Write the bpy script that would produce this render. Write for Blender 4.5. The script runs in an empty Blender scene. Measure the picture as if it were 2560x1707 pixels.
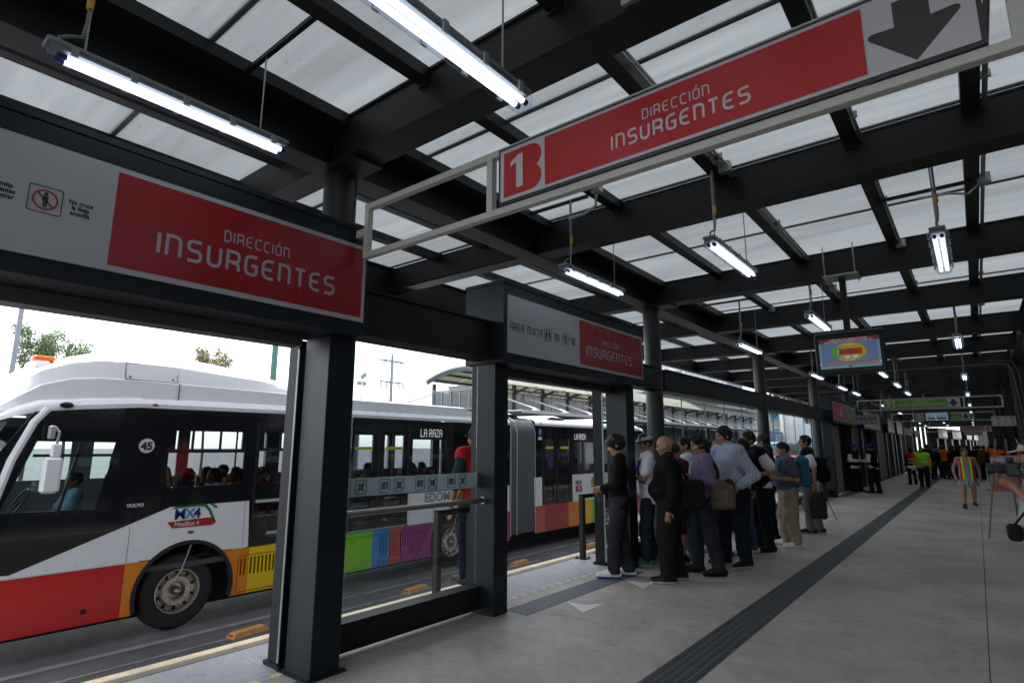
import bpy, math, random
import numpy as np
from mathutils import Vector, Matrix
from mathutils.geometry import tessellate_polygon
random.seed(7); np.random.seed(7)
SC = bpy.context.scene; COL = SC.collection
PI = math.pi
# ------------------------------------------------------------------ camera, sky, sun, exposure
EYE = 1.58
cd = bpy.data.cameras.new("camera"); cam = bpy.data.objects.new("camera", cd); COL.objects.link(cam)
cd.sensor_width = 36.0; cd.lens = 20.1046; cd.clip_start = 0.05; cd.clip_end = 2000
_y, _p, _r = math.radians(38.70991), math.radians(10.41905), math.radians(0.1573)
_f = Vector((-math.sin(_y)*math.cos(_p), math.cos(_y)*math.cos(_p), math.sin(_p)))
_rt = Vector((math.cos(_y), math.sin(_y), 0)); _up = _rt.cross(_f)
_R = math.cos(_r)*_rt + math.sin(_r)*_up; _U = -math.sin(_r)*_rt + math.cos(_r)*_up
M3 = Matrix((_R, _U, -_f)).transposed()
cam.matrix_world = Matrix.Translation((0, 0, EYE)) @ M3.to_4x4()
SC.camera = cam
W = bpy.data.worlds.new("World"); SC.world = W; W.use_nodes = True
SUN_DIR = Vector((-0.415, -0.10, 0.92)).normalized()
nt = W.node_tree; bg = nt.nodes['Background']
sky = nt.nodes.new('ShaderNodeTexSky'); sky.sky_type = 'NISHITA'; sky.sun_disc = False
sky.sun_elevation = math.asin(SUN_DIR.z); sky.sun_rotation = math.atan2(SUN_DIR.x, SUN_DIR.y)
sky.air_density = 1.0; sky.dust_density = 4.0; sky.altitude = 2200
hs = nt.nodes.new('ShaderNodeHueSaturation'); hs.inputs['Saturation'].default_value = 0.25
nt.links.new(sky.outputs[0], hs.inputs['Color']); nt.links.new(hs.outputs[0], bg.inputs[0])
bg.inputs[1].default_value = 0.15
sl = bpy.data.lights.new("sun", 'SUN'); sl.energy = 2.1; sl.angle = math.radians(0.6); sl.color = (1.0, 0.95, 0.86)
so = bpy.data.objects.new("sun", sl); COL.objects.link(so)
so.rotation_euler = SUN_DIR.to_track_quat('Z', 'Y').to_euler()
SC.view_settings.view_transform = 'Standard'; SC.view_settings.look = 'None'
SC.view_settings.exposure = 1.9; SC.view_settings.gamma = 1.0
SC.render.engine = 'CYCLES'
SC.cycles.max_bounces = 9; SC.cycles.diffuse_bounces = 4; SC.cycles.transparent_max_bounces = 16
SC.cycles.caustics_reflective = False; SC.cycles.caustics_refractive = False
SC.cycles.sample_clamp_indirect = 6

# ------------------------------------------------------------------ materials
MT = {}
def mat(name, col, rough=0.6, metal=0.0, bump=0.0, bscale=40, var=0.0, vscale=3.0, emis=0, spec=0.5, alpha=None, coat=0):
    if name in MT: return MT[name]
    m = bpy.data.materials.new(name); m.use_nodes = True; t = m.node_tree; b = t.nodes['Principled BSDF']
    b.inputs['Base Color'].default_value = (*col, 1); b.inputs['Roughness'].default_value = rough
    b.inputs['Metallic'].default_value = metal; b.inputs['Specular IOR Level'].default_value = spec
    if coat: b.inputs['Coat Weight'].default_value = coat
    if emis:
        b.inputs['Emission Color'].default_value = (*col, 1); b.inputs['Emission Strength'].default_value = emis
    if var or bump:
        tc = t.nodes.new('ShaderNodeTexCoord')
    if var:
        n = t.nodes.new('ShaderNodeTexNoise'); n.inputs['Scale'].default_value = vscale; n.inputs['Detail'].default_value = 6
        t.links.new(tc.outputs['Object'], n.inputs['Vector'])
        mx = t.nodes.new('ShaderNodeMix'); mx.data_type = 'RGBA'
        mx.inputs[6].default_value = (*[c*(1-var) for c in col], 1); mx.inputs[7].default_value = (*[min(1, c*(1+var)) for c in col], 1)
        t.links.new(n.outputs['Fac'], mx.inputs[0]); t.links.new(mx.outputs[2], b.inputs['Base Color'])
        rr = t.nodes.new('ShaderNodeMapRange'); rr.inputs[3].default_value = max(.05, rough-.12); rr.inputs[4].default_value = min(1, rough+.12)
        t.links.new(n.outputs['Fac'], rr.inputs[0]); t.links.new(rr.outputs[0], b.inputs['Roughness'])
    if bump:
        n2 = t.nodes.new('ShaderNodeTexNoise'); n2.inputs['Scale'].default_value = bscale; n2.inputs['Detail'].default_value = 4
        t.links.new(tc.outputs['Object'], n2.inputs['Vector'])
        bp = t.nodes.new('ShaderNodeBump'); bp.inputs['Strength'].default_value = bump; bp.inputs['Distance'].default_value = 0.01
        t.links.new(n2.outputs['Fac'], bp.inputs['Height']); t.links.new(bp.outputs[0], b.inputs['Normal'])
    MT[name] = m; return m

def glass(name, tint=(0.9, 0.95, 0.95), refl=0.08, rough=0.02):
    if name in MT: return MT[name]
    m = bpy.data.materials.new(name); m.use_nodes = True; t = m.node_tree; t.nodes.clear()
    o = t.nodes.new('ShaderNodeOutputMaterial'); mx = t.nodes.new('ShaderNodeMixShader')
    tr = t.nodes.new('ShaderNodeBsdfTransparent'); gl = t.nodes.new('ShaderNodeBsdfGlossy'); fr = t.nodes.new('ShaderNodeLayerWeight'); fr.inputs[0].default_value = .5
    ad = t.nodes.new('ShaderNodeMath'); ad.operation = 'ADD'; ad.inputs[1].default_value = refl
    tr.inputs[0].default_value = (*tint, 1); gl.inputs['Roughness'].default_value = rough
    pw = t.nodes.new('ShaderNodeMath'); pw.operation = 'POWER'; pw.inputs[1].default_value = 5
    t.links.new(fr.outputs['Facing'], pw.inputs[0]); ml = t.nodes.new('ShaderNodeMath'); ml.operation = 'MULTIPLY'; ml.inputs[1].default_value = .55
    t.links.new(pw.outputs[0], ml.inputs[0]); t.links.new(ml.outputs[0], ad.inputs[0]); ad.inputs[1].default_value = refl*.5; t.links.new(ad.outputs[0], mx.inputs[0])
    t.links.new(tr.outputs[0], mx.inputs[1]); t.links.new(gl.outputs[0], mx.inputs[2]); t.links.new(mx.outputs[0], o.inputs[0])
    MT[name] = m; return m

def N(t, typ, **kw):
    n = t.nodes.new(typ)
    for k, v in kw.items(): setattr(n, k, v)
    return n

def concrete(name, c0, c1, stain, cool=None):
    m = bpy.data.materials.new(name); m.use_nodes = True; t = m.node_tree; b = t.nodes['Principled BSDF']
    tc = N(t, 'ShaderNodeTexCoord')
    def noise(s, d=6, r=.6):
        n = N(t, 'ShaderNodeTexNoise'); n.inputs['Scale'].default_value = s; n.inputs['Detail'].default_value = d; n.inputs['Roughness'].default_value = r
        t.links.new(tc.outputs['Object'], n.inputs['Vector']); return n
    n1 = noise(0.55, 8, .62); n2 = noise(9, 6, .7); n3 = noise(160, 3, .7); n4 = noise(2.3, 8, .7)
    cr = N(t, 'ShaderNodeValToRGB'); cr.color_ramp.elements[0].position = .36; cr.color_ramp.elements[1].position = .66
    cr.color_ramp.elements[0].color = (*c0, 1); cr.color_ramp.elements[1].color = (*c1, 1)
    t.links.new(n1.outputs['Fac'], cr.inputs[0])
    def mul(col, nz, lo, hi, a=.3, bb=.7):
        r = N(t, 'ShaderNodeMapRange'); r.inputs[1].default_value = a; r.inputs[2].default_value = bb; r.inputs[3].default_value = lo; r.inputs[4].default_value = hi
        t.links.new(nz.outputs['Fac'], r.inputs[0])
        x = N(t, 'ShaderNodeMix', data_type='RGBA', blend_type='MULTIPLY'); x.inputs[0].default_value = 1
        t.links.new(col, x.inputs[6]); t.links.new(r.outputs[0], x.inputs[7]); return x.outputs[2]
    n5 = noise(4.2, 9, .75); n6 = noise(34, 2, .5)
    c = mul(cr.outputs[0], n2, .88, 1.10); c = mul(c, n5, .72, 1.03, .30, .44); c = mul(c, n6, .78, 1.0, .26, .33); c = mul(c, n3, .88, 1.12); c = mul(c, n4, stain, 1.04, .28, .5)
    n10 = noise(.9, 4, .55); c = mul(c, n10, .80, 1.05, .36, .60); n11 = noise(6.5, 3, .5); c = mul(c, n11, .80, 1.0, .27, .33)
    n7 = noise(15, 2, .4); n8 = noise(1.1, 3, .5); fl = N(t, 'ShaderNodeMapRange'); fl.inputs[1].default_value = .735; fl.inputs[2].default_value = .76; fl.inputs[3].default_value = 0; fl.inputs[4].default_value = .45
    t.links.new(n7.outputs['Fac'], fl.inputs[0]); fx = N(t, 'ShaderNodeMix', data_type='RGBA'); fx.inputs[7].default_value = (*[min(.6, q*1.5) for q in c1], 1)
    t.links.new(fl.outputs[0], fx.inputs[0]); t.links.new(c, fx.inputs[6]); c = fx.outputs[2]
    st = N(t, 'ShaderNodeMapping'); st.inputs['Scale'].default_value = (1.2, 14, 1); t.links.new(tc.outputs['Object'], st.inputs[0]); n9 = N(t, 'ShaderNodeTexNoise'); n9.inputs['Scale'].default_value = 2.2; n9.inputs['Detail'].default_value = 5; t.links.new(st.outputs[0], n9.inputs['Vector']); c = mul(c, n9, .965, 1.02)
    t.links.new(c, b.inputs['Base Color'])
    r = N(t, 'ShaderNodeMapRange'); r.inputs[3].default_value = .42; r.inputs[4].default_value = .7
    t.links.new(n4.outputs['Fac'], r.inputs[0]); t.links.new(r.outputs[0], b.inputs['Roughness'])
    bp = N(t, 'ShaderNodeBump'); bp.inputs['Strength'].default_value = .25; bp.inputs['Distance'].default_value = .004
    t.links.new(n3.outputs['Fac'], bp.inputs['Height']); t.links.new(bp.outputs[0], b.inputs['Normal'])
    MT[name] = m; return m

def panel_mat(name, T=0.52, rib=420.0):
    m = bpy.data.materials.new(name); m.use_nodes = True; t = m.node_tree; t.nodes.clear()
    o = N(t, 'ShaderNodeOutputMaterial'); tc = N(t, 'ShaderNodeTexCoord')
    n1 = N(t, 'ShaderNodeTexNoise'); n1.inputs['Scale'].default_value = .8; n1.inputs['Detail'].default_value = 7
    mp = N(t, 'ShaderNodeMapping'); mp.inputs['Scale'].default_value = (.25, 1.6, 1)
    t.links.new(tc.outputs['Object'], mp.inputs[0]); t.links.new(mp.outputs[0], n1.inputs['Vector'])
    wv = N(t, 'ShaderNodeTexWave', wave_type='BANDS', bands_direction='Y'); wv.inputs['Scale'].default_value = rib/2/PI*0.32
    t.links.new(tc.outputs['Object'], wv.inputs['Vector'])
    r1 = N(t, 'ShaderNodeMapRange'); r1.inputs[1].default_value = .3; r1.inputs[2].default_value = .75; r1.inputs[3].default_value = T*.84; r1.inputs[4].default_value = T*1.08
    t.links.new(n1.outputs['Fac'], r1.inputs[0])
    r2 = N(t, 'ShaderNodeMapRange'); r2.inputs[3].default_value = .82; r2.inputs[4].default_value = 1.06
    t.links.new(wv.outputs['Fac'], r2.inputs[0])
    n3 = N(t, 'ShaderNodeTexNoise'); n3.inputs['Scale'].default_value = 22; n3.inputs['Detail'].default_value = 3; t.links.new(tc.outputs['Object'], n3.inputs['Vector'])
    r3 = N(t, 'ShaderNodeMapRange'); r3.inputs[1].default_value = .24; r3.inputs[2].default_value = .31; r3.inputs[3].default_value = .62; r3.inputs[4].default_value = 1; t.links.new(n3.outputs['Fac'], r3.inputs[0])
    mp2 = N(t, 'ShaderNodeMapping'); mp2.inputs['Scale'].default_value = (.5, 9, 1); t.links.new(tc.outputs['Object'], mp2.inputs[0]); n4 = N(t, 'ShaderNodeTexNoise'); n4.inputs['Scale'].default_value = 1.3; n4.inputs['Detail'].default_value = 6; t.links.new(mp2.outputs[0], n4.inputs['Vector'])
    r4 = N(t, 'ShaderNodeMapRange'); r4.inputs[1].default_value = .3; r4.inputs[2].default_value = .7; r4.inputs[3].default_value = .92; r4.inputs[4].default_value = 1.05; t.links.new(n4.outputs['Fac'], r4.inputs[0])
    m34 = N(t, 'ShaderNodeMath', operation='MULTIPLY'); t.links.new(r3.outputs[0], m34.inputs[0]); t.links.new(r4.outputs[0], m34.inputs[1]); m35 = N(t, 'ShaderNodeMath', operation='MULTIPLY'); t.links.new(m34.outputs[0], m35.inputs[0]); t.links.new(r2.outputs[0], m35.inputs[1]); r2 = m35
    mu = N(t, 'ShaderNodeMath', operation='MULTIPLY'); t.links.new(r1.outputs[0], mu.inputs[0]); t.links.new(r2.outputs[0], mu.inputs[1])
    cc = N(t, 'ShaderNodeCombineColor'); 
    for i, k in enumerate((.94, .99, 1.03)):
        q = N(t, 'ShaderNodeMath', operation='MULTIPLY'); q.inputs[1].default_value = k; t.links.new(mu.outputs[0], q.inputs[0]); t.links.new(q.outputs[0], cc.inputs[i])
    tl = N(t, 'ShaderNodeBsdfTranslucent'); t.links.new(cc.outputs[0], tl.inputs[0])
    df = N(t, 'ShaderNodeBsdfPrincipled'); df.inputs['Base Color'].default_value = (.55, .57, .57, 1); df.inputs['Roughness'].default_value = .35
    mx = N(t, 'ShaderNodeMixShader'); mx.inputs[0].default_value = .18
    t.links.new(tl.outputs[0], mx.inputs[1]); t.links.new(df.outputs[0], mx.inputs[2]); t.links.new(mx.outputs[0], o.inputs[0])
    MT[name] = m; return m

STEEL = mat('dark_steel_paint', (.0125, .013, .0145), .5, 0, .06, 60, .35, 2.5, spec=.28)
POSTM = mat('door_post_paint', (.012, .0165, .022), .42, 0, .03, 80, .2, 3, spec=.25)
SIGNW = mat('sign_white_film', (.38, .395, .42), .38, 0, 0, 0, .03, 3)
SIGNW2 = mat('sign_backing_white', (.50, .485, .54), .35, 0, 0, 0, .03, 3)
SIGNR = mat('sign_red_film', (.29, .008, .011), .3, 0, 0, 0, .04, 2)
SIGNR2 = mat('hanging_sign_red_film', (.42, .013, .012), .3, 0, 0, 0, .06, 1.2)
SIGNG = mat('sign_green_film', (.115, .27, .018), .35)
SIGNG2 = mat('sign_olive_green_film', (.16, .27, .05), .4)
SIGNP = mat('sign_pink_film', (.50, .05, .13), .4)
FRAMEW = mat('white_painted_tube', (.50, .51, .48), .5, 0, .05, 60, .12, 5)
BLACKT = mat('black_ink', (.018, .016, .02), .5)
LETTER = mat('letter_white', (.52, .51, .54), .45)
LETG = mat('letter_grey_white', (.36, .37, .40), .45)
GALV = mat('galvanised_metal', (.35, .37, .36), .4, .8, 0, 0, .2, 20)
STAIN = mat('brushed_stainless', (.30, .27, .24), .34, .9)
YEL = mat('yellow_tape', (.60, .36, .03), .6)
RUBBER = mat('black_rubber', (.018, .018, .019), .75, 0, .2, 60)
WHITE = mat('white_plastic', (.75, .75, .74), .4)
BLACK = mat('black_plastic', (.008, .008, .009), .4, spec=.3)
FLOORM = concrete('platform_concrete', (.345, .312, .270), (.465, .425, .372), .76)
EDGEM = concrete('door_threshold_concrete', (.36, .37, .38), (.43, .44, .455), .93)
ROADM = concrete('road_asphalt', (.060, .062, .066), (.10, .102, .108), .8)
ROOFP = panel_mat('ribbed_polycarbonate', .43)
GLASS = glass('clear_glass', (.94, .97, .97), .14)
# ------------------------------------------------------------------ mesh helpers
class MB:
    def __init__(s): s.v = []; s.f = []; s.m = []
    def add(s, vs, fs, mi=0):
        o = len(s.v); s.v += [tuple(map(float, p)) for p in vs]
        for f in fs: s.f.append([i+o for i in f]); s.m.append(mi)
        return s
    def box(s, x0, x1, y0, y1, z0, z1, mi=0, bev=0):
        if x0 > x1: x0, x1 = x1, x0
        if y0 > y1: y0, y1 = y1, y0
        if z0 > z1: z0, z1 = z1, z0
        if not bev:
            return s.add([(x0,y0,z0),(x1,y0,z0),(x1,y1,z0),(x0,y1,z0),(x0,y0,z1),(x1,y0,z1),(x1,y1,z1),(x0,y1,z1)],
                         [(0,3,2,1),(4,5,6,7),(0,1,5,4),(1,2,6,5),(2,3,7,6),(3,0,4,7)], mi)
        b = bev; V = []; 
        for z, k in ((z0, b), (z0+b, 0), (z1-b, 0), (z1, b)):
            for (px, py) in ((x0+k+b, y0+k), (x1-k-b, y0+k), (x1-k, y0+k+b), (x1-k, y1-k-b), (x1-k-b, y1-k), (x0+k+b, y1-k), (x0+k, y1-k-b), (x0+k, y0+k+b)):
                V.append((px, py, z))
        F = [tuple(range(7, -1, -1)), tuple(range(24, 32))]
        for l in range(3):
            for i in range(8): j = (i+1) % 8; F.append((l*8+i, l*8+j, l*8+8+j, l*8+8+i))
        return s.add(V, F, mi)
    def obox(s, c, ax, ay, az, hx, hy, hz, mi=0):
        c = Vector(c); ax = Vector(ax).normalized()*hx; ay = Vector(ay).normalized()*hy; az = Vector(az).normalized()*hz
        V = [c+a*ax+b*ay+d*az for d in (-1, 1) for (a, b) in ((-1,-1),(1,-1),(1,1),(-1,1))]
        return s.add(V, [(0,3,2,1),(4,5,6,7),(0,1,5,4),(1,2,6,5),(2,3,7,6),(3,0,4,7)], mi)
    def cyl(s, p0, p1, r0, r1=None, n=12, mi=0, caps=True):
        if r1 is None: r1 = r0
        p0 = Vector(p0); p1 = Vector(p1); d = (p1-p0).normalized()
        a = d.orthogonal().normalized(); b = d.cross(a)
        V = [p0+(a*math.cos(2*PI*i/n)+b*math.sin(2*PI*i/n))*r0 for i in range(n)] + [p1+(a*math.cos(2*PI*i/n)+b*math.sin(2*PI*i/n))*r1 for i in range(n)]
        F = [(i, (i+1) % n, n+(i+1) % n, n+i) for i in range(n)]
        if caps: F += [tuple(range(n-1, -1, -1)), tuple(range(n, 2*n))]
        return s.add(V, F, mi)
    def tube(s, pts, r, n=8, mi=0):
        pts = [Vector(p) for p in pts]; rings = []
        a = None
        for i, p in enumerate(pts):
            d = (pts[min(i+1, len(pts)-1)]-pts[max(i-1, 0)]).normalized()
            a = d.orthogonal().normalized() if a is None else (a-d*a.dot(d)).normalized()
            b = d.cross(a); rings.append([p+(a*math.cos(2*PI*k/n)+b*math.sin(2*PI*k/n))*r for k in range(n)])
        V = [q for rg in rings for q in rg]; F = []
        for i in range(len(pts)-1):
            for k in range(n): F.append((i*n+k, i*n+(k+1) % n, (i+1)*n+(k+1) % n, (i+1)*n+k))
        F += [tuple(range(n-1, -1, -1)), tuple(range((len(pts)-1)*n, len(pts)*n))]
        return s.add(V, F, mi)
    def loft(s, rings, closed=True, caps=True, mi=0):
        n = len(rings[0]); V = [q for r in rings for q in r]; F = []
        for i in range(len(rings)-1):
            for k in range(n if closed else n-1): F.append((i*n+k, i*n+(k+1) % n, (i+1)*n+(k+1) % n, (i+1)*n+k))
        if caps: F += [tuple(range(n-1, -1, -1)), tuple(range((len(rings)-1)*n, len(rings)*n))]
        return s.add(V, F, mi)
    def lathe(s, c, axis, prof, n=24, mi=0, caps=True):
        c = Vector(c); d = Vector(axis).normalized(); a = d.orthogonal().normalized(); b = d.cross(a)
        rings = [[c+d*h+(a*math.cos(2*PI*k/n)+b*math.sin(2*PI*k/n))*max(r, 1e-4) for k in range(n)] for (r, h) in prof]
        return s.loft(rings, True, caps, mi)
    def ball(s, c, r, n=10, m=7, mi=0, sc=(1, 1, 1)):
        c = Vector(c); rings = [[(c.x+sc[0]*r*math.sin(PI*(j+.001)/m)*math.cos(2*PI*k/n), c.y+sc[1]*r*math.sin(PI*(j+.001)/m)*math.sin(2*PI*k/n), c.z-sc[2]*r*math.cos(PI*(j+.001)/m)) for k in range(n)] for j in range(m+1)]
        return s.loft(rings, True, True, mi)
    def plate(s, outer, holes, to3, thick, nrm, mi=0):
        """2D outline with holes -> solid plate; to3 maps (a,b)->3D, nrm = outward direction"""
        loops = [outer]+list(holes); flat = [p for l in loops for p in l]
        tris = tessellate_polygon([[Vector((p[0], p[1], 0)) for p in l] for l in loops])
        nv = Vector(nrm).normalized()*thick; F3 = [Vector(to3(*p)) for p in flat]; n = len(flat)
        V = F3+[p-nv for p in F3]; F = []
        for t in tris:
            a, b, c = t
            if (F3[b]-F3[a]).cross(F3[c]-F3[a]).dot(nv) < 0: a, b, c = c, b, a
            F.append((a, b, c)); F.append((c+n, b+n, a+n))
        o = 0
        for l in loops:
            k = len(l)
            for i in range(k): j = (i+1) % k; F.append((o+i, o+j, o+j+n, o+i+n))
            o += k
        return s.add(V, F, mi)
    def build(s, name, mats, parent=None, smooth=False, loc=None):
        me = bpy.data.meshes.new(name)
        v = s.v if loc is None else [(p[0]-loc[0], p[1]-loc[1], p[2]-loc[2]) for p in s.v]
        me.from_pydata(v, [], s.f)
        if not isinstance(mats, (list, tuple)): mats = [mats]
        for m in mats: me.materials.append(m)
        if len(mats) > 1: me.polygons.foreach_set('material_index', s.m)
        if smooth: 
            me.polygons.foreach_set('use_smooth', [True]*len(me.polygons))
            try: me.set_sharp_from_angle(angle=math.radians(35))
            except Exception: pass
        me.update()
        o = bpy.data.objects.new(name, me); COL.objects.link(o)
        if loc is not None: o.location = loc
        if parent is not None: o.parent = parent
        return o

def tag(o, label=None, cat=None, group=None, kind=None):
    if label: o['label'] = label
    if cat: o['category'] = cat
    if group: o['group'] = group
    if kind: o['kind'] = kind
    return o
def empty(name, loc, label, cat, group=None, rz=0):
    o = bpy.data.objects.new(name, None); COL.objects.link(o); o.location = loc; o.rotation_euler = (0, 0, rz); o.empty_display_size = .1
    return tag(o, label, cat, group)
def copy_tree(o, loc=None, parent=None, rz=None, label=None):
    c = o.copy(); COL.objects.link(c)
    if parent is not None: c.parent = parent
    if loc is not None: c.location = loc
    if rz is not None: c.rotation_euler[2] = rz
    if label: c['label'] = label
    for ch in list(o.children): copy_tree(ch, parent=c)
    return c
def rect(a0, a1, b0, b1): return [(a0, b0), (a1, b0), (a1, b1), (a0, b1)]
def rrect(a0, a1, b0, b1, r, n=4):
    P = []
    for cx, cy, s in ((a1-r, b0+r, -90), (a1-r, b1-r, 0), (a0+r, b1-r, 90), (a0+r, b0+r, 180)):
        for i in range(n+1):
            t = math.radians(s+90*i/n); P.append((cx+r*math.cos(t), cy+r*math.sin(t)))
    return P
def circ(cx, cy, r, n=20, a0=0, a1=360):
    full = abs(a1-a0) >= 360
    return [(cx+r*math.cos(math.radians(a0+(a1-a0)*i/(n if full else n-1))), cy+r*math.sin(math.radians(a0+(a1-a0)*i/(n if full else n-1)))) for i in range(n)]
# ------------------------------------------------------------------ the rounded stroke alphabet of the station signs
def fillet(pts, n=5):
    out = []
    for i, p in enumerate(pts):
        r = p[2] if len(p) > 2 else 0
        if r and 0 < i < len(pts)-1:
            P = Vector(p[:2]); A = Vector(pts[i-1][:2])-P; B = Vector(pts[i+1][:2])-P
            ra = min(r, A.length*.5 if (i > 1 and len(pts[i-1]) > 2) else A.length*.98, B.length*.5 if (i < len(pts)-2 and len(pts[i+1]) > 2) else B.length*.98)
            a = P+A.normalized()*ra; b = P+B.normalized()*ra
            for k in range(n+1):
                t = k/n; q = a*(1-t)**2+P*2*t*(1-t)+b*t*t; out.append((q.x, q.y))
        else: out.append((p[0], p[1]))
    res = [out[0]]
    for q in out[1:]:
        if abs(q[0]-res[-1][0])+abs(q[1]-res[-1][1]) > 1e-4: res.append(q)
    return res
w = .66
GL = {
 'I': (0, [[(0,0),(0,1)]]), 'N': (w, [[(0,0),(0,1),(w,1,.33),(w,0)]]), 'n': (w, [[(0,0),(0,1),(w,1,.33),(w,0)]]),
 'S': (w, [[(w,1),(0,1,.25),(0,.52,.25),(w,.52,.25),(w,0,.25),(0,0)]]),
 'U': (w, [[(0,1),(0,0,.33),(w,0,.33),(w,1)]]),
 'R': (w, [[(0,0),(0,1),(w,1,.27),(w,.45,.27),(.06,.45)], [(.30,.39),(w,.39,.2),(w,0)]]),
 'G': (w, [[(w,1),(0,1,.33),(0,0,.33),(w,0,.2),(w,.5),(.33,.5)]]),
 'E': (w, [[(w,1),(0,1,.4),(0,0,.4),(w,0)], [(.06,.5),(.55,.5)]]),
 'T': (w, [[(0,1),(w,1)], [(w/2,.94),(w/2,0)]]), 'D': (w, [[(.06,0),(0,0),(0,1),(w,1,.35),(w,0,.35),(.06,0)]]),
 'C': (w, [[(w,1),(0,1,.35),(0,0,.35),(w,0)]]), 'O': (w, [[(w/2,0),(0,0,.3),(0,1,.3),(w,1,.3),(w,0,.3),(w/2,0)]]),
 'Ó': (w, [[(w/2,0),(0,0,.3),(0,1,.3),(w,1,.3),(w,0,.3),(w/2,0)], [(.27,1.18),(.45,1.4)]]),
 'A': (w, [[(0,0),(0,1,.33),(w,1),(w,0)], [(.06,.45),(w-.06,.45)]]), 'Á': (w, [[(0,0),(0,1,.33),(w,1),(w,0)], [(.06,.45),(w-.06,.45)], [(.27,1.18),(.45,1.4)]]),
 'M': (.9, [[(0,0),(0,1),(.9,1,.3),(.9,0)], [(.45,.94),(.45,0)]]),
 'X': (w, [[(0,0),(w,1)], [(0,1),(w/2-.04,.56)], [(w/2+.04,.44),(w,0)]]),
 'P': (w, [[(0,0),(0,1),(w,1,.27),(w,.42,.27),(.06,.42)]]), 'L': (.55, [[(0,1),(0,0,.2),(.55,0)]]),
 'B': (w, [[(.06,0),(0,0),(0,1),(.6,1,.22),(.6,.54,.22),(.06,.54)], [(.4,.5),(w,.5,.2),(w,0,.22),(.06,0)]]),
 'Z': (w, [[(0,1),(w,1),(0,0),(w,0)]]), 'Y': (w, [[(0,1),(0,.45,.25),(w-.06,.45)], [(w,1),(w,0,.2),(.1,0)]]),
 '1': (.3, [[(0,.82),(.3,1),(.3,0)]]), '3': (w, [[(0,1),(w,1,.3),(w,.52,.2),(.1,.52)], [(w-.04,.47),(w,.4),(w,0,.3),(0,0)]]),
 ' ': (.35, []),
}
def strokes(text, h, t, gap=.36):
    """2D quads of a stroked word; returns (quads, width)"""
    x = 0; Q = []
    for ch in text:
        wd, S = GL.get(ch, GL[' '])
        for si, s_ in enumerate(S):
            P = fillet(s_); P = [Vector((x+p[0], p[1])) for p in P]
            L = []; R = []
            for i, p in enumerate(P):
                d1 = (P[i]-P[i-1]).normalized() if i else None; d2 = (P[i+1]-P[i]).normalized() if i < len(P)-1 else None
                if d1 is None: d1 = d2
                if d2 is None: d2 = d1
                d = (d1+d2); d = d.normalized() if d.length > 1e-6 else d1
                nn = Vector((-d.y, d.x)); k = 1/max(.45, nn.dot(Vector((-d1.y, d1.x))))
                ex = 0
                L.append(p+nn*k*t/2); R.append(p-nn*k*t/2)
            for i in range(len(P)-1): Q.append(([L[i]*h, L[i+1]*h, R[i+1]*h, R[i]*h], si))
        x += wd+gap+t*.3
    return Q, (x-gap-t*.3)*h
def word(mb, text, h, t, o, right, up, align=0, depth=.002, gap=.36, sx=1, mi=0, width=None):
    """adds a stroked word to mb; o = lower left (or centre / right) corner"""
    Q, wd = strokes(text, h, t, gap)
    if width: sx = width/wd
    o = Vector(o); right = Vector(right).normalized(); up = Vector(up).normalized(); nr = right.cross(up)
    off = -wd*sx*align
    for q, si in Q:
        A = [o+right*(p.x*sx+off)+up*p.y+nr*(depth+si*.0007) for p in q]
        B = [a-nr*depth*.9 for a in A]
        mb.add(A+B, [(3,2,1,0),(0,1,5,4),(1,2,6,5),(2,3,7,6),(3,0,4,7)], mi)
    return wd*sx
def ftext(text, size, o, right, up, parent, name, material, align='LEFT', bold=0.0, extr=.001, sx=1.0, space=1.0):
    """ordinary lettering from the built-in font, turned into a mesh"""
    c = bpy.data.curves.new(name, 'FONT'); c.body = text; c.size = size; c.align_x = align; c.extrude = extr; c.offset = bold; c.space_line = space; c.resolution_u = 3
    tmp = bpy.data.objects.new('tmp', c); COL.objects.link(tmp)
    dg = bpy.context.evaluated_depsgraph_get(); dg.update()
    me = bpy.data.meshes.new_from_object(tmp.evaluated_get(dg)); bpy.data.objects.remove(tmp); bpy.data.curves.remove(c)
    me.materials.clear(); me.materials.append(material); me.name = name
    ob = bpy.data.objects.new(name, me); COL.objects.link(ob)
    right = Vector(right).normalized(); up = Vector(up).normalized(); n = right.cross(up)
    M = Matrix((right*sx, up, n)).transposed().to_4x4(); M.translation = Vector(o)
    me.transform(M); me.update()
    if parent is not None: ob.parent = parent
    return ob
# ================================================================== ground and platform
XP = -4.93                       # platform edge
ROAD = -.94
def struct(name, mb, m, **k): o = mb.build(name, m, **k); o['kind'] = 'structure'; return o
g = MB(); g.add([(-600,-600,ROAD),(600,-600,ROAD),(600,900,ROAD),(-600,900,ROAD)], [(0,1,2,3)]); struct('ground', g, ROADM)
# platform slabs with saw-cut joints: slabs are laid side by side with 5 mm gaps above a dark bed
bed = MB(); bed.box(XP, 12, -6, 120, ROAD+.002, -.012); struct('platform_base', bed, mat('joint_dark', (.07, .065, .06), .9))
pl = MB(); xs = [-4.06, -1.98, -.11, 1.76, 3.6, 5.5]; ys = [-6, -3, -1.3, .25, 1.8, 3.35, 4.86, 6.26, 7.75, 9.3, 10.85, 12.4, 14.0] + [14+1.6*i for i in range(1, 66)]
for i in range(len(xs)-1):
    for j in range(len(ys)-1):
        e = .0035; pl.box(xs[i]+e, xs[i+1]-e, ys[j]+e, ys[j+1]-e, -.012, 0)
struct('platform_floor', pl, FLOORM)
th = MB(); 
for j in range(0, 120): th.box(XP+.004, -4.065, -6+j*1.05+.002, -6+(j+1)*1.05-.002, -.012, -.002)
struct('platform_edge_paving', th, EDGEM)
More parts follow.
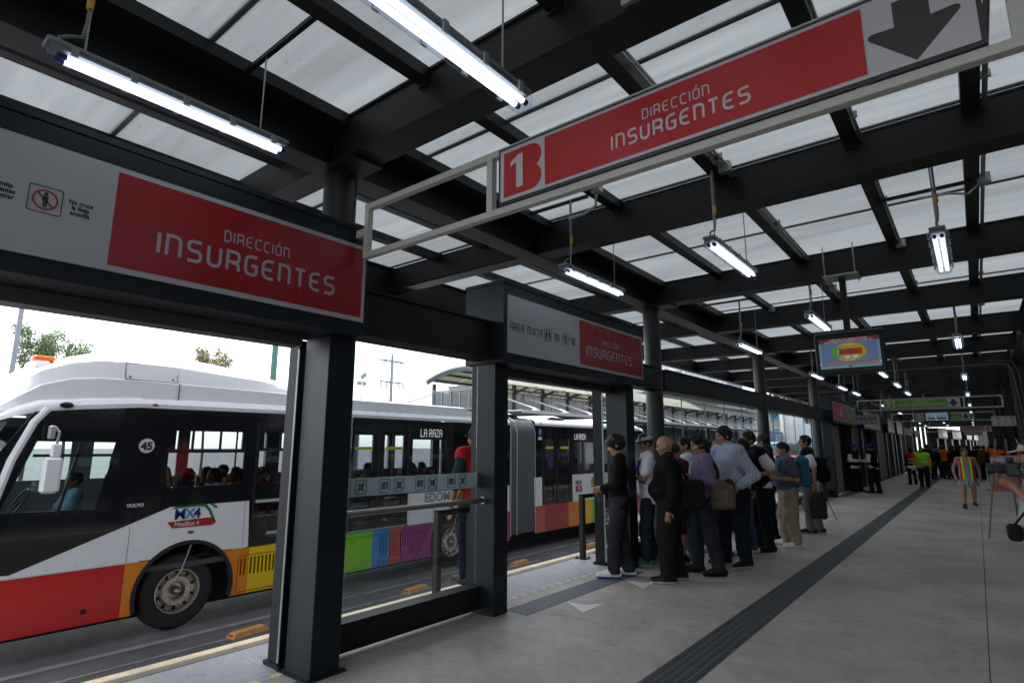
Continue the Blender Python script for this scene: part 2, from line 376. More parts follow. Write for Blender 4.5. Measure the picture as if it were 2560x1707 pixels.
ye = MB(); ye.box(XP+.012, XP+.215, -6, 90, -.0019, .0012); struct('sunlit_edge_tone', ye, concrete('sunlit_edge_cream', (.17, .14, .09), (.26, .225, .155), .6))  # added strip; its cream colour stands in for the sunlit platform-edge band
# light kerb-side lines and lane joints on the road
ln = MB()
for x, wd in ((-8.62, .09), (-8.05, .07), (-6.6, .05), (-5.5, .04)):
    y = -8
    while y < 90:
        L = random.uniform(.8, 3.5); ln.box(x-wd/2+random.uniform(-.02, .02), x+wd/2+random.uniform(-.02, .02), y, y+L, ROAD+.001, ROAD+.005); y += L+random.uniform(.02, .3)
struct('road_line', ln, concrete('worn_road_line', (.16, .165, .17), (.24, .245, .25), .6))
# tactile guiding strip: five bars per tile
tp = MB(); y = -1.0
while y < 62:
    for k in range(5):
        x0 = -1.985+k*.0615
        z = .0045; e = .008
        tp.add([(x0, y+.004, 0), (x0+.053, y+.004, 0), (x0+.053, y+.262, 0), (x0, y+.262, 0), (x0+e, y+.004+e, z), (x0+.053-e, y+.004+e, z), (x0+.053-e, y+.262-e, z), (x0+e, y+.262-e, z)],
               [(4,5,6,7),(0,1,5,4),(1,2,6,5),(2,3,7,6),(3,0,4,7)])
    y += .268
tb = MB(); tb.box(-1.992, -1.674, -1, 62, .0002, .0012)
TACT = mat('tactile_rubber', (.030, .034, .038), .6, 0, .15, 90, .35, 6)
o = struct('tactile_guide_strip', tp, TACT); struct('tactile_strip_base', tb, mat('tactile_groove', (.10, .10, .10), .8))
# dotted tactile strips before the doors
dt = MB()
def dots(y0, y1):
    dt.box(-3.81, -3.52, y0, y1, .0004, .0014)
    ny = int((y1-y0)/.058)
    for j in range(ny):
        for i in range(5):
            cx = -3.78+i*.057; cy = y0+.03+j*.058
            n = 8; V = [(cx+.018*math.cos(2*PI*k/n), cy+.018*math.sin(2*PI*k/n), .0014) for k in range(n)]+[(cx+.011*math.cos(2*PI*k/n), cy+.011*math.sin(2*PI*k/n), .0065) for k in range(n)]
            dt.add(V, [(k, (k+1) % n, n+(k+1) % n, n+k) for k in range(n)]+[tuple(range(n, 2*n))])
dots(4.64, 7.16); dots(-.25, 2.42); dots(21.9, 25.3)
struct('tactile_dot_strip', dt, mat('tactile_dots', (.085, .092, .105), .55, 0, .1, 80, .2, 8))
# taped dashed edge line in the doorways
dl = MB(); dl2 = MB()
for (a, b) in ((4.62, 7.18), (-.3, 2.44)):
    y = a; k = 0
    while y < b:
        q = min(y+.085, b); (dl if k % 2 else dl2).box(-4.05+.006*math.sin(y*7), -3.985+.006*math.sin(y*7), y, q-.006, .0003, .0016); y = q; k += 1
struct('edge_tape_yellow', dl, mat('tape_yellow_worn', (.60, .56, .30), .6, 0, 0, 0, .25, 20)); struct('edge_tape_grey', dl2, mat('tape_bluegrey', (.33, .36, .42), .6, 0, 0, 0, .2, 20))
# white arrow heads on the floor
ar = MB()
for (T, A, B, Nn) in (((-3.093,5.0),(-3.439,5.246),(-3.088,5.437),(-3.157,5.194)), ((-3.09,6.25),(-3.42,6.49),(-3.06,6.70),(-3.16,6.44))):
    ar.add([(T[0],T[1],.003),(Nn[0],Nn[1],.003),(B[0],B[1],.003),(A[0],A[1],.003)], [(0,1,2),(0,2,3)])
arf = MB()
def arrowhead(mb, x, y, s=.34, ang=PI):
    c, s_ = math.cos(ang), math.sin(ang)
    P = [(-.5,-.5),(.5,0),(-.5,.5),(-.28,0)]
    mb.add([(x+(p[0]*c-p[1]*s_)*s, y+(p[0]*s_+p[1]*c)*s, .003) for p in P], [(0,1,3),(1,2,3)])
ar = MB()
for x, y in ((-3.25, 5.22), (-3.24, 6.48)): arrowhead(ar, x, y, .38, math.radians(-62))
for k in range(4): 
    for y0 in (23.0, 28.3, 35.2): ar.box(-3.45+.0*k, -3.05, y0+k*.42, y0+k*.42+.16, .0006, .0026)
struct('floor_marking', ar, mat('floor_paint_white', (.78, .76, .74), .6, 0, .1, 100, .12, 12))
# ================================================================== roof canopy
ZB, ZT = 3.77, 4.12              # underside and top of the deep beams
YC = [2.5+5.85*k for k in range(-1, 13)]       # column lines
XC = -3.87; XR = 1.0
canopy = empty('roof_canopy', (0, 0, 0), 'black steel platform canopy with rows of beams and translucent white ribbed sheets', 'canopy')
def ibeam_x(x0, x1, yc, h0=ZB, h1=ZT, fw=.26, web=.10):
    m = MB(); m.box(x0, x1, yc-fw/2, yc+fw/2, h0, h0+.018); m.box(x0, x1, yc-fw/2, yc+fw/2, h1-.018, h1); m.box(x0, x1, yc-web/2-.06, yc+web/2+.06, h0+.018, h1-.018); return m
def ibeam_y(y0, y1, xc, h0=ZB, h1=ZT, fw=.24):
    m = MB(); m.box(xc-fw/2, xc+fw/2, y0, y1, h0-.003, h0+.016); m.box(xc-fw/2, xc+fw/2, y0, y1, h1-.02, h1-.002); m.box(xc-fw/2+.05, xc+fw/2-.05, y0, y1, h0+.016, h1-.02); return m
YEND = YC[-1]+3
def bolts(mb, x, y, zs, ny=(-.09, .09), ax='z'):
    for a_ in ny:
        for z_ in zs: mb.cyl((x, y+a_, z_), (x+.018, y+a_, z_), .014, n=6)
for k, yc in enumerate(YC):
    mb = ibeam_x(XC+.13, 6.8, yc)
    if 0 < k < 6:
        for (xx, yy, hw) in ((XC+.145, yc, .13), (XC+.145, yc+2.76, .12)):
            pb = MB(); pb.box(xx, xx+.014, yy-hw, yy+hw, ZB+.03, ZT-.03); pb.build('end_plate', STEEL, canopy)
            for z_ in (ZB+.08, ZB+.27):
                for a_ in (-hw+.035, hw-.035): pb = MB(); bolts(pb, xx+.014, yy, (z_,), (a_,)); pb.build('bolt', STEEL, canopy)
        for xx in (-2.69, -1.60, -.535, .235):
            for yy in (yc, yc+2.76):
                for sd in (-1, 1): pb = MB(); pb.box(xx-.05, xx+.05, yy+sd*.125-.006, yy+sd*.125+.006, 4.00, 4.10); pb.build('cleat', STEEL, canopy)
    mb.box(XC+.10, XC+.42, yc-.15, yc+.15, ZB-.022, ZB-.001)        # gusset shoe at the column
    mb.build('main_beam', STEEL, canopy)
    ibeam_x(-6.35, XC-.13, yc, ZB+.02, ZT, .22).build('outrigger', STEEL, canopy)
    ym = yc+2.76
    ibeam_x(XC+.13, 6.8, ym, ZB+.004, ZT, .24).build('cross_beam', STEEL, canopy)
    ibeam_x(-6.35, XC-.13, ym, ZB+.022, ZT, .2).build('outrigger', STEEL, canopy)
ibeam_y(-4, YEND, XC).build('long_beam', STEEL, canopy)
ibeam_y(-4, 8.3, -6.40, 3.69, ZT, .16).build('edge_beam', STEEL, canopy); ibeam_y(8.31, YEND, -6.40, 3.785, ZT, .16).build('edge_beam', STEEL, canopy)
ibeam_y(-4, YEND, XR, ZB, ZT, .22).build('long_beam', STEEL, canopy)
for x in (-5.39, -4.57): 
    m = MB(); m.box(x-.05, x+.05, -4, YEND, 4.03, 4.125); m.build('purlin', STEEL, canopy)
m = MB(); m.box(-3.755, -3.60, -4, YEND, 4.05, 4.126); m.build('purlin', STEEL, canopy)
for x in (-3.59, -2.69, -1.60, -.535, .235, 2.2, 3.4, 4.6, 5.8):
    m = MB(); m.box(x-.055, x+.055, -4, YEND, 4.035, 4.126); m.build('purlin', STEEL, canopy)
# roof sheets, one per bay width, lapped on the joint bars
ys2 = [1.34+1.9*k for k in range(-3, 42)]
for i, y in enumerate(ys2[:-1]):
    m = MB(); y1 = ys2[i+1]
    m.box(-6.55, 7.0, y+.012, y1-.012, 4.145, 4.155); o = m.build('roof_sheet', ROOFP, canopy)
m = MB()
for y in ys2: m.box(-6.5, 7.0, y-.014, y+.014, 4.130, 4.1445); m.box(-6.5, 7.0, y-.02, y+.02, 4.156, 4.17)
o = m.build('joint_bar', mat('joint_bar_grey', (.09, .10, .12), .5), canopy)
gut = MB(); gut.box(-6.62, -6.52, -4, YEND, 4.05, 4.2); gut.build('roof_edge_trim', STEEL, canopy)
# conduits clipped under the purlins
for x, r in ((-1.508, .014), (-1.475, .014), (-.462, .012), (.318, .017)):
    m = MB(); m.cyl((x, -3, 4.06), (x, 60, 4.06), r, n=8)
    for y in np.arange(.9, 50, 1.9): m.box(x-.03, x+.03, y-.012, y+.012, 4.035, 4.085)
    m.build('conduit', GALV, canopy)
for (x, y) in ((-1.49, 4.9), (-2.6, 4.55), (-1.49, 9.9), (-2.63, 10.8), (.32, 6.6), (.32, 12.5), (-.46, 8.2), (-1.5, 15.3), (.32, 18.2)):
    m = MB(); m.box(x-.05, x+.05, y-.04, y+.04, 3.99, 4.09, bev=.006); m.build('junction_box', GALV, canopy)
m = MB()
m.tube([(-2.62, 4.58, 4.0), (-2.66, 4.62, 3.9), (-2.8, 4.64, 3.86), (-3.0, 4.66, 3.86)], .014, mi=0); m.build('flexible_conduit', GALV, canopy)
m = MB(); m.tube([(.32, 6.65, 4.05), (.2, 6.7, 3.96), (0.05, 6.66, 3.99), (-.2, 6.64, 4.0)], .012); m.build('flexible_conduit', GALV, canopy)
# columns
k = 0
names = ['beside the near red sign, holding the corner of the roof beams', 'right of the mixed area sign, between two glass screens', 'fifteen metres along, in the middle of the glass screens', 'just before the shuttered kiosk', 'behind the far end of the kiosk sign']
for j, yc in enumerate(YC[1:]):
    yy = yc+.06
    c = MB(); c.cyl((XC, yy, 0 if j else 2.45), (XC, yy, ZB-.02), .132, n=28); o = c.build('steel_column', mat('column_paint', (.024, .027, .031), .45, 0, .03, 60, .1, 2), smooth=True, loc=(XC, yy, 0))
    lab = 'round dark steel column '+(names[j] if j < 5 else 'far down the left platform side')
    tag(o, lab, 'column', 'round steel columns along the bus side')
    if j >= 2:
        c = MB(); c.cyl((XR, yy, 0), (XR, yy, ZB-.02), .132, n=28); c.box(XR-.05, XR+.05, yy-.16, yy-.13, 2.3, 3.9)
        o = c.build('steel_column', STEEL, smooth=True, loc=(XR, yy, 0)); tag(o, 'black steel column on the right side'+(' nearest the camera, at the photo edge' if j == 2 else ' of the walkway, beyond the hanging signs'), 'column', 'steel columns on the right side')
# ================================================================== door portals and screens
XF = -3.62
def portal(y0, y1, label, kindd, posts=True):
    root = empty('door_portal', (-3.9, (y0+y1)/2, 0), label, 'station door', 'door portals on the bus side'); ox, oy = -3.9, (y0+y1)/2
    def B(mb, n, m, **k): 
        mb.v = [(a-ox, b-oy, c) for a, b, c in mb.v]; return mb.build(n, m, root, **k)
    m = MB(); m.box(-4.13, XF+.02, y0, y1, 2.415, 3.235, bev=.004); m.box(-4.14, XF+.03, y0-.006, y1+.006, 3.236, 3.27); B(m, 'sign_housing', POSTM)
    m = MB(); m.box(-4.09, -3.93, y0+.3, y1-.32, 2.33, 2.413); B(m, 'door_head', mat('door_head_paint', (.085, .085, .085), .5))
    pa = y1-(.21 if y1 < 4 else .31)
    for (a, b) in ((pa, pa+.235), (y0+.03, y0+.24)):
        m = MB(); m.box(-4.055, -3.735, a, b, 0, 2.413, bev=.004); B(m, 'door_post', POSTM)
        m = MB(); m.box(-4.10, -3.70, a-.045, b+.045, .0015, .010)
        for px in (-4.08, -3.718):
            for py in (a-.028, b+.028): m.cyl((px, py, .010), (px, py, .026), .009, n=6)
        if y1 < 4: B(m, 'base_plate', POSTM)
    # parked sliding glass leaves at each post: frame strip with a bright glass edge
    a = pa
    m = MB(); m.box(-4.27, -4.13, a-.012, a+.05, .03, 2.412); m.box(-4.30, -4.10, a-.03, a+.07, 0, .03); B(m, 'leaf_frame', mat('leaf_frame_paint', (.0055, .0075, .0095), .5, spec=.2))
    m = MB(); m.box(-4.106, -4.09, a-.03, a+.5, .05, 2.32); B(m, 'sliding_glass', glass('pane_glass_edge', (.85, .93, .92), .10))
    m = MB(); m.box(-4.108, -4.086, a-.036, a-.030, .05, 2.33); B(m, 'glass_edge_strip', mat('glass_edge', (.20, .235, .23), .25))
    return root, B
def pictogram(mb, y, z, s, x, kind=0):
    """square notched frame with a walking figure, drawn on the face at x looking +x; text runs towards +y"""
    t3 = lambda a, b: (x, y+a*s, z+b*s)
    d = .0016
    mb.plate(rrect(-.5,.5,-.5,.5,.07), [rrect(-.475,.475,-.475,.475,.06)[::-1]], t3, d, (1,0,0), 0)
    if kind == 0:
        mb.plate(circ(0,0,.38,24), [circ(0,0,.325,24)[::-1]], t3, d, (1,0,0), 1)
        mb.plate([(-.25,.21),(-.21,.25),(.25,-.21),(.21,-.25)], [], lambda a, b: (x-.0004, y+a*s, z+b*s), d, (1,0,0), 1)
    else:
        mb.plate(rrect(-.32,.32,-.4,.4,.04), [rrect(-.28,.28,-.36,.36,.04)[::-1]], t3, d, (1,0,0), 0)
    for cx in ((0,) if kind == 0 else (-.17, .15)):
        q = lambda a, b: (x+.0006, y+(a+cx)*s, z+b*s)
        mb.plate(circ(0,.22,.06,12), [], q, d, (1,0,0), 0)
        mb.plate([(-.08,.14),(.08,.14),(.09,-.04),(.055,-.04),(.055,-.27),(.012,-.27),(.012,-.06),(-.012,-.06),(-.012,-.27),(-.055,-.27),(-.055,-.04),(-.09,-.04)], [], q, d, (1,0,0), 0)
RIGHT = (0, 1, 0); UP = (0, 0, 1)
def portal_sign(B, root, y0, y1, split, colr, off, mode):
    ox, oy = off; x = XF+.022
    m = MB(); m.box(x, x+.012, y0, y1, 2.515, 3.118); B(m, 'sign_face', SIGNW)
    x += .012
    m = MB(); m.box(x, x+.003, split, y1-.03, 2.55, 3.087); B(m, 'direction_panel', colr)
    x += .003
    S_ = {1: (1.772, 1.173, 2.68, .12, 1.773, .44, 2.859, .067), 2: (6.511, 1.182, 2.68, .108, 6.518, .448, 2.85, .063)}[mode]
    m = MB(); word(m, 'INSURGENTES', S_[3], .17, (x, S_[0], S_[2]), RIGHT, UP, .5, width=S_[1]); word(m, 'DIRECCIÓN', S_[7], .14, (x, S_[4], S_[6]), RIGHT, UP, .5, width=S_[5]); B(m, 'direction_lettering', LETG)
    xs_ = XF+.0345
    if mode == 2: m = MB(); word(m, 'ÁREA MIXTA', .078, .13, (xs_, 4.445, 2.755), RIGHT, UP, 0, width=.56, gap=.3); B(m, 'area_lettering', BLACKT)
    pc = {1: (.305, .65, 2.815), 2: (5.113, 5.466, 2.803)}[mode]
    for cy_, kd in ((pc[0], 1), (pc[1], 0)):
        m = MB(); pictogram(m, cy_, pc[2], .142, xs_+.002, kd); B(m, 'pictogram', [BLACKT, mat('prohibition_red', (.30, .02, .02), .5)])
    for cy2, tx in (((5.287 if mode == 2 else .475), 'Permita\nsalir antes\nde entrar'), ((5.626 if mode == 2 else .80), 'No cruce\nla línea\namarilla')):
        ftext(tx, .036, (xs_+.001-ox, cy2-oy, pc[2]+.016), RIGHT, UP, root, 'notice_text', BLACKT, 'CENTER', .0008, .0006, .78, .82)
def screen(y0, y1, label, panes, ztop=2.83, film=True, rail=True, kick=True, logos=True):
    oy = (y0+y1)/2; ox = -3.9
    root = empty('glass_screen', (ox, oy, 0), label, 'glass screen', 'glass screens on the bus side')
    def B(mb, n, m, **k): 
        mb.v = [(a-ox, b-oy, c) for a, b, c in mb.v]; return mb.build(n, m, root, **k)
    m = MB(); m.box(-4.0, -3.76, y0, y1, 2.475, ztop-.02); m.box(-4.02, -3.735, y0+.002, y1-.002, ztop-.02, ztop); m.box(-4.02, -3.735, y0+.002, y1-.002, 2.455, 2.475); B(m, 'lintel', STEEL)
    if kick:
        m = MB(); m.box(-4.04, -3.90, y0, y1, .07, .235); m.box(-4.045, -3.885, y0+.001, y1-.001, .235, .262); m.box(-4.045, -3.885, y0+.001, y1-.001, .055, .07); B(m, 'kick_beam', STEEL)
    n = panes
    for i in range(n):
        a = y0+(y1-y0)*i/n; b = y0+(y1-y0)*(i+1)/n
        m = MB(); m.box(-3.975, -3.963, a+.004, b-.004, .262, 2.455); B(m, 'pane', GLASS)
        if i: m = MB(); m.box(-3.978, -3.960, a-.004, a+.004, .262, 2.455); B(m, 'silicone_joint', mat('glass_joint', (.30, .34, .34), .4))
    if film:
        m = MB(); m.box(-3.960, -3.9585, y0+.005, y1-.005, 1.18, 1.325); B(m, 'film_band', FILM)
        if logos:
            m = MB(); y = y0+.12
            while y < y1-.2:
                logo_mb(m, y, 1.2525, .115, -3.9565); logo_sq(m, y+.155, 1.2525, .115, -3.9565); y += .40
            B(m, 'film_logo', BLACKT)
    if rail:
        m = MB(); m.cyl((-3.88, y0-.02, 1.06), (-3.88, y1+.01, 1.06), .024, n=14); m.cyl((-3.88, y1-.004, 1.06), (-3.88, y1+.012, 1.06), .036, n=14); m.cyl((-3.88, y0-.012, 1.06), (-3.88, y0+.004, 1.06), .036, n=14); B(m, 'handrail', STAIN, smooth=True)
    return root
FILM = bpy.data.materials.new('frosted_film'); FILM.use_nodes = True
_t = FILM.node_tree; _b = _t.nodes['Principled BSDF']; _b.inputs['Base Color'].default_value = (.52, .65, .70, 1); _b.inputs['Roughness'].default_value = .5; _b.inputs['Alpha'].default_value = .72
def logo_mb(m, y, z, s, x):
    t3 = lambda a, b: (x, y+a*s, z+b*s)
    m.plate(rrect(-.5,.5,-.5,.5,.12), [rrect(-.455,.455,-.455,.455,.10)[::-1]], t3, .001, (1,0,0))
    q = lambda a, b: (x, y-a*s, z+b*s)          # mark faces outward, so it reads mirrored from inside
    m.plate([(-.3,-.25),(-.3,.25),(.06,.25),(.06,-.25),(-.02,-.25),(-.02,.16),(-.08,.16),(-.08,-.25),(-.14,-.25),(-.14,.16),(-.21,.16),(-.21,-.25)], [], q, .001, (1,0,0))
    m.plate([(.1,-.25),(.1,.25),(.26,.25),(.32,.18),(.32,.06),(.27,0),(.32,-.06),(.32,-.18),(.26,-.25)], [[(.18,-.17),(.24,-.17),(.24,-.05),(.18,-.05)],[(.18,.05),(.24,.05),(.24,.17),(.18,.17)]], q, .001, (1,0,0))
def logo_sq(m, y, z, s, x):
    t3 = lambda a, b: (x, y+a*s, z+b*s)
    for r0, r1 in ((.5,.45),(.14,.09)): m.plate(rrect(-r0,r0,-r0,r0,.05), [rrect(-r1,r1,-r1,r1,.04)[::-1]], t3, .001, (1,0,0))
    for a in range(4):
        c, s_ = math.cos(a*PI/2), math.sin(a*PI/2)
        for d in (.17, .26, .35):
            P = [(-d+.0,d),(0,d*.45),(d,d),(d-.05,d),(0,d*.45-.0+(-.05)),(-d+.05,d)]
            m.plate([(p[0]*c-p[1]*s_, p[0]*s_+p[1]*c) for p in P], [], lambda a_, b_: (x+.0003*a, y+a_*s, z+b_*s), .001, (1,0,0))
R1, B1 = portal(-.47, 2.67, 'nearest door portal with a long sign reading Dirección Insurgentes', 0)
portal_sign(B1, R1, .40, 2.64, .95, SIGNR, (-3.9, 1.1), 1)
# extend the white face towards the camera side
m = MB(); m.box(XF+.0222, XF+.0338, -.44, .3995, 2.515, 3.118); B1(m, 'sign_face', SIGNW)
R2, B2 = portal(4.36, 7.50, 'second door portal, its sign reading Área Mixta and Dirección Insurgentes', 0)
portal_sign(B2, R2, 4.41, 7.45, 5.775, SIGNR, (-3.9, 5.93), 2)
screen(2.70, 4.386, 'glass screen between the two near portals, with logo band and steel handrail', 1, 2.845)
screen(7.43, 8.42, 'narrow glass screen right after the mixed area portal, behind the capped man', 1, 2.80, True, False, True, False)
screen(8.60, 14.12, 'long glass screen of five panes behind the queue', 5, 2.80, True, False, True, False)
screen(14.38, 19.98, 'glass screen of five panes behind the men with backpacks', 5, 2.80, True, False, True, False)
screen(20.24, 21.4, 'short glass screen touching the shuttered kiosk', 1, 2.80, True, False, True, False)
# shuttered portal with pink and green sign
root = empty('shuttered_portal', (-3.9, 23.6, 0), 'shuttered portal with half pink and half green sign, roller shutter down', 'station door', 'door portals on the bus side')
def B3(mb, n, m, **k):
    mb.v = [(a+3.9, b-23.6, c) for a, b, c in mb.v]; return mb.build(n, m, root, **k)
m = MB(); m.box(-4.3, XF+.02, 21.35, 26.1, 2.39, 3.26, bev=.005); B3(m, 'sign_housing', POSTM)
for a, b in ((21.4, 21.75), (25.5, 26.05)):
    m = MB(); m.box(-4.3, -3.72, a, b, 0, 2.388); B3(m, 'door_post', POSTM)
m = MB()
for i in range(30): 
    z = .02+i*.079; m.add([(-3.9,21.76,z),(-3.9,23.75,z),(-3.86,23.75,z+.02),(-3.86,21.76,z+.02),(-3.86,23.75,z+.06),(-3.86,21.76,z+.06),(-3.9,23.75,z+.079),(-3.9,21.76,z+.079)], [(0,1,2,3),(3,2,4,5),(5,4,6,7)])
B3(m, 'roller_shutter', mat('shutter_grey', (.30, .30, .30), .45, .3))
m = MB(); m.box(-4.2, -4.0, 23.77, 25.48, 0, 2.388); B3(m, 'dark_door_leaf', STEEL)
m = MB(); m.box(XF+.022, XF+.03, 21.45, 26.05, 2.47, 3.1); B3(m, 'sign_face', SIGNW)
m = MB(); m.box(XF+.031, XF+.035, 21.5, 23.68, 2.5, 3.07); B3(m, 'pink_panel', SIGNP)
m = MB(); m.box(XF+.031, XF+.035, 23.70, 26.0, 2.5, 3.07); B3(m, 'green_panel', SIGNG2)
m = MB(); word(m, 'MUJERES', .10, .16, (XF+.036, 21.62, 2.76), RIGHT, UP, 0, sx=1.1); m.box(XF+.036, XF+.038, 22.62, 23.05, 2.66, 2.90); B3(m, 'pink_lettering', mat('letter_pink_white', (.55, .45, .5), .5))
m = MB()
for i, tx in enumerate(('RUTA', 'PUEBLO SANTA', 'CRUZ ATOYAC')): word(m, tx, .09, .15, (XF+.036, 24.85, 2.90-i*.15), RIGHT, UP, .5, sx=1.0)
B3(m, 'green_lettering', mat('letter_pale_green', (.42, .5, .3), .5))
# run of dark portals farther on
base = [(28.0, 33.3, 'dark portal with a white and green sign, past the shuttered kiosk'), (36.4, 39.5, 'dark portal with white and green sign, behind the guards in blue caps'), (40.8, 44.1, 'last dark portal with a white and green sign, before the far glass wall'), (60.0, 63.1, 'far portal with a pink and red sign above the crowd, left'), (66.0, 69.1, 'far portal with a white and red sign above the crowd, right of the pink one'), (72.0, 75.0, 'third far portal, white sign with a red square, right of the first two'), (78.0, 81.0, 'farthest portal, smallest white sign with a red square')]
for i, (a, b, lab) in enumerate(base):
    c = (a+b)/2; root = empty('door_portal', (-3.9, c, 0), lab, 'station door', 'door portals on the bus side')
    def BB(mb, n, m, **k):
        mb.v = [(p+3.9, q-c, r) for p, q, r in mb.v]; return mb.build(n, m, root, **k)
    m = MB(); m.box(-4.3, XF+.02, a, b, 2.36, 3.24, bev=.005); BB(m, 'sign_housing', POSTM)
    for p, q in ((a+.02, a+.55), (b-.55, b-.02)):
        m = MB(); m.box(-4.3, -3.74, p, q, 0, 2.358); BB(m, 'door_post', POSTM)
    m = MB(); m.box(-4.25, -4.05, a+.56, b-.9, 0.02, 2.355); BB(m, 'door_leaf', mat('dark_green_grey_leaf', (.03, .037, .04), .5))
    m = MB(); m.box(XF+.022, XF+.03, a+.05, b-.05, 2.45, 3.09); BB(m, 'sign_face', [SIGNW, SIGNW, SIGNW, SIGNP, SIGNW, SIGNW, SIGNW][i])
    m = MB(); m.box(XF+.031, XF+.034, (a+b)/2, b-.1, 2.5, 3.04); BB(m, 'direction_panel', [SIGNG2, SIGNG2, SIGNG2, SIGNR, SIGNR2, SIGNR2, SIGNR2][i])
    if i < 3:
        m = MB()
        for r_, tx in enumerate(('PUEBLO', 'SANTA CRUZ', 'ATOYAC')): word(m, tx, .09, .15, (XF+.035, (c+b)/2, 2.90-r_*.15), RIGHT, UP, .5, sx=.75)
        BB(m, 'sign_lettering', mat('letter_pale_green', (.42, .5, .3), .5))
    if i >= 3:
        xn, xf = [(-2.46, -1.93), (-1.66, -1.07), (-.72, -.35), (-.19, .15)][i-3]; th_ = math.atan2(xf-xn, b-a); cx_, cy_ = (xn+xf)/2, c
        root.rotation_euler[2] = -th_; root.location = (cx_-.30*math.cos(th_), cy_+.30*math.sin(th_), 0)
for (a, b, w_) in ((26.1, 28.0, 'between the shuttered portal and the first green and white sign'), (33.3, 36.4, 'behind the guards in blue caps, between two sign portals'), (39.5, 40.8, 'between the last two green and white sign portals')):
    m = MB(); m.box(-4.1, -3.8, a, b, 0, 2.84); o = m.build('wall_panel', STEEL, loc=(-3.95, a, 0)); tag(o, 'dark wall panel '+w_, 'wall', 'dark wall panels between far portals')
screen(47.2, 52.4, 'far glass screen with blue bus behind it, left of the crowd', 3, 2.95, False, False)
screen(55.9, 59.9, 'farthest glass screen, trees showing green behind it', 3, 2.95, False, False)
for y, w_ in ((44.3, 'right after the last green and white sign portal'), (46.9, 'at the near edge of the far glass screen with the blue bus'), (52.5, 'at the far edge of the glass screen with the blue bus'), (55.6, 'at the near edge of the farthest glass screen')):
    m = MB(); m.box(-4.1, -3.75, y, y+.28, 0, 3.77); o = m.build('steel_post', STEEL, loc=(-3.9, y, 0)); tag(o, 'dark square post '+w_, 'post', 'dark posts between the far glass screens')
o = empty('notice_board', (-4.7, 18.85, .95), 'navy blue notice panel outside the glass, between two queuing men', 'notice'); m = MB(); m.box(-.02, .02, -.45, .45, -.36, .40); m.build('panel', mat('navy_panel', (.012, .015, .12), .4), o); m = MB(); m.cyl((0, -.3, -.95), (0, -.3, -.36), .02, n=8); m.cyl((0, .3, -.95), (0, .3, -.36), .02, n=8); m.build('leg', STEEL, o)
m = MB(); m.box(-1.17, -.95, 2.34, 2.366, 3.79, 3.82); m.box(-1.17, -1.145, 2.34, 2.366, 3.82, 3.95); m.box(-.975, -.95, 2.34, 2.366, 3.82, 3.95); o = m.build('slotted_bracket', GALV, loc=(-1.06, 2.35, 3.85)); tag(o, 'small slotted metal bracket on the near cross beam, at the top of the picture', 'bracket')
# right hand side of the station: dark panelled wall added to block side light
m = MB(); m.box(2.6, 2.8, -7, 70, 0, 3.76); m.box(1.5, 1.9, 44, 46, 0, 3.7); m.box(-1.0, 2.6, 90, 90.3, 0, 3.7)
for y in range(-6, 70, 3): m.box(2.52, 2.6, y, y+.12, 0, 3.7)
o = m.build('light_block_wall', mat('light_block_dark', (.05, .05, .052), .6, spec=.2), loc=(2.7, 40, 0)); tag(o, 'dark panelled wall added to block light on the right side of the walkway', 'wall')
# guard rails (inverted L posts) at the platform edge
def edge_rail(y, x, lab):
    root = empty('edge_rail', (x, y, 0), lab, 'guard rail', 'guard rails at the platform edge')
    m = MB(); m.box(-.035, .035, -.035, .035, .012, .90, bev=.004); m.build('post', STEEL, root)
    m = MB(); m.box(-.033, .033, .036, .48, .838, .899, bev=.004); m.build('top_bar', STEEL, root)
    m = MB(); m.box(-.033, .033, .482, .55, .012, .899, bev=.004); m.build('post', STEEL, root)
    m = MB(); m.box(-.085, .085, -.085, .085, 0, .012); m.box(-.085, .085, .43, .60, 0, .012)
    for a in (-.065, .065):
        for b in (-.065, .065): m.cyl((a, b, .012), (a, b, .03), .009, n=6)
    m.build('base_plate', STEEL, root)
edge_rail(7.43, -4.63, 'guard rail at the platform edge in the mixed area doorway'); edge_rail(4.55, -4.67, 'guard rail behind the near glass screen, beside the red vest guard')
for yy in (2.47, 7.21):
    pass
# orange blocks on the road
ORNG = mat('orange_worn_block', (.52, .25, .06), .65, 0, .3, 25, .3, 9)
labs = ['orange lane block nearest the bus front wheel', 'orange lane block seen through the near glass screen', 'orange lane block in the mixed area doorway, left one', 'orange lane block in the doorway, beyond the guard rail', 'orange lane block seen between the post and the capped man', 'orange lane block farthest along the lane']
for i, y in enumerate((4.33, 7.4, 10.45, 13.5, 16.5, 19.5)):
    x = -8.09-.02*i; root = empty('lane_block', (x, y, ROAD), labs[i], 'lane block', 'orange lane blocks on the road', rz=.12)
    m = MB(); m.add([(-.09,-.28,0),(.09,-.28,0),(.09,.28,0),(-.09,.28,0),(-.06,-.22,.06),(.06,-.22,.06),(.06,.22,.06),(-.06,.22,.06)], [(0,1,5,4),(1,2,6,5),(2,3,7,6),(3,0,4,7),(4,5,6,7)]); m.build('block', ORNG, root)
    m = MB(); m.box(-.045, .045, -.262, -.255, .012, .04); m.build('reflector', mat('red_reflector', (.45, .03, .02), .3), root)
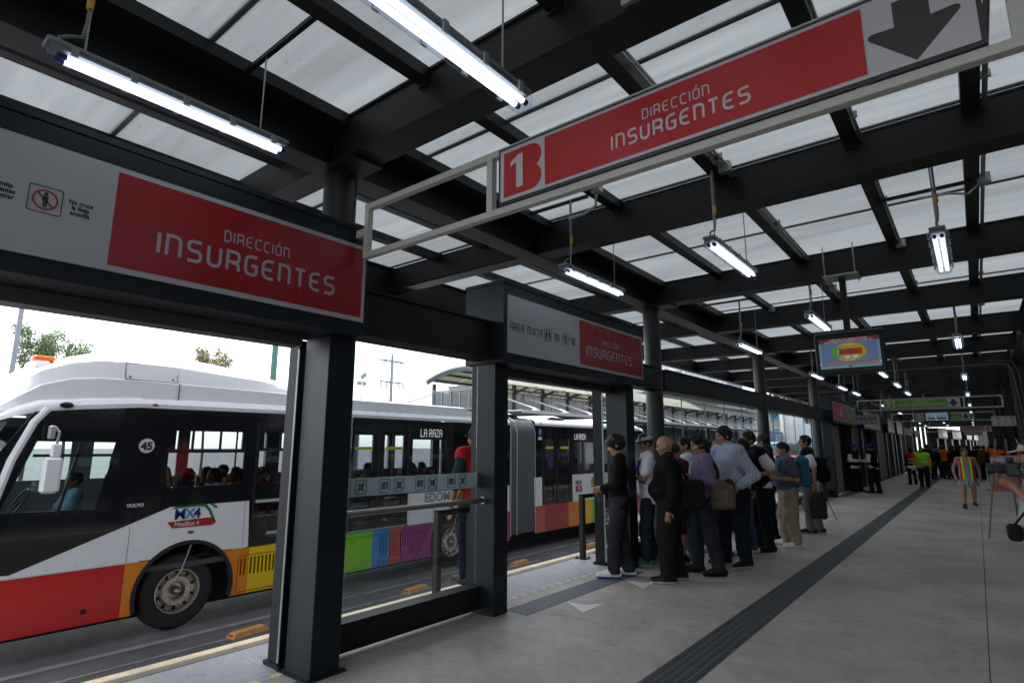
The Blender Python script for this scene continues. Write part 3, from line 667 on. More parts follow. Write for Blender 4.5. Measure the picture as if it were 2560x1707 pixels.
# ================================================================== hanging signs
def hang_sign(yc, label, board, colr, num, l1, l2, small=False, bx=(-2.135, .195), z0=3.03, z1=3.40, cwid=None, third=True):
    root = empty('hanging_sign', (-1.4, yc, 3.2), label, 'hanging sign', 'direction signs hung across the walkway'); ox, oy, oz = -1.4, yc, 3.2
    def B(mb, n, m, **k):
        mb.v = [(a-ox, b-oy, c-oz) for a, b, c in mb.v]; return mb.build(n, m, root, **k)
    fx0, fx1 = -3.50, .86
    m = MB(); t = .045
    m.box(fx0, fx1, yc-.02, yc+.03, z0-.045, z0-.002, bev=.003); m.box(fx0, fx1, yc-.02, yc+.03, z1-.025, z1+.02, bev=.003)
    for x in (fx0+t/2, bx[0]-.09, bx[0]+.6, bx[1]-.4, bx[1]+.09, fx1-t/2): m.box(x-t/2, x+t/2, yc-.018, yc+.028, z0-.002, z1-.025)
    m.box(XC+.12, fx0, yc-.015, yc+.025, z0+.14, z0+.20); m.box(fx1, XR-.12, yc-.015, yc+.025, z0+.14, z0+.20); B(m, 'frame', FRAMEW)
    a, b = bx; yb = yc+.018
    m = MB(); m.box(a, b, yb-.05, yb, z0, z1); B(m, 'board_case', mat('case_violet_black', (.04, .03, .035), .4))
    m = MB(); m.box(a+.018, b-.018, yb-.054, yb-.0505, z0+.018, z1-.018); B(m, 'board_face', SIGNW2)
    yf = yb-.0545; H = z1-z0; R = (1, 0, 0)
    sx0 = a+.355
    t3 = lambda p, q: (p, yf, q)
    # number badge: a square whose right side is a double bulge
    q0, q1 = z0+.04, z1-.04; h = q1-q0; xl = a+.045; xr = xl+.205
    P = [(xl, q0), (xr, q0)]
    for cc, s0 in ((q0+h*.27, -90), (q0+h*.73, -60)):
        for i in range(9):
            an = math.radians(s0+ (150)*i/8); P.append((xr+.0+.08*math.cos(an)*1.0, cc+h*.27*math.sin(an)))
    P += [(xr, q1), (xl, q1)]
    m = MB(); m.plate(P, [], t3, .003, (0,-1,0)); B(m, 'number_badge', colr)
    m = MB(); m.box(sx0, b-.375, yf-.003, yf, q0-.004, q1+.004); B(m, 'direction_panel', colr)
    yt = yf-.0035
    m = MB(); 
    if num == '1': m.plate([(xl+.10,q0+.04),(xl+.15,q0+.04),(xl+.15,q1-.04),(xl+.115,q1-.04),(xl+.055,q1-.075),(xl+.055,q1-.10),(xl+.10,q1-.085)], [], lambda p, q: (p, yt-.001, q), .002, (0,-1,0))
    else: word(m, num, h*.62, .22, (xl+.05, yt, q0+h*.19), R, UP, 0, sx=.95)
    cx = (sx0+b-.375)/2+(.03)
    if num == '1': word(m, l1, .051, .15, (a+1.147, yt, z0+H*.57), R, UP, .5, width=.343*H/.37); word(m, l2, .073, .18, (a+1.147, yt, z0+H*.275), R, UP, .5, width=.704*H/.37)
    else: word(m, l1, .05, .15, (cx, yt, z0+H*.62), R, UP, .5, width=.34); word(m, l2, .085, .17, (cx, yt, z0+H*.25), R, UP, .5, width=1.42)
    B(m, 'lettering', LETTER)
    # down arrow
    ax = b-.211; s = H*.42; zc = (z0+z1)/2
    P = [(-.14,1.0),(.36-.05,1.0),(.33,.12),(.80,.12),(.92,.05),(.92,-.06),(.10,-.86),(-.72,-.06),(-.72,.05),(-.6,.12),(-.14,.12)]
    P = [(-.38,.78),(.38,.78),(.38,.07),(.86,.10),(.95,.06),(.97,-.01),(.93,-.09),(0,-1.03),(-.93,-.09),(-.97,-.01),(-.95,.06),(-.86,.10),(-.38,.07)]
    m = MB(); m.plate([(ax+p[0]*s, zc+p[1]*s) for p in P], [], t3, .002, (0,-1,0)); B(m, 'arrow', mat('arrow_charcoal', (.04, .032, .032), .5))
    # clips that hold the board to the frame
    return root
hang_sign(2.56, 'large red hanging sign overhead, number 1 and Dirección Insurgentes', None, SIGNR2, '1', 'DIRECCIÓN', 'INSURGENTES')
hang_sign(25.9, 'nearer green hanging sign, number 3 Pueblo Santa Cruz Atoyac', None, SIGNG, '3', 'DIRECCIÓN', 'PUEBLO SANTA CRUZ ATOYAC', bx=(-2.62, -.29), z0=3.01, z1=3.37)
hang_sign(37.6, 'farther green hanging sign, number 3, half hidden by a screen', None, SIGNG, '3', 'DIRECCIÓN', 'PUEBLO SANTA CRUZ ATOYAC', bx=(-2.42, -.08), z0=3.01, z1=3.38)
hang_sign(49.3, 'farthest red hanging sign, number 1, small above the crowd', None, SIGNR2, '1', 'DIRECCIÓN', 'INSURGENTES', bx=(-.80, .86), z0=2.70, z1=3.0)
def notice_board(x0, x1, y, z0, z1, label, colr, kind):
    root = empty('notice_board', ((x0+x1)/2, y, z0), label, 'hanging sign', 'small white notice boards'); ox, oy, oz = (x0+x1)/2, y, z0
    def B(mb, n, m, **k):
        mb.v = [(a-ox, b-oy, c-oz) for a, b, c in mb.v]; return mb.build(n, m, root, **k)
    m = MB(); m.box(x0, x1, y, y+.03, z0, z1); B(m, 'board', mat('notice_white', (.42, .40, .38), .5))
    xm = (x0+x1)/2; H = z1-z0; Wd = (x1-x0)/2
    m = MB(); m2 = MB(); m3 = MB()
    for k in (0, 1):
        a = x0+k*Wd; c = a+Wd/2
        m.plate(rect(a+Wd*.05, a+Wd*.95, z0+H*.06, z1-H*.06), [rect(a+Wd*.07, a+Wd*.93, z0+H*.09, z1-H*.09)[::-1]], lambda p, q: (p, y-.003, q), .002, (0,-1,0))
        if kind == 'blue':
            for j in (-1, 0, 1): m2.box(c+j*Wd*.27-Wd*.11, c+j*Wd*.27+Wd*.11, y-.004, y-.001, z0+H*.48, z0+H*.75); m3.ball((c+j*Wd*.27, y-.006, z0+H*.61), Wd*.05, 6, 4, sc=(1,.1,1.4))
        else:
            m2.box(c-Wd*.13, c+Wd*.13, y-.004, y-.001, z0+H*.62, z0+H*.88); m3.ball((c, y-.006, z0+H*.74), Wd*.06, 6, 4, sc=(1,.1,1.1)); m.box(c-Wd*.28, c+Wd*.28, y-.004, y-.002, z0+H*.45, z0+H*.47)
        s = H*.13; zc = z0+H*.24
        m.plate([(c+p[0]*s, zc+p[1]*s) for p in ((-.25,1),(.25,1),(.25,0),(.8,.05),(0,-.9),(-.8,.05),(-.25,0))], [], lambda p, q: (p, y-.004, q), .002, (0,-1,0))
    B(m, 'printed_frame', BLACKT); B(m2, 'icon_square', mat('icon_'+kind, (.03, .03, .22) if kind == 'blue' else (.35, .02, .06), .5)); B(m3, 'icon_figure', SIGNW)
    m = MB(); 
    for x in (x0+.1, x1-.1): m.cyl((x, y+.015, z1), (x, y+.015, 3.78), .008, n=6)
    B(m, 'hanger_rod', STEEL)
notice_board(-3.40, -2.72, 24.5, 2.41, 2.76, 'small white notice board with blue icons, left under the green sign', None, 'blue')
notice_board(.40, 1.03, 22.0, 2.21, 2.50, 'small white notice board with dark red icons at the right edge', None, 'red')
notice_board(-.55, .33, 46.0, 2.35, 2.78, 'far small notice board with two red icons above the crowd', None, 'red')
# ================================================================== screens
def tv(xc, y, z0, z1, wd, label, far=False, ad=0):
    root = empty('display_screen', (xc, y, z0), label, 'screen', 'information screens')
    h = z1-z0
    m = MB(); m.box(-wd/2, wd/2, -.05, .05, 0, h, bev=.012); m.build('casing', BLACK, root)
    m = MB(); m.box(-wd/2+.005, wd/2-.005, -.045, .052, h+.001, h+.018); m.build('top_cover', mat('grey_metal_cover', (.17, .17, .16), .5), root)
    a, b, c, d = -wd*.435, wd*.435, h*.13, h*.86
    def em(n, col, s=.2): return mat(n, tuple(v*.5 for v in col), .3, emis=s*.8)
    m = MB(); m.box(a, b, -.0525, -.0503, c, d); m.build('screen_glow', em('screen_blue', (.20, .38, .50) if not far else (.16, .40, .55)), root)
    y_ = -.0527
    def L(px, py): return (px, y_, py)
    def pl_(name, P, colr, dep=0, s=.2):
        q = MB(); q.plate(P, [], lambda p, r: (p, y_-.0006*dep, r), .0005, (0,-1,0)); q.build(name, em('scr_'+name, colr, s), root)
    W_, H_ = b-a, d-c
    if not far:
        pl_('backdrop', rect(a+W_*.035, b-W_*.035, c+H_*.22, d-H_*.13), (.13, .22, .42), 1)
        pl_('top_banner', rect(a, b, d-H_*.14, d), (.17, .025, .05), 2)
        pl_('bottom_banner', rect(a+W_*.04, b-W_*.03, c+H_*.10, c+H_*.20), (.17, .02, .06), 2)
        cx, cz = a+W_*.5, c+H_*.53
        pl_('yellow_zone', [(cx+W_*.29*math.cos(t), cz+H_*.31*math.sin(t)) for t in np.linspace(0, 2*PI, 28)[:-1]], (.50, .38, .01), 2)
        pl_('green_zone', [(cx-W_*.20+W_*.095*math.cos(t), cz+H_*.20*math.sin(t)) for t in np.linspace(0, 2*PI, 22)[:-1]], (.10, .42, .02), 3)
        pl_('red_bus', rect(cx-W_*.165, cx+W_*.21, cz-H_*.09, cz+H_*.10), (.42, .01, .015), 4)
        pl_('bus_windshield', rect(cx-W_*.20, cx-W_*.165, cz-H_*.09, cz+H_*.10), (.30, .42, .55), 4)
        pl_('bus_joint', rect(cx+W_*.02, cx+W_*.035, cz-H_*.10, cz+H_*.11), (.02, .02, .06), 5)
        for j in (-.08, .05): pl_('car', rrect(cx+W_*j, cx+W_*(j+.09), cz-H_*.21, cz-H_*.13, .008), (.7, .75, .8), 4)
        ftext('¿Sabías que en los autobuses existen\npuntos ciegos que el conductor no puede ver?', .030, (cx, y_-.003, d-H_*.065), (1,0,0), UP, root, 'screen_text', em('scr_text', (.8, .78, .8), .25), 'CENTER', 0, .0003, .95, .85)
        ftext('POR TU SEGURIDAD EVITE COLOCARTE EN LAS ZONAS DE NULA VISIBILIDAD', .024, (cx, y_-.003, c+H_*.125), (1,0,0), UP, root, 'screen_text', em('scr_text', (.8, .78, .8), .25), 'CENTER', 0, .0003, .80)
        ftext('NO VISIBLE', .022, (cx, y_-.003, cz+H_*.22), (1,0,0), UP, root, 'screen_text', em('scr_text', (.8, .78, .8), .25), 'CENTER', 0, .0003)
        ftext('NO VISIBLE', .022, (cx, y_-.003, cz-H_*.29), (1,0,0), UP, root, 'screen_text', em('scr_text', (.8, .78, .8), .25), 'CENTER', 0, .0003)
        pl_('foot_logo', rect(cx-.015, cx+.015, c+H_*.02, c+H_*.075), (.05, .05, .08), 3)
    else:
        pl_('dark_rows', rect(a+W_*.1, b-W_*.1, c+H_*.15, c+H_*.4), (.08, .04, .08), 1); pl_('pale_streak', [(a+W_*.45, c), (a+W_*.52, c), (a+W_*.4, d), (a+W_*.36, d)], (.5, .6, .7), 2)
    m = MB(); m.box(-.035, .035, -.035, .035, h+.018, 3.77-z0-(0 if far else .03)); m.build('drop_pole', STEEL, root)
    m = MB(); m.box(-.05, .05, -.07, -.04, h+.018, h+.03); m.build('camera_bump', BLACK, root)
    if not far:
        m = MB(); m.box(-.20, .20, -.17, .17, 3.77-z0-.03, 3.77-z0-.012)
        for sx_ in (-.17, .17):
            for sy in (-.15, .15): m.cyl((sx_, sy, 3.77-z0-.06), (sx_, sy, 4.2-z0), .008, n=6)
        m.build('clamp_plate', GALV, root)
    return root
tv(-1.13, 8.25, 2.50, 3.02, .77, 'large information screen hung from the beam, showing a red bus blind spot diagram')
tv(-1.08, 27.2, 2.55, 2.96, .80, 'small far screen hung in front of the farther green sign', True)
# ================================================================== fluorescent lamps
TUBE = mat('lit_tube', (.86, .92, 1.0), .3, emis=.8)
DIFF = glass('lamp_diffuser', (.9, .94, 1.0), .03, .15)
def lamp_parts(root, rz_top, bar=None):
    """1.27 m waterproof batten along +y, rods up to rz_top above the batten"""
    L = 1.27
    def sec(y, k=1): return [(-.058*k, y, .03), (-.066*k, y, .0), (-.05*k, y, -.035), (-.025*k, y, -.05), (.025*k, y, -.05), (.05*k, y, -.035), (.066*k, y, 0), (.058*k, y, .03)]
    m = MB(); m.loft([sec(0, .85), sec(.02), sec(L-.02), sec(L, .85)]); m.build('diffuser', DIFF, root)
    m = MB(); m.box(-.055, .055, .01, L-.01, .031, .055, bev=.006); m.box(-.045, .045, .03, L-.03, .012, .028)
    for k in range(5): y = .12+k*(L-.24)/4; m.box(-.074, -.062, y-.015, y+.015, -.012, .04); m.box(.062, .074, y-.015, y+.015, -.012, .04)
    m.build('housing', mat('lamp_housing_grey', (.22, .24, .25), .45), root)
    for x in (-.024, .024):
        m = MB(); m.cyl((x, .10, -.012), (x, L-.05, -.012), .0145, n=10); m.build('tube', TUBE, root)
        m = MB()
        for (a, b) in ((.06, .1), (L-.05, L-.02)): m.cyl((x, a, -.012), (x, b, -.012), .015, n=8)
        m.build('tube_cap', mat('tube_cap_blue', (.02, .03, .16), .4), root)
    m = MB(); m.cyl((0, .17, .05), (0, .17, rz_top), .006, n=6); m.build('hanger_rod', GALV, root); m = MB(); m.cyl((0, L-.18, .05), (0, L-.18, rz_top), .005, n=6); m.build('hanger_rod', GALV, root)
    m = MB(); z2 = rz_top
    m.tube([(-.0, .07, .055), (0, .06, .09), (.0, .10, .12), (.012, .15, .14), (.02, .158, .22), (.018, .16, .30)], .008, 8); m.cyl((.018, .16, .30), (.018, .16, z2), .009, n=8); m.build('cable_conduit', mat('grey_conduit', (.20, .22, .2), .5, .5), root)
    m = MB(); m.cyl((.018, .16, .30), (.018, .16, .37), .016, n=10); m.build('yellow_joint', YEL, root)
    if bar:
        for ya in (L-.195, .155): m = MB(); m.box(bar[0], bar[1], ya, ya+.03, rz_top-.02, rz_top+.01); m.build('support_bar', STEEL, root)
LBL = {0: 'left row', 1: 'middle row', 2: 'right row'}
lamps = [(-3.30, .49, 3.46, 0, 'lit fluorescent batten above the near Insurgentes sign, clear end cap showing'), (-1.615, .845, 3.30, 1, 'lit twin tube batten cut by the top of the picture'), (-3.04, 4.58, 3.33, 0, 'lit batten above the mixed area sign'),
 (-1.61, 4.70, 3.32, 1, 'lit batten right of the mixed area sign, high under the second beam'), (-.06, 5.46, 3.26, 2, 'batten hung at the upper right, seen almost end on'), (-1.55, 8.21, 3.31, 1, 'lit batten just left of the large screen pole'), (-2.90, 9.6, 3.27, 0, 'lit batten in front of the second round column'),
 (-2.86, 14.8, 3.28, 0, 'lit batten left below the large screen'), (-1.55, 15.3, 3.28, 1, 'lit batten peeking out under the right corner of the large screen'), (-.06, 11.26, 3.30, 2, 'second batten of the right row, end on below the crossing pipe'), (-2.86, 18.2, 3.27, 0, 'first of two battens in line, left above the shuttered kiosk'), (-2.82, 20.4, 3.27, 0, 'second of two battens in line, above the shuttered kiosk'),
 (-1.54, 18.3, 3.28, 1, 'lit batten right of centre above the nearer green sign'), (-1.54, 21.4, 3.28, 1, 'lit batten just above the arrow side of the nearer green sign'), (-.06, 17.1, 3.28, 2, 'third batten of the right row'), (-.06, 22.9, 3.28, 2, 'fourth batten of the right row, above the white frame'),
 (-2.84, 27.3, 3.28, 0, 'batten seen through the white frame left of the nearer green sign'), (-2.84, 30.0, 3.28, 0, 'batten behind the left end of the nearer green sign'), (-.06, 28.8, 3.28, 2, 'fifth batten of the right row, inside the white frame'), (-1.54, 29.0, 3.28, 1, 'batten hidden behind the nearer green sign board'),
 (-2.84, 34.0, 3.28, 0, 'batten seen under the nearer green sign'), (-.06, 34.7, 3.28, 2, 'sixth batten of the right row, below the white frame')]
for y in (42, 46.5, 52, 57): 
    for x in (-2.84, -1.54, -.06): lamps.append((x, y, 3.2, 3, 'distant batten above the crowd, %s, about %s metres off' % (['left', 'middle', 'right'][[-2.84, -1.54, -.06].index(x)], {42: 'forty two', 46.5: 'forty six', 52: 'fifty two', 57: 'fifty seven'}[y])))
protoL = {}
for i, (x, y, z, row, lab) in enumerate(lamps):
    kk = 'first' if i == 0 else row
    if kk not in protoL:
        protoL[kk] = empty('fluorescent_lamp', (x, y, z), lab, 'lamp', 'fluorescent battens under the canopy')
        lamp_parts(protoL[kk], .60 if i == 0 else .77, {'first': (-.40, .55), 0: (-.62, .22), 1: None, 2: (-.47, .30), 3: None}[kk])
    else: copy_tree(protoL[kk], (x, y, z), label=lab)
# ================================================================== articulated bus
BX = -9.0; BW = 2.5; BO = (-10.25, 10.0, ROAD)
bus = empty('articulated_bus', BO, 'white articulated bus with black window band and rainbow skirt panels, number 45', 'bus')
def BB_(mb, n, m, parent=None, **k):
    mb.v = [(p-BO[0], q-BO[1], r-BO[2]) for p, q, r in mb.v]; return mb.build(n, m, parent or bus, **k)
BWH = mat('bus_white_paint', (.85, .86, .89), .25, 0, 0, 0, .05, 1.2, coat=.4)
BDK = mat('bus_black_glazing', (.010, .011, .014), .12, coat=.5)
BFR = mat('bus_black_frame', (.015, .015, .016), .4)
TINT = glass('bus_tinted_glass', (.62, .65, .67), .16)
TINTC = glass('bus_cab_glass', (.72, .82, .80), .16)
sideR = lambda a, b: (BX, a, b)              # (y,z) on the near side
sideL = lambda a, b: (BX-BW, a, b)
ZS, ZW, ZTOP = -.63, .05, 2.11
def arch(cy, cz=-.43, r=.68, n=18, zb=None):
    """points of a wheel arch from right to left, opening down"""
    zb = ZS if zb is None else zb
    a = math.asin((zb-cz)/r) if abs(zb-cz) < r else 0
    return [(cy+r*math.cos(t), cz+r*math.sin(t)) for t in np.linspace(a, PI-a, n)]
ARCH = [(3.82, -.43, .68), (9.24, -.40, .67), (15.97, -.40, .67)]
def arcpts(c, z_lo, z_hi, right):
    cy, cz, r = c; P = []
    for z in np.linspace(z_lo, z_hi, 8):
        dx = math.sqrt(max(0, r*r-(z-cz)**2)); P.append((cy+(dx if right else -dx), z))
    return P
def archtop(c, z):                                   # arc above height z, from right to left
    cy, cz, r = c; a = math.asin((z-cz)/r); return [(cy+r*math.cos(t), cz+r*math.sin(t)) for t in np.linspace(a, PI-a, 14)]
def side(name, outer, holes, m, th=.03, both=True, off=0, parent=None):
    q = MB(); q.plate(outer, holes, lambda a, b: (BX+off, a, b), th, (1, 0, 0)); return BB_(q, name, m, parent)
# white flanks
c0, c1, c2 = ARCH
side('white_flank', [(1.55, .05), (1.55, .06), (1.62, .10), (1.84, .085), (3.52, .73), (4.66, .74), (4.70, .05)]+archtop(c0, .05), [], BWH)
side('white_flank', [(7.92, .05), (7.91, .655), (11.14, .66), (11.16, .05)]+archtop(c1, .05), [], BWH)
side('white_flank', [(6.0, .05), (5.98, .74), (6.47, .74), (6.48, .05)], [], BWH)
side('white_flank', [(13.97, .08), (13.97, .81), (18.58, .82), (18.62, .08)]+archtop(c2, .08), [], BWH)
side('white_flank', [(12.2, .08), (12.19, .80), (12.50, .80), (12.51, .08)], [], BWH)
# coloured skirts
SK = {'red': (.60, .016, .016), 'orange': (.82, .23, .008), 'yellow': (.85, .58, .005), 'lime': (.22, .62, .008), 'blue': (.02, .26, .66), 'coral': (.62, .10, .09), 'purple': (.36, .035, .27), 'darkred': (.44, .025, .03), 'magenta': (.50, .03, .16)}
def skirt(y0, y1, colr, z0=ZS, z1=.035, left=None, right=None, vents=()):
    P = [(y0, z0)] if left is None else []
    if left is not None: L = arcpts(left, z1, z0, True); 
    else: L = [(y0, z1), (y0, z0)]
    if right is not None: R_ = arcpts(right, z0, z1, False)
    else: R_ = [(y1, z0), (y1, z1)]
    H = [rect(a, a+wd, zz0, zz1) for (a, wd, zz0, zz1) in vents]
    side('skirt_panel', L+R_, H, mat('skirt_'+colr, SK[colr], .3, 0, 0, 0, .04, 3, coat=.3), .025)
    if vents:
        m = MB(); m.box(BX-.06, BX-.05, min(v[0] for v in vents)-.02, max(v[0]+v[1] for v in vents)+.02, z0+.1, z1-.03); BB_(m, 'vent_backing', mat('vent_shade_'+colr, tuple(c*.35 for c in SK[colr]), .6))
skirt(1.50, 3.03, 'red'); skirt(3.035, 3.3, 'orange', right=c0)
skirt(4.4, 4.72, 'orange', left=c0, vents=[(4.60+.055*i, .03, -.36, -.11) for i in range(2)])
skirt(4.725, 5.95, 'yellow', vents=[(4.75+.062*i, .038, -.36, -.11) for i in range(8)])
skirt(5.955, 7.085, 'lime'); skirt(7.09, 7.478, 'blue', vents=[(7.28+.058*i, .028, -.47, -.05) for i in range(3)])
skirt(7.482, 7.778, 'coral', vents=[(7.50+.062*i, .030, -.50, -.06) for i in range(5)])
skirt(7.782, 8.72, 'purple', right=c1, vents=[(7.81+.063*i, .030, -.34 if i < 3 or i > 8 else -.50, -.07) for i in range(11)])
skirt(9.8, 11.16, 'magenta', left=c1)
skirt(12.2, 12.645, 'coral', z0=-.58, z1=.08); skirt(12.65, 13.745, 'darkred', z0=-.58, z1=.08); skirt(13.75, 14.637, 'orange', z0=-.58, z1=.08); skirt(14.642, 14.955, 'yellow', z0=-.58, z1=.08)
skirt(14.96, 15.4, 'lime', z0=-.58, z1=.08, right=c2); skirt(16.5, 18.6, 'magenta', z0=-.58, z1=.08, left=c2)
m = MB()
for y0, y1 in ((1.55, 3.2), (4.45, 4.66), (7.95, 8.7), (9.85, 11.1)): m.box(BX-.01, BX+.006, y0, y1, .036, .05)
BB_(m, 'skirt_rail', mat('rail_light', (.55, .56, .58), .3, .3))
m = MB()
for y0, y1, z in ((6.0, 7.9, -.05), (7.8, 8.6, -.03)): m.box(BX+.0005, BX+.003, y0, y1, z-.004, z+.002)
for a, b, c_, d in ((4.56, 5.3, -.60, -.07), (7.24, 8.5, -.57, -.02)): m.plate(rect(a, b, c_, d), [rect(a+.008, b-.008, c_+.008, d-.008)[::-1]], lambda p, q: (BX+.002, p, q), .002, (1,0,0))
m.box(BX, BX+.003, 2.6, 2.66, -.50, -.44); m.box(BX, BX+.003, 1.80, 1.84, -.60, -.54); BB_(m, 'panel_seam', BFR)
# black window band with glazed openings
W1 = rect(3.42, 4.52, 1.0, 1.48); W1t = rect(3.50, 4.47, 1.53, 1.80)
W2 = rect(4.76, 5.9, .99, 1.50); W2t = rect(4.83, 5.85, 1.55, 1.79)
drv = [(1.66, .80), (2.62, .77), (2.76, 1.62), (1.92, 1.63)]
W3 = rect(8.0, 8.95, .80, 1.72); W4 = rect(9.15, 10.9, .80, 1.9)
dA = rect(6.57, 7.0, 1.0, 1.86); dB = rect(7.28, 7.76, 1.0, 1.87); dA2 = rect(6.6, 6.98, .16, .62); dB2 = rect(7.31, 7.74, .16, .62)
band1 = [(1.40, .13), (1.84, .087), (3.52, .732), (4.70, .742), (4.70, .052), (5.95, .052), (5.95, .742), (6.49, .742), (6.49, .052), (7.90, .052), (7.90, .657), (11.16, .662), (11.16, 2.11), (3.0, 2.10), (1.86, 1.99), (1.55, 1.45)]
lowdoor1 = rect(4.80, 5.85, .15, .66)
side('window_band', band1, [drv, W1, W1t, W2, W2t, W3, W4, dA, dB, dA2, dB2, lowdoor1], BDK, .035, off=.003)
band2 = [(12.2, .82), (12.51, .81), (12.51, .10), (13.95, .10), (13.95, .82), (18.58, .83), (18.58, 2.0), (18.40, 2.13), (12.2, 2.13)]
D2 = [rect(12.62, 13.05, 1.0, 1.9), rect(13.34, 13.82, 1.0, 1.9), rect(12.64, 13.03, .2, .72), rect(13.36, 13.8, .2, .72)]
W5 = [rect(14.1, 15.5, .92, 1.72), rect(15.65, 17.0, .92, 1.9), rect(17.15, 18.4, .92, 1.9)]
side('window_band', band2, D2+W5, BDK, .035, off=.003)
def pane(P, m, off=-.012): side('window', P, [], m, .004, off=off)
pane(drv, TINTC)
for P in (W1, W1t, W2, W2t, W3, W4, dA, dB, dA2, dB2, lowdoor1, *D2, *W5): pane(P, TINT)
# window frames, sliding lights, door details
m = MB(); m.obox((BX-.004, 2.30, 1.18), (1,0,0), (0,.16,.88), (0,-.88,.16), .01, .45, .018); BB_(m, 'window_bar', BFR)
for q_ in (
    (BX-.02, BX+.006, 1.9, 2.76, 1.44, 1.475),
    (BX-.02, BX+.006, 3.72, 3.75, 1.53, 1.80),
    (BX-.02, BX+.006, 4.12, 4.15, 1.53, 1.8),
    (BX-.03, BX+.004, 3.40, 4.54, 1.48, 1.53),
    (BX-.03, BX+.004, 4.72, 5.95, 1.50, 1.55),
    (BX-.02, BX+.006, 5.1, 5.13, 1.55, 1.79),
    (BX-.03, BX+.009, 4.70, 4.735, .05, 1.95),
    *[(BX+.002, BX+.014, y, y+.03, .06, 1.95) for y in (6.49, 7.12, 7.87)], *[(BX+.002, BX+.014, y, y+.03, .11, 1.98) for y in (12.52, 13.18, 13.91)]):
    m = MB(); m.box(*q_); BB_(m, 'window_bar', BFR)

m = MB(); m.box(BX+.003, BX+.008, 4.76, 5.95, .70, .745); m.box(BX+.003, BX+.010, 6.5, 7.9, .052, .068); BB_(m, 'white_door_strip', mat('pale_strip', (.5, .5, .5), .4))
for (a, b, z) in ((6.61, 7.0, 1.545), (7.31, 7.75, 1.545), (12.7, 13.05, 1.56), (13.4, 13.8, 1.56)): m = MB(); m.box(BX-.010, BX-.002, a, b, z-.028, z+.028); BB_(m, 'yellow_sticker', mat('sticker_yellow', (.70, .72, .02), .5))
for (a, b, z) in ((6.8, 0, 1.545), (7.53, 0, 1.545)): ftext('PRECAUCIÓN AL DESCENDER', .042, (BX-.001-BO[0], a-BO[1], z-.014-BO[2]), (0,1,0), UP, bus, 'sticker_text', BLACKT, 'CENTER', 0, .0004, .58)
m = MB()
for y in (6.0, 8.6, 10.6, 14.8, 17.0): m.box(BX+.0002, BX+.002, y-.003, y+.003, .09, .64 if y < 11 else .79)
m.box(BX+.0002, BX+.002, 4.60, 4.606, .06, .73); m.box(BX+.0002, BX+.002, 3.04, 3.046, .06, .5)
for y in np.arange(2.2, 4.6, .3):
    if not 3.1 < y < 4.5: m.cyl((BX, y, .085), (BX+.004, y, .085), .006, n=6)
for y in list(np.arange(8.0, 8.7, .18))+list(np.arange(9.9, 11.1, .2))+list(np.arange(14.0, 15.3, .2)): m.cyl((BX, y, .11), (BX+.004, y, .11), .006, n=6)
BB_(m, 'body_seam', mat('seam_grey', (.16, .16, .17), .6))
# LED destination words in dots
DOT = {'L': ['10000']*6+['11111'], 'A': ['01110','10001','10001','11111','10001','10001','10001'], 'R': ['11110','10001','10001','11110','10100','10010','10001'], 'Z': ['11111','00001','00010','00100','01000','10000','11111'], ' ': ['00000']*7}
for (y0, z0, s) in ((8.20, 1.775, .0235), (14.10, 1.79, .023)):
    m = MB(); y = y0
    for ch in 'LA RAZA':
        for r_, row in enumerate(DOT[ch]):
            for c_, q in enumerate(row):
                if q == '1': m.box(BX+.004, BX+.008, y+c_*s*.7+.001, y+(c_+1)*s*.7-.001, z0+(6-r_)*s+.002, z0+(7-r_)*s-.002)
        y += s*.7*(5.9 if ch != ' ' else 3)
    BB_(m, 'led_destination', mat('led_white', (.75, .75, .72), .4, emis=.12))
ftext('45', .145, (BX+.012-BO[0], 3.128-BO[1], 1.528-BO[2]), (0,1,0), UP, bus, 'fleet_number', BLACKT, 'CENTER', .006, .001)
m = MB(); m.plate(circ(3.128, 1.58, .098, 28), [], lambda a, b: (BX+.010, a, b), .003, (1,0,0)); BB_(m, 'number_disc', mat('disc_white', (.62, .63, .66), .5))
ftext('VOLVO', .062, (BX+.005-BO[0], 2.97-BO[1], .765-BO[2]), (0,1,0), UP, bus, 'maker_name', mat('chrome_letters', (.5, .5, .5), .3), 'LEFT', .004, .001)
ftext('EDOMEX', .26, (BX+.003-BO[0], 8.36-BO[1], .455-BO[2]), (0,1,0), UP, bus, 'grey_lettering', mat('letter_grey', (.30, .31, .33), .5), 'LEFT', .008, .001)
# MX4 emblem: blue letters over a red ribbon inside a green bus outline
ftext('M', .20, (BX+.004-BO[0], 3.58-BO[1], .555-BO[2]), (0,1,0), UP, bus, 'emblem_letter', mat('emblem_navy', (.012, .02, .22), .4), 'LEFT', .004, .002)
ftext('X', .20, (BX+.006-BO[0], 3.72-BO[1], .555-BO[2]), (0,1,0), UP, bus, 'emblem_letter', mat('emblem_sky', (.03, .28, .62), .4), 'LEFT', .004, .002)
ftext('4', .20, (BX+.008-BO[0], 3.84-BO[1], .555-BO[2]), (0,1,0), UP, bus, 'emblem_letter', mat('emblem_navy', (.012, .02, .22), .4), 'LEFT', .004, .002)
q = lambda a, b: (BX+.004, a, b)
m = MB(); m.plate([(3.54,.70),(3.60,.735),(3.92,.745),(4.02,.73),(4.08,.66),(4.16,.50),(4.12,.50),(4.05,.64),(3.99,.70),(3.9,.715),(3.56,.70)][:-1], [], q, .003, (1,0,0)); m.plate([(4.04,.745),(4.10,.74),(4.17,.70),(4.18,.66),(4.15,.67),(4.09,.715)], [], q, .003, (1,0,0)); BB_(m, 'emblem_outline', mat('emblem_green', (.01, .16, .06), .4))
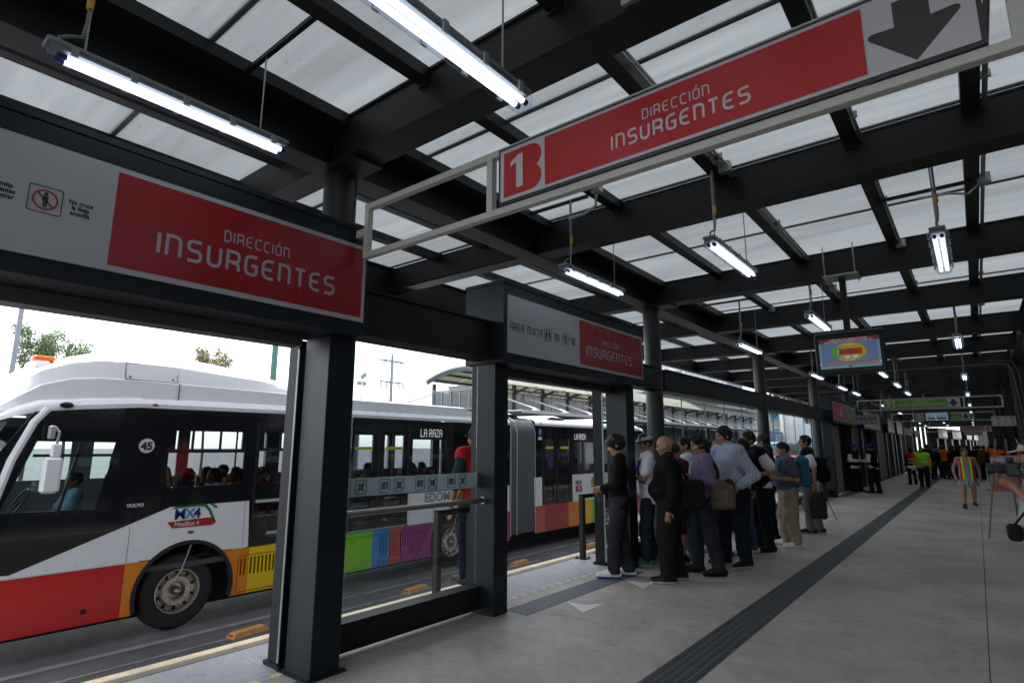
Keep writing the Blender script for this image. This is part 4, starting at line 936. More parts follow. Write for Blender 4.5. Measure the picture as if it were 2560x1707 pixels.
m = MB(); m.plate([(3.50,.525),(4.08,.545),(4.16,.50),(4.17,.46),(4.12,.43),(3.57,.435)], [], q, .003, (1,0,0)); BB_(m, 'emblem_ribbon', mat('emblem_red', (.42, .02, .02), .4))
ftext('MexiBus 4', .085, (BX+.007-BO[0], 3.59-BO[1], .455-BO[2]), (0,1,0), UP, bus, 'emblem_text', LETTER, 'LEFT', .002, .001, .95)
ftext('MEXI', .15, (BX+.005-BO[0], 14.12-BO[1], .54-BO[2]), (0,1,0), UP, bus, 'rear_logo_text', mat('logo_grey', (.10, .10, .10), .5), 'LEFT', .004, .001, 1.0)
ftext('BÚS', .22, (BX+.005-BO[0], 14.12-BO[1], .34-BO[2]), (0,1,0), UP, bus, 'rear_logo_text', mat('logo_red', (.35, .03, .03), .5), 'LEFT', .01, .001, .9)
m = MB(); m.plate([(14.98,.42),(15.14,.42),(15.15,.62),(15.06,.74),(14.97,.62)], [], q, .003, (1,0,0)); BB_(m, 'coat_of_arms', mat('crest_green', (.16, .22, .08), .6))
m = MB(); m.plate([(15.01,.45),(15.11,.45),(15.11,.58),(15.01,.58)], [], lambda a, b: (BX+.006, a, b), .002, (1,0,0)); BB_(m, 'coat_of_arms', mat('crest_gold', (.5, .33, .08), .6))
m = MB(); m.box(BX+.004, BX+.008, 12.36, 12.49, 1.88, 2.05); BB_(m, 'wheelchair_sticker', mat('sticker_blue', (.02, .10, .45), .5)); m = MB(); m.box(BX+.004, BX+.008, 12.34, 12.5, 1.76, 1.84); m.ball((BX+.009, 12.42, 1.99), .02, 6, 4); m.box(BX+.008, BX+.011, 12.405, 12.43, 1.91, 1.97); BB_(m, 'white_sticker', WHITE)
# roof: cornice and cambered top, swept along y
def section(y, zc, top, xin=0.0, lift=0):
    """half-tube roof section at y: from near band top over to the far side"""
    P = []; pts = [(0, 0), (.006, .055), (-.03, .12), (-.14, .17), (-.55, .21), (-1.25, .225), (-1.95, .21), (-2.36, .17), (-2.47, .12), (-2.506, .055), (-2.5, 0)]
    for dx, dz in pts: P.append((BX+dx+.003-xin*(1+dx/1.25), y, zc+dz*top))
    return P
m = MB(); prof = [(1.36, 1.72, .3, .35), (1.52, 1.86, .6, .2), (1.70, 1.93, .9, .08), (1.9, 1.995, 1, .02), (2.4, 2.05, 1, 0), (3.0, 2.10, 1, 0), (5.0, 2.112, 1, 0), (8, 2.112, 1, 0), (11.15, 2.115, 1, 0)]
m.loft([section(y, z, t, xi) for y, z, t, xi in prof], closed=False, caps=False); BB_(m, 'roof', BWH, smooth=True)
m = MB(); m.loft([section(y, z, t, 0) for y, z, t in ((12.2, 2.13, 1), (14, 2.13, 1), (18.2, 2.13, 1), (18.5, 2.09, .9), (18.66, 1.98, .5))], closed=False, caps=False); BB_(m, 'roof', BWH, smooth=True)
# raised roof pod of the front car (two tapering steps) and low rear pod
def pod(name, pr, m_):
    q = MB(); R_ = []
    for (y, z0, z1, z2, x0, x1) in pr:   # base, crease and top heights; base inset, top inset
        R_.append([(BX-x0+.0, y, z0), (BX-x0-.01, y, z1-.01), (BX-x0-.045, y, z1), (BX-x1, y, z2-.02), (BX-x1-.06, y, z2), (BX-BW+x1+.06, y, z2), (BX-BW+x1, y, z2-.02), (BX-BW+x0+.045, y, z1), (BX-BW+x0+.01, y, z1-.01), (BX-BW+x0, y, z0)])
    q.loft(R_, closed=False, caps=True); return BB_(q, name, m_, smooth=True)
def pod3(pr, name='roof_pod'):
    """stepped roof pod; each station = y, base z, crease z, shoulder z, crown z"""
    q = MB(); R_ = []
    for (y, z0, z1, z2, z3, x0) in pr:
        half = [(x0, z0), (x0+.005, z1-.012), (x0+.035, z1), (x0+.085, z2-.02), (x0+.12, z2), (x0+.55, z3-.02), (x0+.80, z3)]
        P = [(BX-dx, y, z) for dx, z in half]+[(BX-BW+dx, y, z) for dx, z in half[::-1]]; R_.append(P)
    q.loft(R_, closed=False, caps=True); return BB_(q, name, BWH, smooth=True)
pod3([(1.46, 1.95, 1.99, 2.03, 2.06, .34), (1.56, 1.98, 2.07, 2.18, 2.25, .22), (1.70, 2.04, 2.19, 2.36, 2.45, .14), (1.9, 2.10, 2.34, 2.54, 2.63, .10), (2.2, 2.15, 2.44, 2.67, 2.77, .08), (2.5, 2.18, 2.475, 2.73, 2.87, .07), (2.83, 2.20, 2.48, 2.745, 2.96, .065), (3.15, 2.21, 2.48, 2.745, 2.975, .06), (3.49, 2.215, 2.475, 2.74, 2.965, .06)])
pod3([(3.495, 2.215, 2.475, 2.74, 2.965, .06), (4.2, 2.222, 2.47, 2.69, 2.90, .06), (4.7, 2.225, 2.465, 2.66, 2.84, .06), (5.2, 2.228, 2.46, 2.61, 2.75, .06), (5.7, 2.232, 2.455, 2.55, 2.64, .06), (6.3, 2.235, 2.445, 2.465, 2.48, .07), (9.6, 2.24, 2.45, 2.465, 2.475, .07), (10.0, 2.22, 2.34, 2.36, 2.37, .1)])
m = MB()
for k in range(15): y = 6.2+k*.27; m.box(BX-.066, BX-.052, y, y+.19, 2.252, 2.262)
BB_(m, 'pod_clip', mat('pale_clip', (.7, .7, .7), .4)); m = MB()
m.box(BX-.055, BX-.045, 3.0, 9.6, 2.225, 2.232); m.plate(rect(2.80, 3.475, 2.485, 2.72), [rect(2.808, 3.467, 2.493, 2.712)[::-1]], lambda a, b: (BX-.094-(b-2.48)*.22, a, b), .006, (1,0,.2))
for y in (2.86, 3.41): m.ball((BX-.103, y, 2.525), .014, 8, 5)
m.box(BX-.058, BX-.05, 3.488, 3.498, 2.22, 2.47); BB_(m, 'pod_seam', mat('seam_dark', (.04, .04, .05), .6))
m = MB(); m.box(BX-.95, BX-.45, 1.86, 2.04, 2.42, 2.68, bev=.02); BB_(m, 'lamp_base', BWH)
m = MB(); m.box(BX-.66, BX-.46, 1.85, 2.09, 2.68, 2.745, bev=.02); BB_(m, 'orange_marker_lamp', mat('orange_lens', (.75, .13, .01), .3))
m = MB(); m.ball((BX+.012, 2.16, 2.085), .05, 10, 7, sc=(.7, 1.5, .8)); BB_(m, 'side_camera', BLACK, smooth=True)
for (y, z) in ((3.18, 2.145), (3.83, .36), (12.47, 2.19)):
    m = MB(); m.ball((BX+.002, y, z), .04, 10, 6, sc=(.35, 1.1, .5)); BB_(m, 'marker_light', BLACK, smooth=True); m = MB(); m.ball((BX+.014, y, z), .022, 8, 5, sc=(.5, 1, .6)); BB_(m, 'marker_lens', mat('marker_red', (.4, .03, .01), .3))
# low hatches on the rear roof and above the joint
for (y0, y1) in ((10.9, 12.1), (13.0, 14.3), (15.6, 17.6)):
    m = MB(); m.loft([[(BX-.30, y0, 2.30), (BX-.5, y0, 2.32), (BX-2.0, y0, 2.32), (BX-2.2, y0, 2.30)], [(BX-.30, y0+.35, 2.40), (BX-.5, y0+.35, 2.45), (BX-2.0, y0+.35, 2.45), (BX-2.2, y0+.35, 2.40)], [(BX-.30, y1-.5, 2.40), (BX-.5, y1-.5, 2.45), (BX-2.0, y1-.5, 2.45), (BX-2.2, y1-.5, 2.40)], [(BX-.30, y1, 2.28), (BX-.5, y1, 2.30), (BX-2.0, y1, 2.30), (BX-2.2, y1, 2.28)]], closed=False); BB_(m, 'roof_hatch', BWH)
# bellows
m = MB(); ys = []; n = 24
R_ = []
for i in range(n*2+1):
    y = 11.18+(12.18-11.18)*i/(n*2); ins = .02 if i % 2 else .11
    zt = 2.30-ins; xr = BX-ins; xl = BX-BW+ins; rr = .26
    P = [(xr, y, -.52), (xr, y, zt-rr)]+[(xr-rr+rr*math.cos(t), y, zt-rr+rr*math.sin(t)) for t in np.linspace(0, PI/2, 6)]+[(xl+rr-rr*math.sin(t), y, zt-rr+rr*math.cos(t)) for t in np.linspace(0, PI/2, 6)]+[(xl, y, -.52)]
    R_.append(P)
m.loft(R_, closed=False, caps=False); BB_(m, 'bellows', mat('bellows_grey', (.19, .21, .22), .6, 0, 0, 0, .1, 3))
m = MB(); 
for y in (11.17, 11.42, 12.17): m.loft([[(BX+dx, yy, z) for dx, z in ((.01, -.55), (.01, 1.95), (-.07, 2.2), (-.28, 2.33), (-1.25, 2.36))] for yy in (y, y+.035)], closed=False, caps=False)
BB_(m, 'bellows_hoop', mat('hoop_pale', (.5, .5, .5), .5))
# far side, floor, ceiling, ends
farop = [rect(a, b, 1.05, 1.85) for a, b in ((1.75, 2.9), (3.2, 4.5), (4.7, 6.2), (6.5, 7.7), (8.0, 9.4), (9.6, 10.9))]
m = MB(); m.plate([(1.4, -.6), (11.16, -.6), (11.16, 2.11), (1.9, 2.0), (1.4, 1.3)], farop, lambda a, b: (BX-BW, a, b), .04, (-1,0,0)); m.plate([(12.2, -.6), (18.6, -.6), (18.6, 2.1), (12.2, 2.1)], [rect(a, b, 1.05, 1.85) for a, b in ((12.5, 13.8), (14.1, 15.6), (15.9, 17.0), (17.2, 18.4))], lambda a, b: (BX-BW, a, b), .04, (-1,0,0)); BB_(m, 'far_side_wall', mat('bus_inner_wall', (.22, .22, .24), .6))
m = MB(); m.box(BX-BW+.05, BX-.05, 1.45, 11.15, -.12, -.05); m.box(BX-BW+.05, BX-.05, 12.2, 18.55, -.12, -.05); m.box(BX-BW+.1, BX-.1, 11.1, 12.3, -.12, -.05); BB_(m, 'floor', mat('bus_floor', (.08, .08, .09), .7))
m = MB(); m.box(BX-BW+.1, BX-.1, 2.0, 11.15, 2.02, 2.05); m.box(BX-BW+.1, BX-.1, 12.2, 18.4, 2.05, 2.08); BB_(m, 'ceiling', mat('bus_ceiling', (.35, .34, .35), .6))
m = MB(); m.box(BX-BW+.25, BX-.25, 1.6, 18.4, -.72, -.13); BB_(m, 'chassis', mat('chassis_black', (.01, .01, .01), .8))
m = MB(); m.box(BX-BW+.02, BX-.02, 18.56, 18.62, -.6, 2.08); BB_(m, 'rear_wall', BWH)
# nose: side corner, windshield, front panel
m = MB(); m.loft([[(BX-.0, 1.60, z) if k == 0 else (BX-.10, 1.44, z) if k == 1 else (BX-.35, 1.30, z) if k == 2 else (BX-BW+.35, 1.30, z) for k in range(4)] for z in (-.62, .06)], closed=False, caps=False); BB_(m, 'front_bumper', mat('skirt_red', SK['red'], .3))
def nose(z): 
    y = 1.30+max(0, (z-.9))*.38
    return [(BX-.0, y+.36, z), (BX-.05, y+.16, z), (BX-.35, y, z), (BX-BW+.35, y, z), (BX-BW, y+.3, z)]
m = MB(); m.loft([nose(z) for z in (.9, 1.2, 1.6, 1.88)], closed=False, caps=False); BB_(m, 'windshield', TINTC)
m = MB(); m.loft([nose(z) for z in (.06, .5, .9)], closed=False, caps=False); BB_(m, 'front_panel', BDK)
m = MB(); m.tube([(BX+.004, 1.62, .25), (BX+.004, 1.60, .9), (BX+.0, 1.70, 1.4), (BX-.0, 1.86, 1.86), (BX-.01, 1.98, 2.03)], .045, 8); BB_(m, 'pillar_trim', BWH, smooth=True)
# mirror
m = MB(); m.box(BX+.10, BX+.22, 1.97, 2.16, 1.01, 1.44, bev=.03); m.box(BX+.12, BX+.2, 2.03, 2.13, 1.44, 1.60, bev=.015); mir = BB_(m, 'wing_mirror', BWH)
m = MB(); m.tube([(BX+.16, 2.08, 1.58), (BX+.16, 2.09, 1.74), (BX+.10, 2.06, 1.80), (BX, 2.04, 1.80)], .018, 8); m.box(BX+.08, BX+.18, 1.99, 2.05, 1.66, 1.82, bev=.01); BB_(m, 'mirror_arm', mat('mirror_arm_grey', (.35, .35, .36), .4), mir)
# wheels
for wi, (cy, cz, r) in enumerate(ARCH):
    wy = 3.75 if wi == 0 else cy; wz = ROAD+.505
    q = MB(); tyre = [(.29, -.30), (.40, -.30), (.47, -.27), (.505, -.20), (.505, -.06), (.47, -.01), (.40, .0), (.30, -.01), (.285, -.03)]
    q.lathe((BX-.05, wy, wz), (1, 0, 0), tyre, 40, 0, False)
    wh = BB_(q, 'wheel', mat('tyre_rubber', (.02, .02, .02), .8, 0, .2, 80), smooth=True)
    q = MB(); rim = [(.29, -.04), (.298, .0), (.28, .002), (.265, -.03), (.25, -.075), (.215, -.085), (.205, -.05), (.19, -.03), (.13, -.03), (.115, -.035), (.10, -.12), (.062, -.12), (.058, -.04), (.03, .03), (.0, .045)] if wi != 2 else [(.29, -.04), (.295, -.01), (.27, -.05), (.24, -.14), (.12, -.16), (.10, -.06), (0, -.05)]
    q.lathe((BX-.05, wy, wz), (1, 0, 0), rim, 40, 0, False); rm = BB_(q, 'rim', mat('polished_alloy', (.60, .565, .51), .24, .92), wh, smooth=True)
    q = MB()
    for k in range(10):
        t = 2*PI*k/10; q.cyl((BX-.085, wy+.162*math.cos(t), wz+.162*math.sin(t)), (BX-.045, wy+.162*math.cos(t), wz+.162*math.sin(t)), .021, .017, n=8)
    BB_(q, 'wheel_nut', mat('nut_steel', (.55, .53, .50), .3, .5), wh)
    q = MB()
    for k in range(10):
        t = 2*PI*(k+.5)/10; q.cyl((BX-.13, wy+.236*math.cos(t), wz+.236*math.sin(t)), (BX-.121, wy+.236*math.cos(t), wz+.236*math.sin(t)), .024, n=10)
    BB_(q, 'rim_hole', BLACK, wh)
    if wi < 2:
        q = MB(); q.tube([(BX-.03, wy+.12, wz+.62), (BX+.0, wy-.0, wz+.28), (BX+.0, wy-.12, wz+.13)], .006, 6); BB_(q, 'air_hose', mat('hose_pale', (.5, .5, .48), .4), wh)
    # arch lining and trim
    q = MB(); q.loft([[(BX-.04-k*.5, cy+(r+.005)*math.cos(t), cz+(r+.005)*math.sin(t)) for t in np.linspace(-.25, PI+.25, 24)] for k in (0, 1)], closed=False, caps=False); BB_(q, 'wheel_housing', mat('housing_black', (.008, .008, .008), .9))
    q = MB(); q.loft([[(BX+.012-k[0], cy+(r+k[1])*math.cos(t), cz+(r+k[1])*math.sin(t)) for t in np.linspace(-.28, PI+.28, 28)] for k in ((.03, -.05), (0, -.05), (0, .0), (.03, .0))], closed=False, caps=False); BB_(q, 'arch_trim', RUBBER, smooth=True)
# seats
SEAT = mat('seat_maroon', (.13, .015, .035), .7)
for i, (x, y) in enumerate([(x, y) for y in (3.55, 4.3, 5.05, 8.3, 9.0, 9.8, 13.9+.6, 15.3, 16.1) for x in (-9.35, -9.8, -10.9)]):
    m = MB(); m.box(x-.2, x+.2, y-.22, y+.22, .33, .40, bev=.02); m.loft([[(x-.2+.03*k, y+.20+k*.03, .38+k*.17) for k in (0, 1, 2, 3, 4)][::1]+[(x+.2-.03*k, y+.20+k*.03, .38+k*.17) for k in (4, 3, 2, 1, 0)], [(x-.2+.03*k, y+.26+k*.03, .38+k*.17) for k in (0, 1, 2, 3, 4)]+[(x+.2-.03*k, y+.26+k*.03, .38+k*.17) for k in (4, 3, 2, 1, 0)]]); m.box(x-.04, x+.04, y-.1, y+.1, -.05, .33); BB_(m, 'seat', SEAT)
m = MB(); m.tube([(BX-.62+.2*math.cos(t), 1.95+.09*math.sin(t), .86+.17*math.sin(t)) for t in np.linspace(0, 2*PI, 20)], .014, 6); m.cyl((BX-.62, 1.95, .86), (BX-.62, 1.7, .5), .02, n=6); m.box(BX-2.3, BX-.15, 1.40, 1.72, .1, .72, bev=.03); BB_(m, 'dashboard', BFR)
m = MB()
for x, y in ((-9.55, 4.65), (-9.55, 6.45), (-9.55, 7.95), (-10.8, 4.0), (-10.8, 7.0), (-9.6, 9.6)): m.cyl((x, y, -.05), (x, y, 2.0), .016, n=8)
m.cyl((-9.9, 3, 1.85), (-9.9, 11, 1.85), .015, n=8); BB_(m, 'grab_pole', STAIN)
# ================================================================== opposite station
opp = empty('opposite_station', (-18.5, 40, ROAD), 'opposite platform station, arched cream roof over dark columns, white stays and low canopy', 'station building')
def OB(mb, n, m, **k):
    mb.v = [(p+18.5, q-40, r-ROAD) for p, q, r in mb.v]; return mb.build(n, m, opp, **k)
OY0, OY1 = 20.0, 62.0
def archz(x):   # arched roof height across x
    t = (x+19.1)/2.75; return 5.35-1.0*t*t if t > 0 else 5.35-.62*t*t
CREAM = bpy.data.materials.new('cream_sheet'); CREAM.use_nodes = True
t_ = CREAM.node_tree; t_.nodes.clear(); _o = N(t_, 'ShaderNodeOutputMaterial'); _a = N(t_, 'ShaderNodeBsdfTranslucent'); _d = N(t_, 'ShaderNodeBsdfDiffuse'); _m = N(t_, 'ShaderNodeMixShader')
_a.inputs[0].default_value = (.50, .49, .42, 1); _d.inputs[0].default_value = (.46, .45, .40, 1); _m.inputs[0].default_value = .55
t_.links.new(_a.outputs[0], _m.inputs[1]); t_.links.new(_d.outputs[0], _m.inputs[2]); t_.links.new(_m.outputs[0], _o.inputs[0])
GREYO = mat('opposite_grey_steel', (.12, .13, .145), .5); DARKO = mat('opposite_dark_steel', (.05, .045, .048), .6); PALE = mat('pale_stay_paint', (.62, .62, .64), .4)
xs_o = list(np.linspace(-21.6, -16.4, 15))
y = OY0; k = 0
while y < OY1:
    m = MB(); m.loft([[(x, yy, archz(x)) for x in xs_o] for yy in (y, min(y+2.06, OY1))], closed=False, caps=False); m.loft([[(x, yy, archz(x)+.03) for x in xs_o] for yy in (y, min(y+2.06, OY1))], closed=False, caps=False); OB(m, 'roof_sheet', CREAM); y += 2.1; k += 1
m = MB()
for x in (-21.2, -20.4, -19.5, -18.6, -17.7, -16.9): m.box(x-.05, x+.05, OY0+.05, OY1, archz(x)-.16, archz(x)-.04)
for yy in np.arange(OY0+.0, OY1, 4.2): m.loft([[(x, yy+a, archz(x)-b) for x in xs_o] for a, b in ((0, .03), (0, .17), (.08, .17), (.08, .03))]+[], closed=False, caps=False)
m.loft([[(x, OY0-.06+a, archz(x)+b) for x in xs_o] for a, b in ((0, .06), (0, -.06), (.1, -.06), (.1, .06))], closed=False, caps=False)
OB(m, 'roof_rib', GREYO)
for yy in np.arange(OY0+.1, OY1, 2.45):
    m = MB(); m.box(-18.06, -17.9, yy, yy+.16, ROAD+1.3, 4.86); m.box(-21.3, -21.15, yy, yy+.14, ROAD+1.3, 4.7)
    m.obox((-17.35, yy+.08, 4.42), (.9, 0, .30), (0, 1, 0), (-.30, 0, .9), .62, .05, .05); OB(m, 'column', DARKO)
m = MB(); m.box(-17.99, -17.97, OY0+.2, OY1, 3.35, 4.25); m.box(-21.2, -21.18, OY0+.2, OY1, 3.2, 4.3); m.box(-21.2, -18.0, OY0+.1, OY0+.12, 3.35, 4.32); OB(m, 'mesh_screen', glass('perforated_screen', (.42, .43, .45), .25, .4))
m = MB()
for z in (4.25, 4.33, 3.34): m.box(-18.0, -17.95, OY0+.2, OY1, z, z+.035); m.box(-21.2, -18.0, OY0+.07, OY0+.1, z, z+.035)
for yy in np.arange(OY0+.2, OY1, .82): m.box(-18.0, -17.95, yy, yy+.025, 3.34, 4.3)
for x in np.arange(-21.2, -18, .62): m.box(x, x+.03, OY0+.06, OY0+.1, 3.34, 4.3)
OB(m, 'screen_frame', mat('pale_frame', (.38, .39, .40), .5))
# low canopy with its stays
m = MB(); m.box(-18.0, -15.4, OY0-.0, OY1, 3.13, 3.17); m.box(-15.45, -15.38, OY0, OY1, 3.05, 3.20); OB(m, 'low_canopy', mat('low_canopy_sheet', (.30, .30, .31), .5))
m = MB(); m.box(-18, -15.47, OY0+.1, OY1, 3.172, 3.2); OB(m, 'low_canopy_top', mat('canopy_top_cream', (.55, .54, .50), .6))
for yy in np.arange(OY0+1.3, OY1, 2.45):
    m = MB(); m.cyl((-17.95, yy-.35, 4.08), (-15.65, yy, 3.30), .035, n=8); m.box(-15.78, -15.5, yy-.12, yy+.12, 3.2, 3.28); m.obox((-15.6, yy, 3.24), (1, 0, -.3), (0, 1, 0), (.3, 0, 1), .1, .03, .06); OB(m, 'stay', PALE)
for yy in np.arange(OY0+1.0, OY1, 2.45): m = MB(); m.cyl((-18, yy, 4.2), (-16.5, yy-1.1, 4.62), .012, n=6); m.box(-16.55, -16.42, yy-1.15, yy-.95, 4.34, 4.46); OB(m, 'tie_rod', GREYO)
m = MB(); m.cyl((-21.3, OY0+.1, 4.15), (-22.7, OY0-2.3, 3.2), .03, n=8); OB(m, 'guy_rod', GREYO)
# platform body, back wall and glimpses below the canopy
m = MB(); m.box(-21.5, -15.6, OY0-3, OY1, ROAD, ROAD+1.0); OB(m, 'platform_slab', mat('opp_platform', (.2, .2, .2), .8))
m = MB(); m.box(-18.1, -18.0, OY0, OY1, ROAD+1.0, 3.05); OB(m, 'back_wall', mat('opp_wall_dark', (.06, .055, .058), .7))
m = MB(); r_ = random.Random(4)
for yy in np.arange(OY0+.4, OY1, 1.23): m.box(-17.98, -17.93, yy, yy+.05, ROAD+1, 3.05)
for i in range(26): yy = r_.uniform(OY0, OY1); z = r_.uniform(1.0, 2.6); m.box(-17.97, -17.94, yy, yy+r_.uniform(.3, 1.0), z, z+r_.uniform(.15, .5))
OB(m, 'wall_fittings', mat('opp_fittings', (.16, .17, .17), .5, .2))
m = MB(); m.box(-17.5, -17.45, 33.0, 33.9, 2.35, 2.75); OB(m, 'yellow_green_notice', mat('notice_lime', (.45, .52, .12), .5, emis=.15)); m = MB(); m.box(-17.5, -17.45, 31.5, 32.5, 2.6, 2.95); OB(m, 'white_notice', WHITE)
# second, higher roof of the same complex farther on
m = MB()
m.loft([[(x, yy, archz(x)+1.15) for x in xs_o] for yy in (44, 62.5)], closed=False, caps=False); o = m.build('far_roof', mat('far_roof_grey', (.30, .33, .36), .6)); tag(o, 'higher grey arched roof rising behind the opposite station', 'roof')
# ================================================================== city beyond
def tree(x, y, zb, h, cr, label, seed, col_=(.07, .10, .025), group=None, n=900, trunk=.12, lean=0):
    r_ = random.Random(seed); root = empty('tree', (x, y, zb), label, 'tree', group)
    m = MB(); top = h-cr*.9; base = Vector((0, 0, 0)); m.tube([(0, 0, 0), (lean*.3, .05, top*.4), (lean*.6, -.05, top*.8), (lean, 0, top)], trunk, 8)
    ends = []
    for i in range(11):
        a = r_.uniform(0, 2*PI); e = Vector((lean+cr*.8*math.cos(a)*r_.uniform(.3, 1), cr*.8*math.sin(a)*r_.uniform(.3, 1), top+cr*r_.uniform(-.1, 1.25)))
        s_ = Vector((lean*.8, 0, top*r_.uniform(.75, 1))); mid = (s_+e)/2+Vector((0, 0, -.1*cr)); m.tube([s_, mid, e], trunk*.28, 6); ends.append(e); ends.append((mid+e)/2)
    m.build('trunk', mat('bark', (.09, .075, .06), .9), root)
    m = MB()
    for i in range(n):
        e = ends[r_.randrange(len(ends))]; rr = cr*.34
        d = Vector((r_.gauss(0, 1), r_.gauss(0, 1), r_.gauss(0, .8))).normalized()*rr*r_.uniform(.2, 1)**.6; p = e+d
        s = cr*r_.uniform(.035, .075); ax = Vector((r_.gauss(0, 1), r_.gauss(0, 1), r_.gauss(0, 1))).normalized(); b = ax.orthogonal().normalized(); c = ax.cross(b)
        for k in range(3):
            q_ = p+Vector((r_.gauss(0, s), r_.gauss(0, s), r_.gauss(0, s))); m.add([q_-b*s, q_+c*s*.5, q_+b*s, q_-c*s*.5], [(0, 1, 2, 3)], r_.randrange(3))
            b, c = c, ax
    c3 = [mat('leaf_%s_%d' % (str(col_), i), tuple(min(1, v*k) for v in col_), .6, 0) for i, k in enumerate((.65, 1.0, 1.5))]
    m.build('crown', c3, root); return root
tree(-24, 4.8, ROAD, 6.1, .72, 'green tree behind the front roof of the bus, upper left', 1, (.20, .28, .13), n=3600, trunk=.06)
tree(-24, 5.8, ROAD, 5.9, .68, 'small green tree merging right of the upper left tree', 9, (.20, .28, .13), n=2400, trunk=.05)
tree(-24, 10.3, ROAD, 6.0, .85, 'small yellowish tree above the bus roof, left of the green pole', 2, (.30, .27, .12), n=3200, trunk=.05)
def pole(x, y, z0, z1, r, m, name, label, cat, lean=0): 
    q = MB(); q.cyl((x, y, z0), (x+lean, y, z1), r*1.1, r*.9, n=12); o = q.build(name, m, loc=(x, y, z0), smooth=True); return tag(o, label, cat)
pole(-20, 3.5, ROAD, 11, .06, mat('galv_pole', (.25, .27, .32), .5, .3), 'lamp_pole', 'thin grey pole rising at the far left behind the bus', 'pole')
pole(-20, 10.87, ROAD, 12, .11, mat('green_pole_paint', (.035, .17, .13), .45), 'green_pole', 'dark green pole behind the bus, left of the thick door post', 'pole')
# electric pole with cross arms and transformer
root = empty('electric_pole', (-40, 32.8, ROAD), 'concrete electric pole with two crossarms, insulators and a grey transformer', 'electric pole')
m = MB(); m.cyl((0, 0, 0), (0, 0, 10.6), .21, .11, n=12); m.build('pole', mat('pole_concrete', (.34, .35, .36), .8), root, smooth=True)
m = MB(); m.box(-.06, .06, -1.35, 1.35, 9.95, 10.07); m.box(-.06, .06, -1.25, 1.3, 8.05, 8.17); m.build('crossarm', mat('arm_grey', (.2, .21, .24), .6), root)
m = MB()
for yy in (-1.3, -.45, .75, 1.3): m.obox((.05, yy-.35, 9.9), (0, 1, .35), (1, 0, 0), (0, -.35, 1), .38, .04, .04)
for yy in (-1.15, -.5, .9): m.cyl((0, yy, 8.17), (0, yy, 8.75), .04, n=6); m.tube([(0, yy-.1, 8.05), (0, yy-.02, 7.75), (0, yy+.12, 7.6), (0, yy+.1, 7.45)], .05, 6)
m.tube([(0, 1.3, 8.1), (0, 1.45, 7.8), (0, 1.35, 7.4)], .05, 6); m.build('insulator', mat('insulator_dark', (.12, .11, .12), .4), root)
m = MB(); m.cyl((-.05, -.75, 4.5), (-.05, -.75, 5.5), .38, n=14); m.box(-.3, .2, -1.15, -.3, 5.45, 5.55); m.cyl((0, -.9, 5.5), (0, -.9, 6.1), .04, n=6); m.cyl((0, -.6, 5.5), (0, -.6, 6.1), .04, n=6); m.box(-.3, .2, -1.15, -.3, 4.42, 4.5); m.build('transformer', mat('transformer_grey', (.36, .38, .40), .5), root)
root = empty('floodlight_mast', (-40, 29.6, ROAD), 'slim mast with a cluster of floodlights behind the bus roof', 'mast')
m = MB(); m.cyl((0, 0, 0), (0, 0, 9.2), .07, .04, n=8); m.build('mast', mat('mast_grey', (.4, .42, .42), .5), root); m = MB()
for a, z in ((.3, 8.5), (.3, 7.75), (-.25, 7.75), (.1, 8.3)): m.box(-.12, .12, a-.17, a+.17, z-.17, z+.17, bev=.05)
m.build('floodlight', mat('flood_grey', (.28, .36, .36), .4), root)
# dark cone-like roof tip below the mast
m = MB(); m.cyl((-30, 21.3, 3.6), (-30, 21.3, 4.62), .62, .05, n=4); m.box(-30.5, -29.5, 20.8, 21.8, ROAD, 3.6); o = m.build('pointed_kiosk', mat('kiosk_slate', (.10, .11, .13), .6), loc=(-30, 21.3, ROAD)); tag(o, 'pointed dark roof tip just above the bus, under the slim mast', 'kiosk')
# far buildings
def building(x0, x1, y0, y1, h, colr, label, rows, cols, winc=(.12, .17, .22), z0=ROAD, roof=True):
    root = empty('building', ((x0+x1)/2, y0, z0), label, 'building'); ox, oy = (x0+x1)/2, y0
    def Q(mb, n, m): mb.v = [(a-ox, b-oy, c-z0) for a, b, c in mb.v]; return mb.build(n, m, root)
    m = MB(); m.box(x0, x1, y0, y1, z0, z0+h); Q(m, 'wall', mat('wall_%.2f_%.2f_%.2f' % colr, colr, .8, 0, 0, 0, .08, .5))
    if roof: m = MB(); m.box(x0-.15, x1+.15, y0-.15, y1+.15, z0+h, z0+h+.25); Q(m, 'parapet', mat('parapet_grey', (.3, .3, .29), .8))
    WM = mat('window_%.2f_%.2f_%.2f' % winc, winc, .15)
    for face in ('y', 'x'):
        n_ = cols if face == 'y' else max(2, int(cols*(y1-y0)/(x1-x0)))
        for r_ in range(rows):
            zz = z0+h*(r_+.32)/rows
            for c_ in range(n_):
                q = MB()
                if face == 'y': a = x0+(x1-x0)*(c_+.22)/n_; b = x0+(x1-x0)*(c_+.80)/n_; q.box(a, b, y0-.03, y0+.1, zz, zz+h*.5/rows); q.box(a-.06, b+.06, y0-.09, y0-.031, zz-.1, zz, 1)
                else: a = y0+(y1-y0)*(c_+.22)/n_; b = y0+(y1-y0)*(c_+.80)/n_; q.box(x1-.1, x1+.03, a, b, zz, zz+h*.5/rows); q.box(x1+.031, x1+.09, a-.06, b+.06, zz-.1, zz, 1)
                Q(q, 'window', [WM, mat('sill_grey', (.45, .45, .44), .8)])
building(-44, -30, 75, 92, 16.0, (.50, .51, .52), 'pale apartment block with grey windows beyond the opposite roofs', 6, 7)
building(-40, -33, 96, 110, 21.0, (.18, .24, .32), 'slate blue tower block beyond the opposite station', 8, 4, (.3, .36, .42))
building(-34, -25, 112, 125, 9.5, (.58, .56, .50), 'cream low building behind the white pillar', 3, 4, (.05, .28, .40))
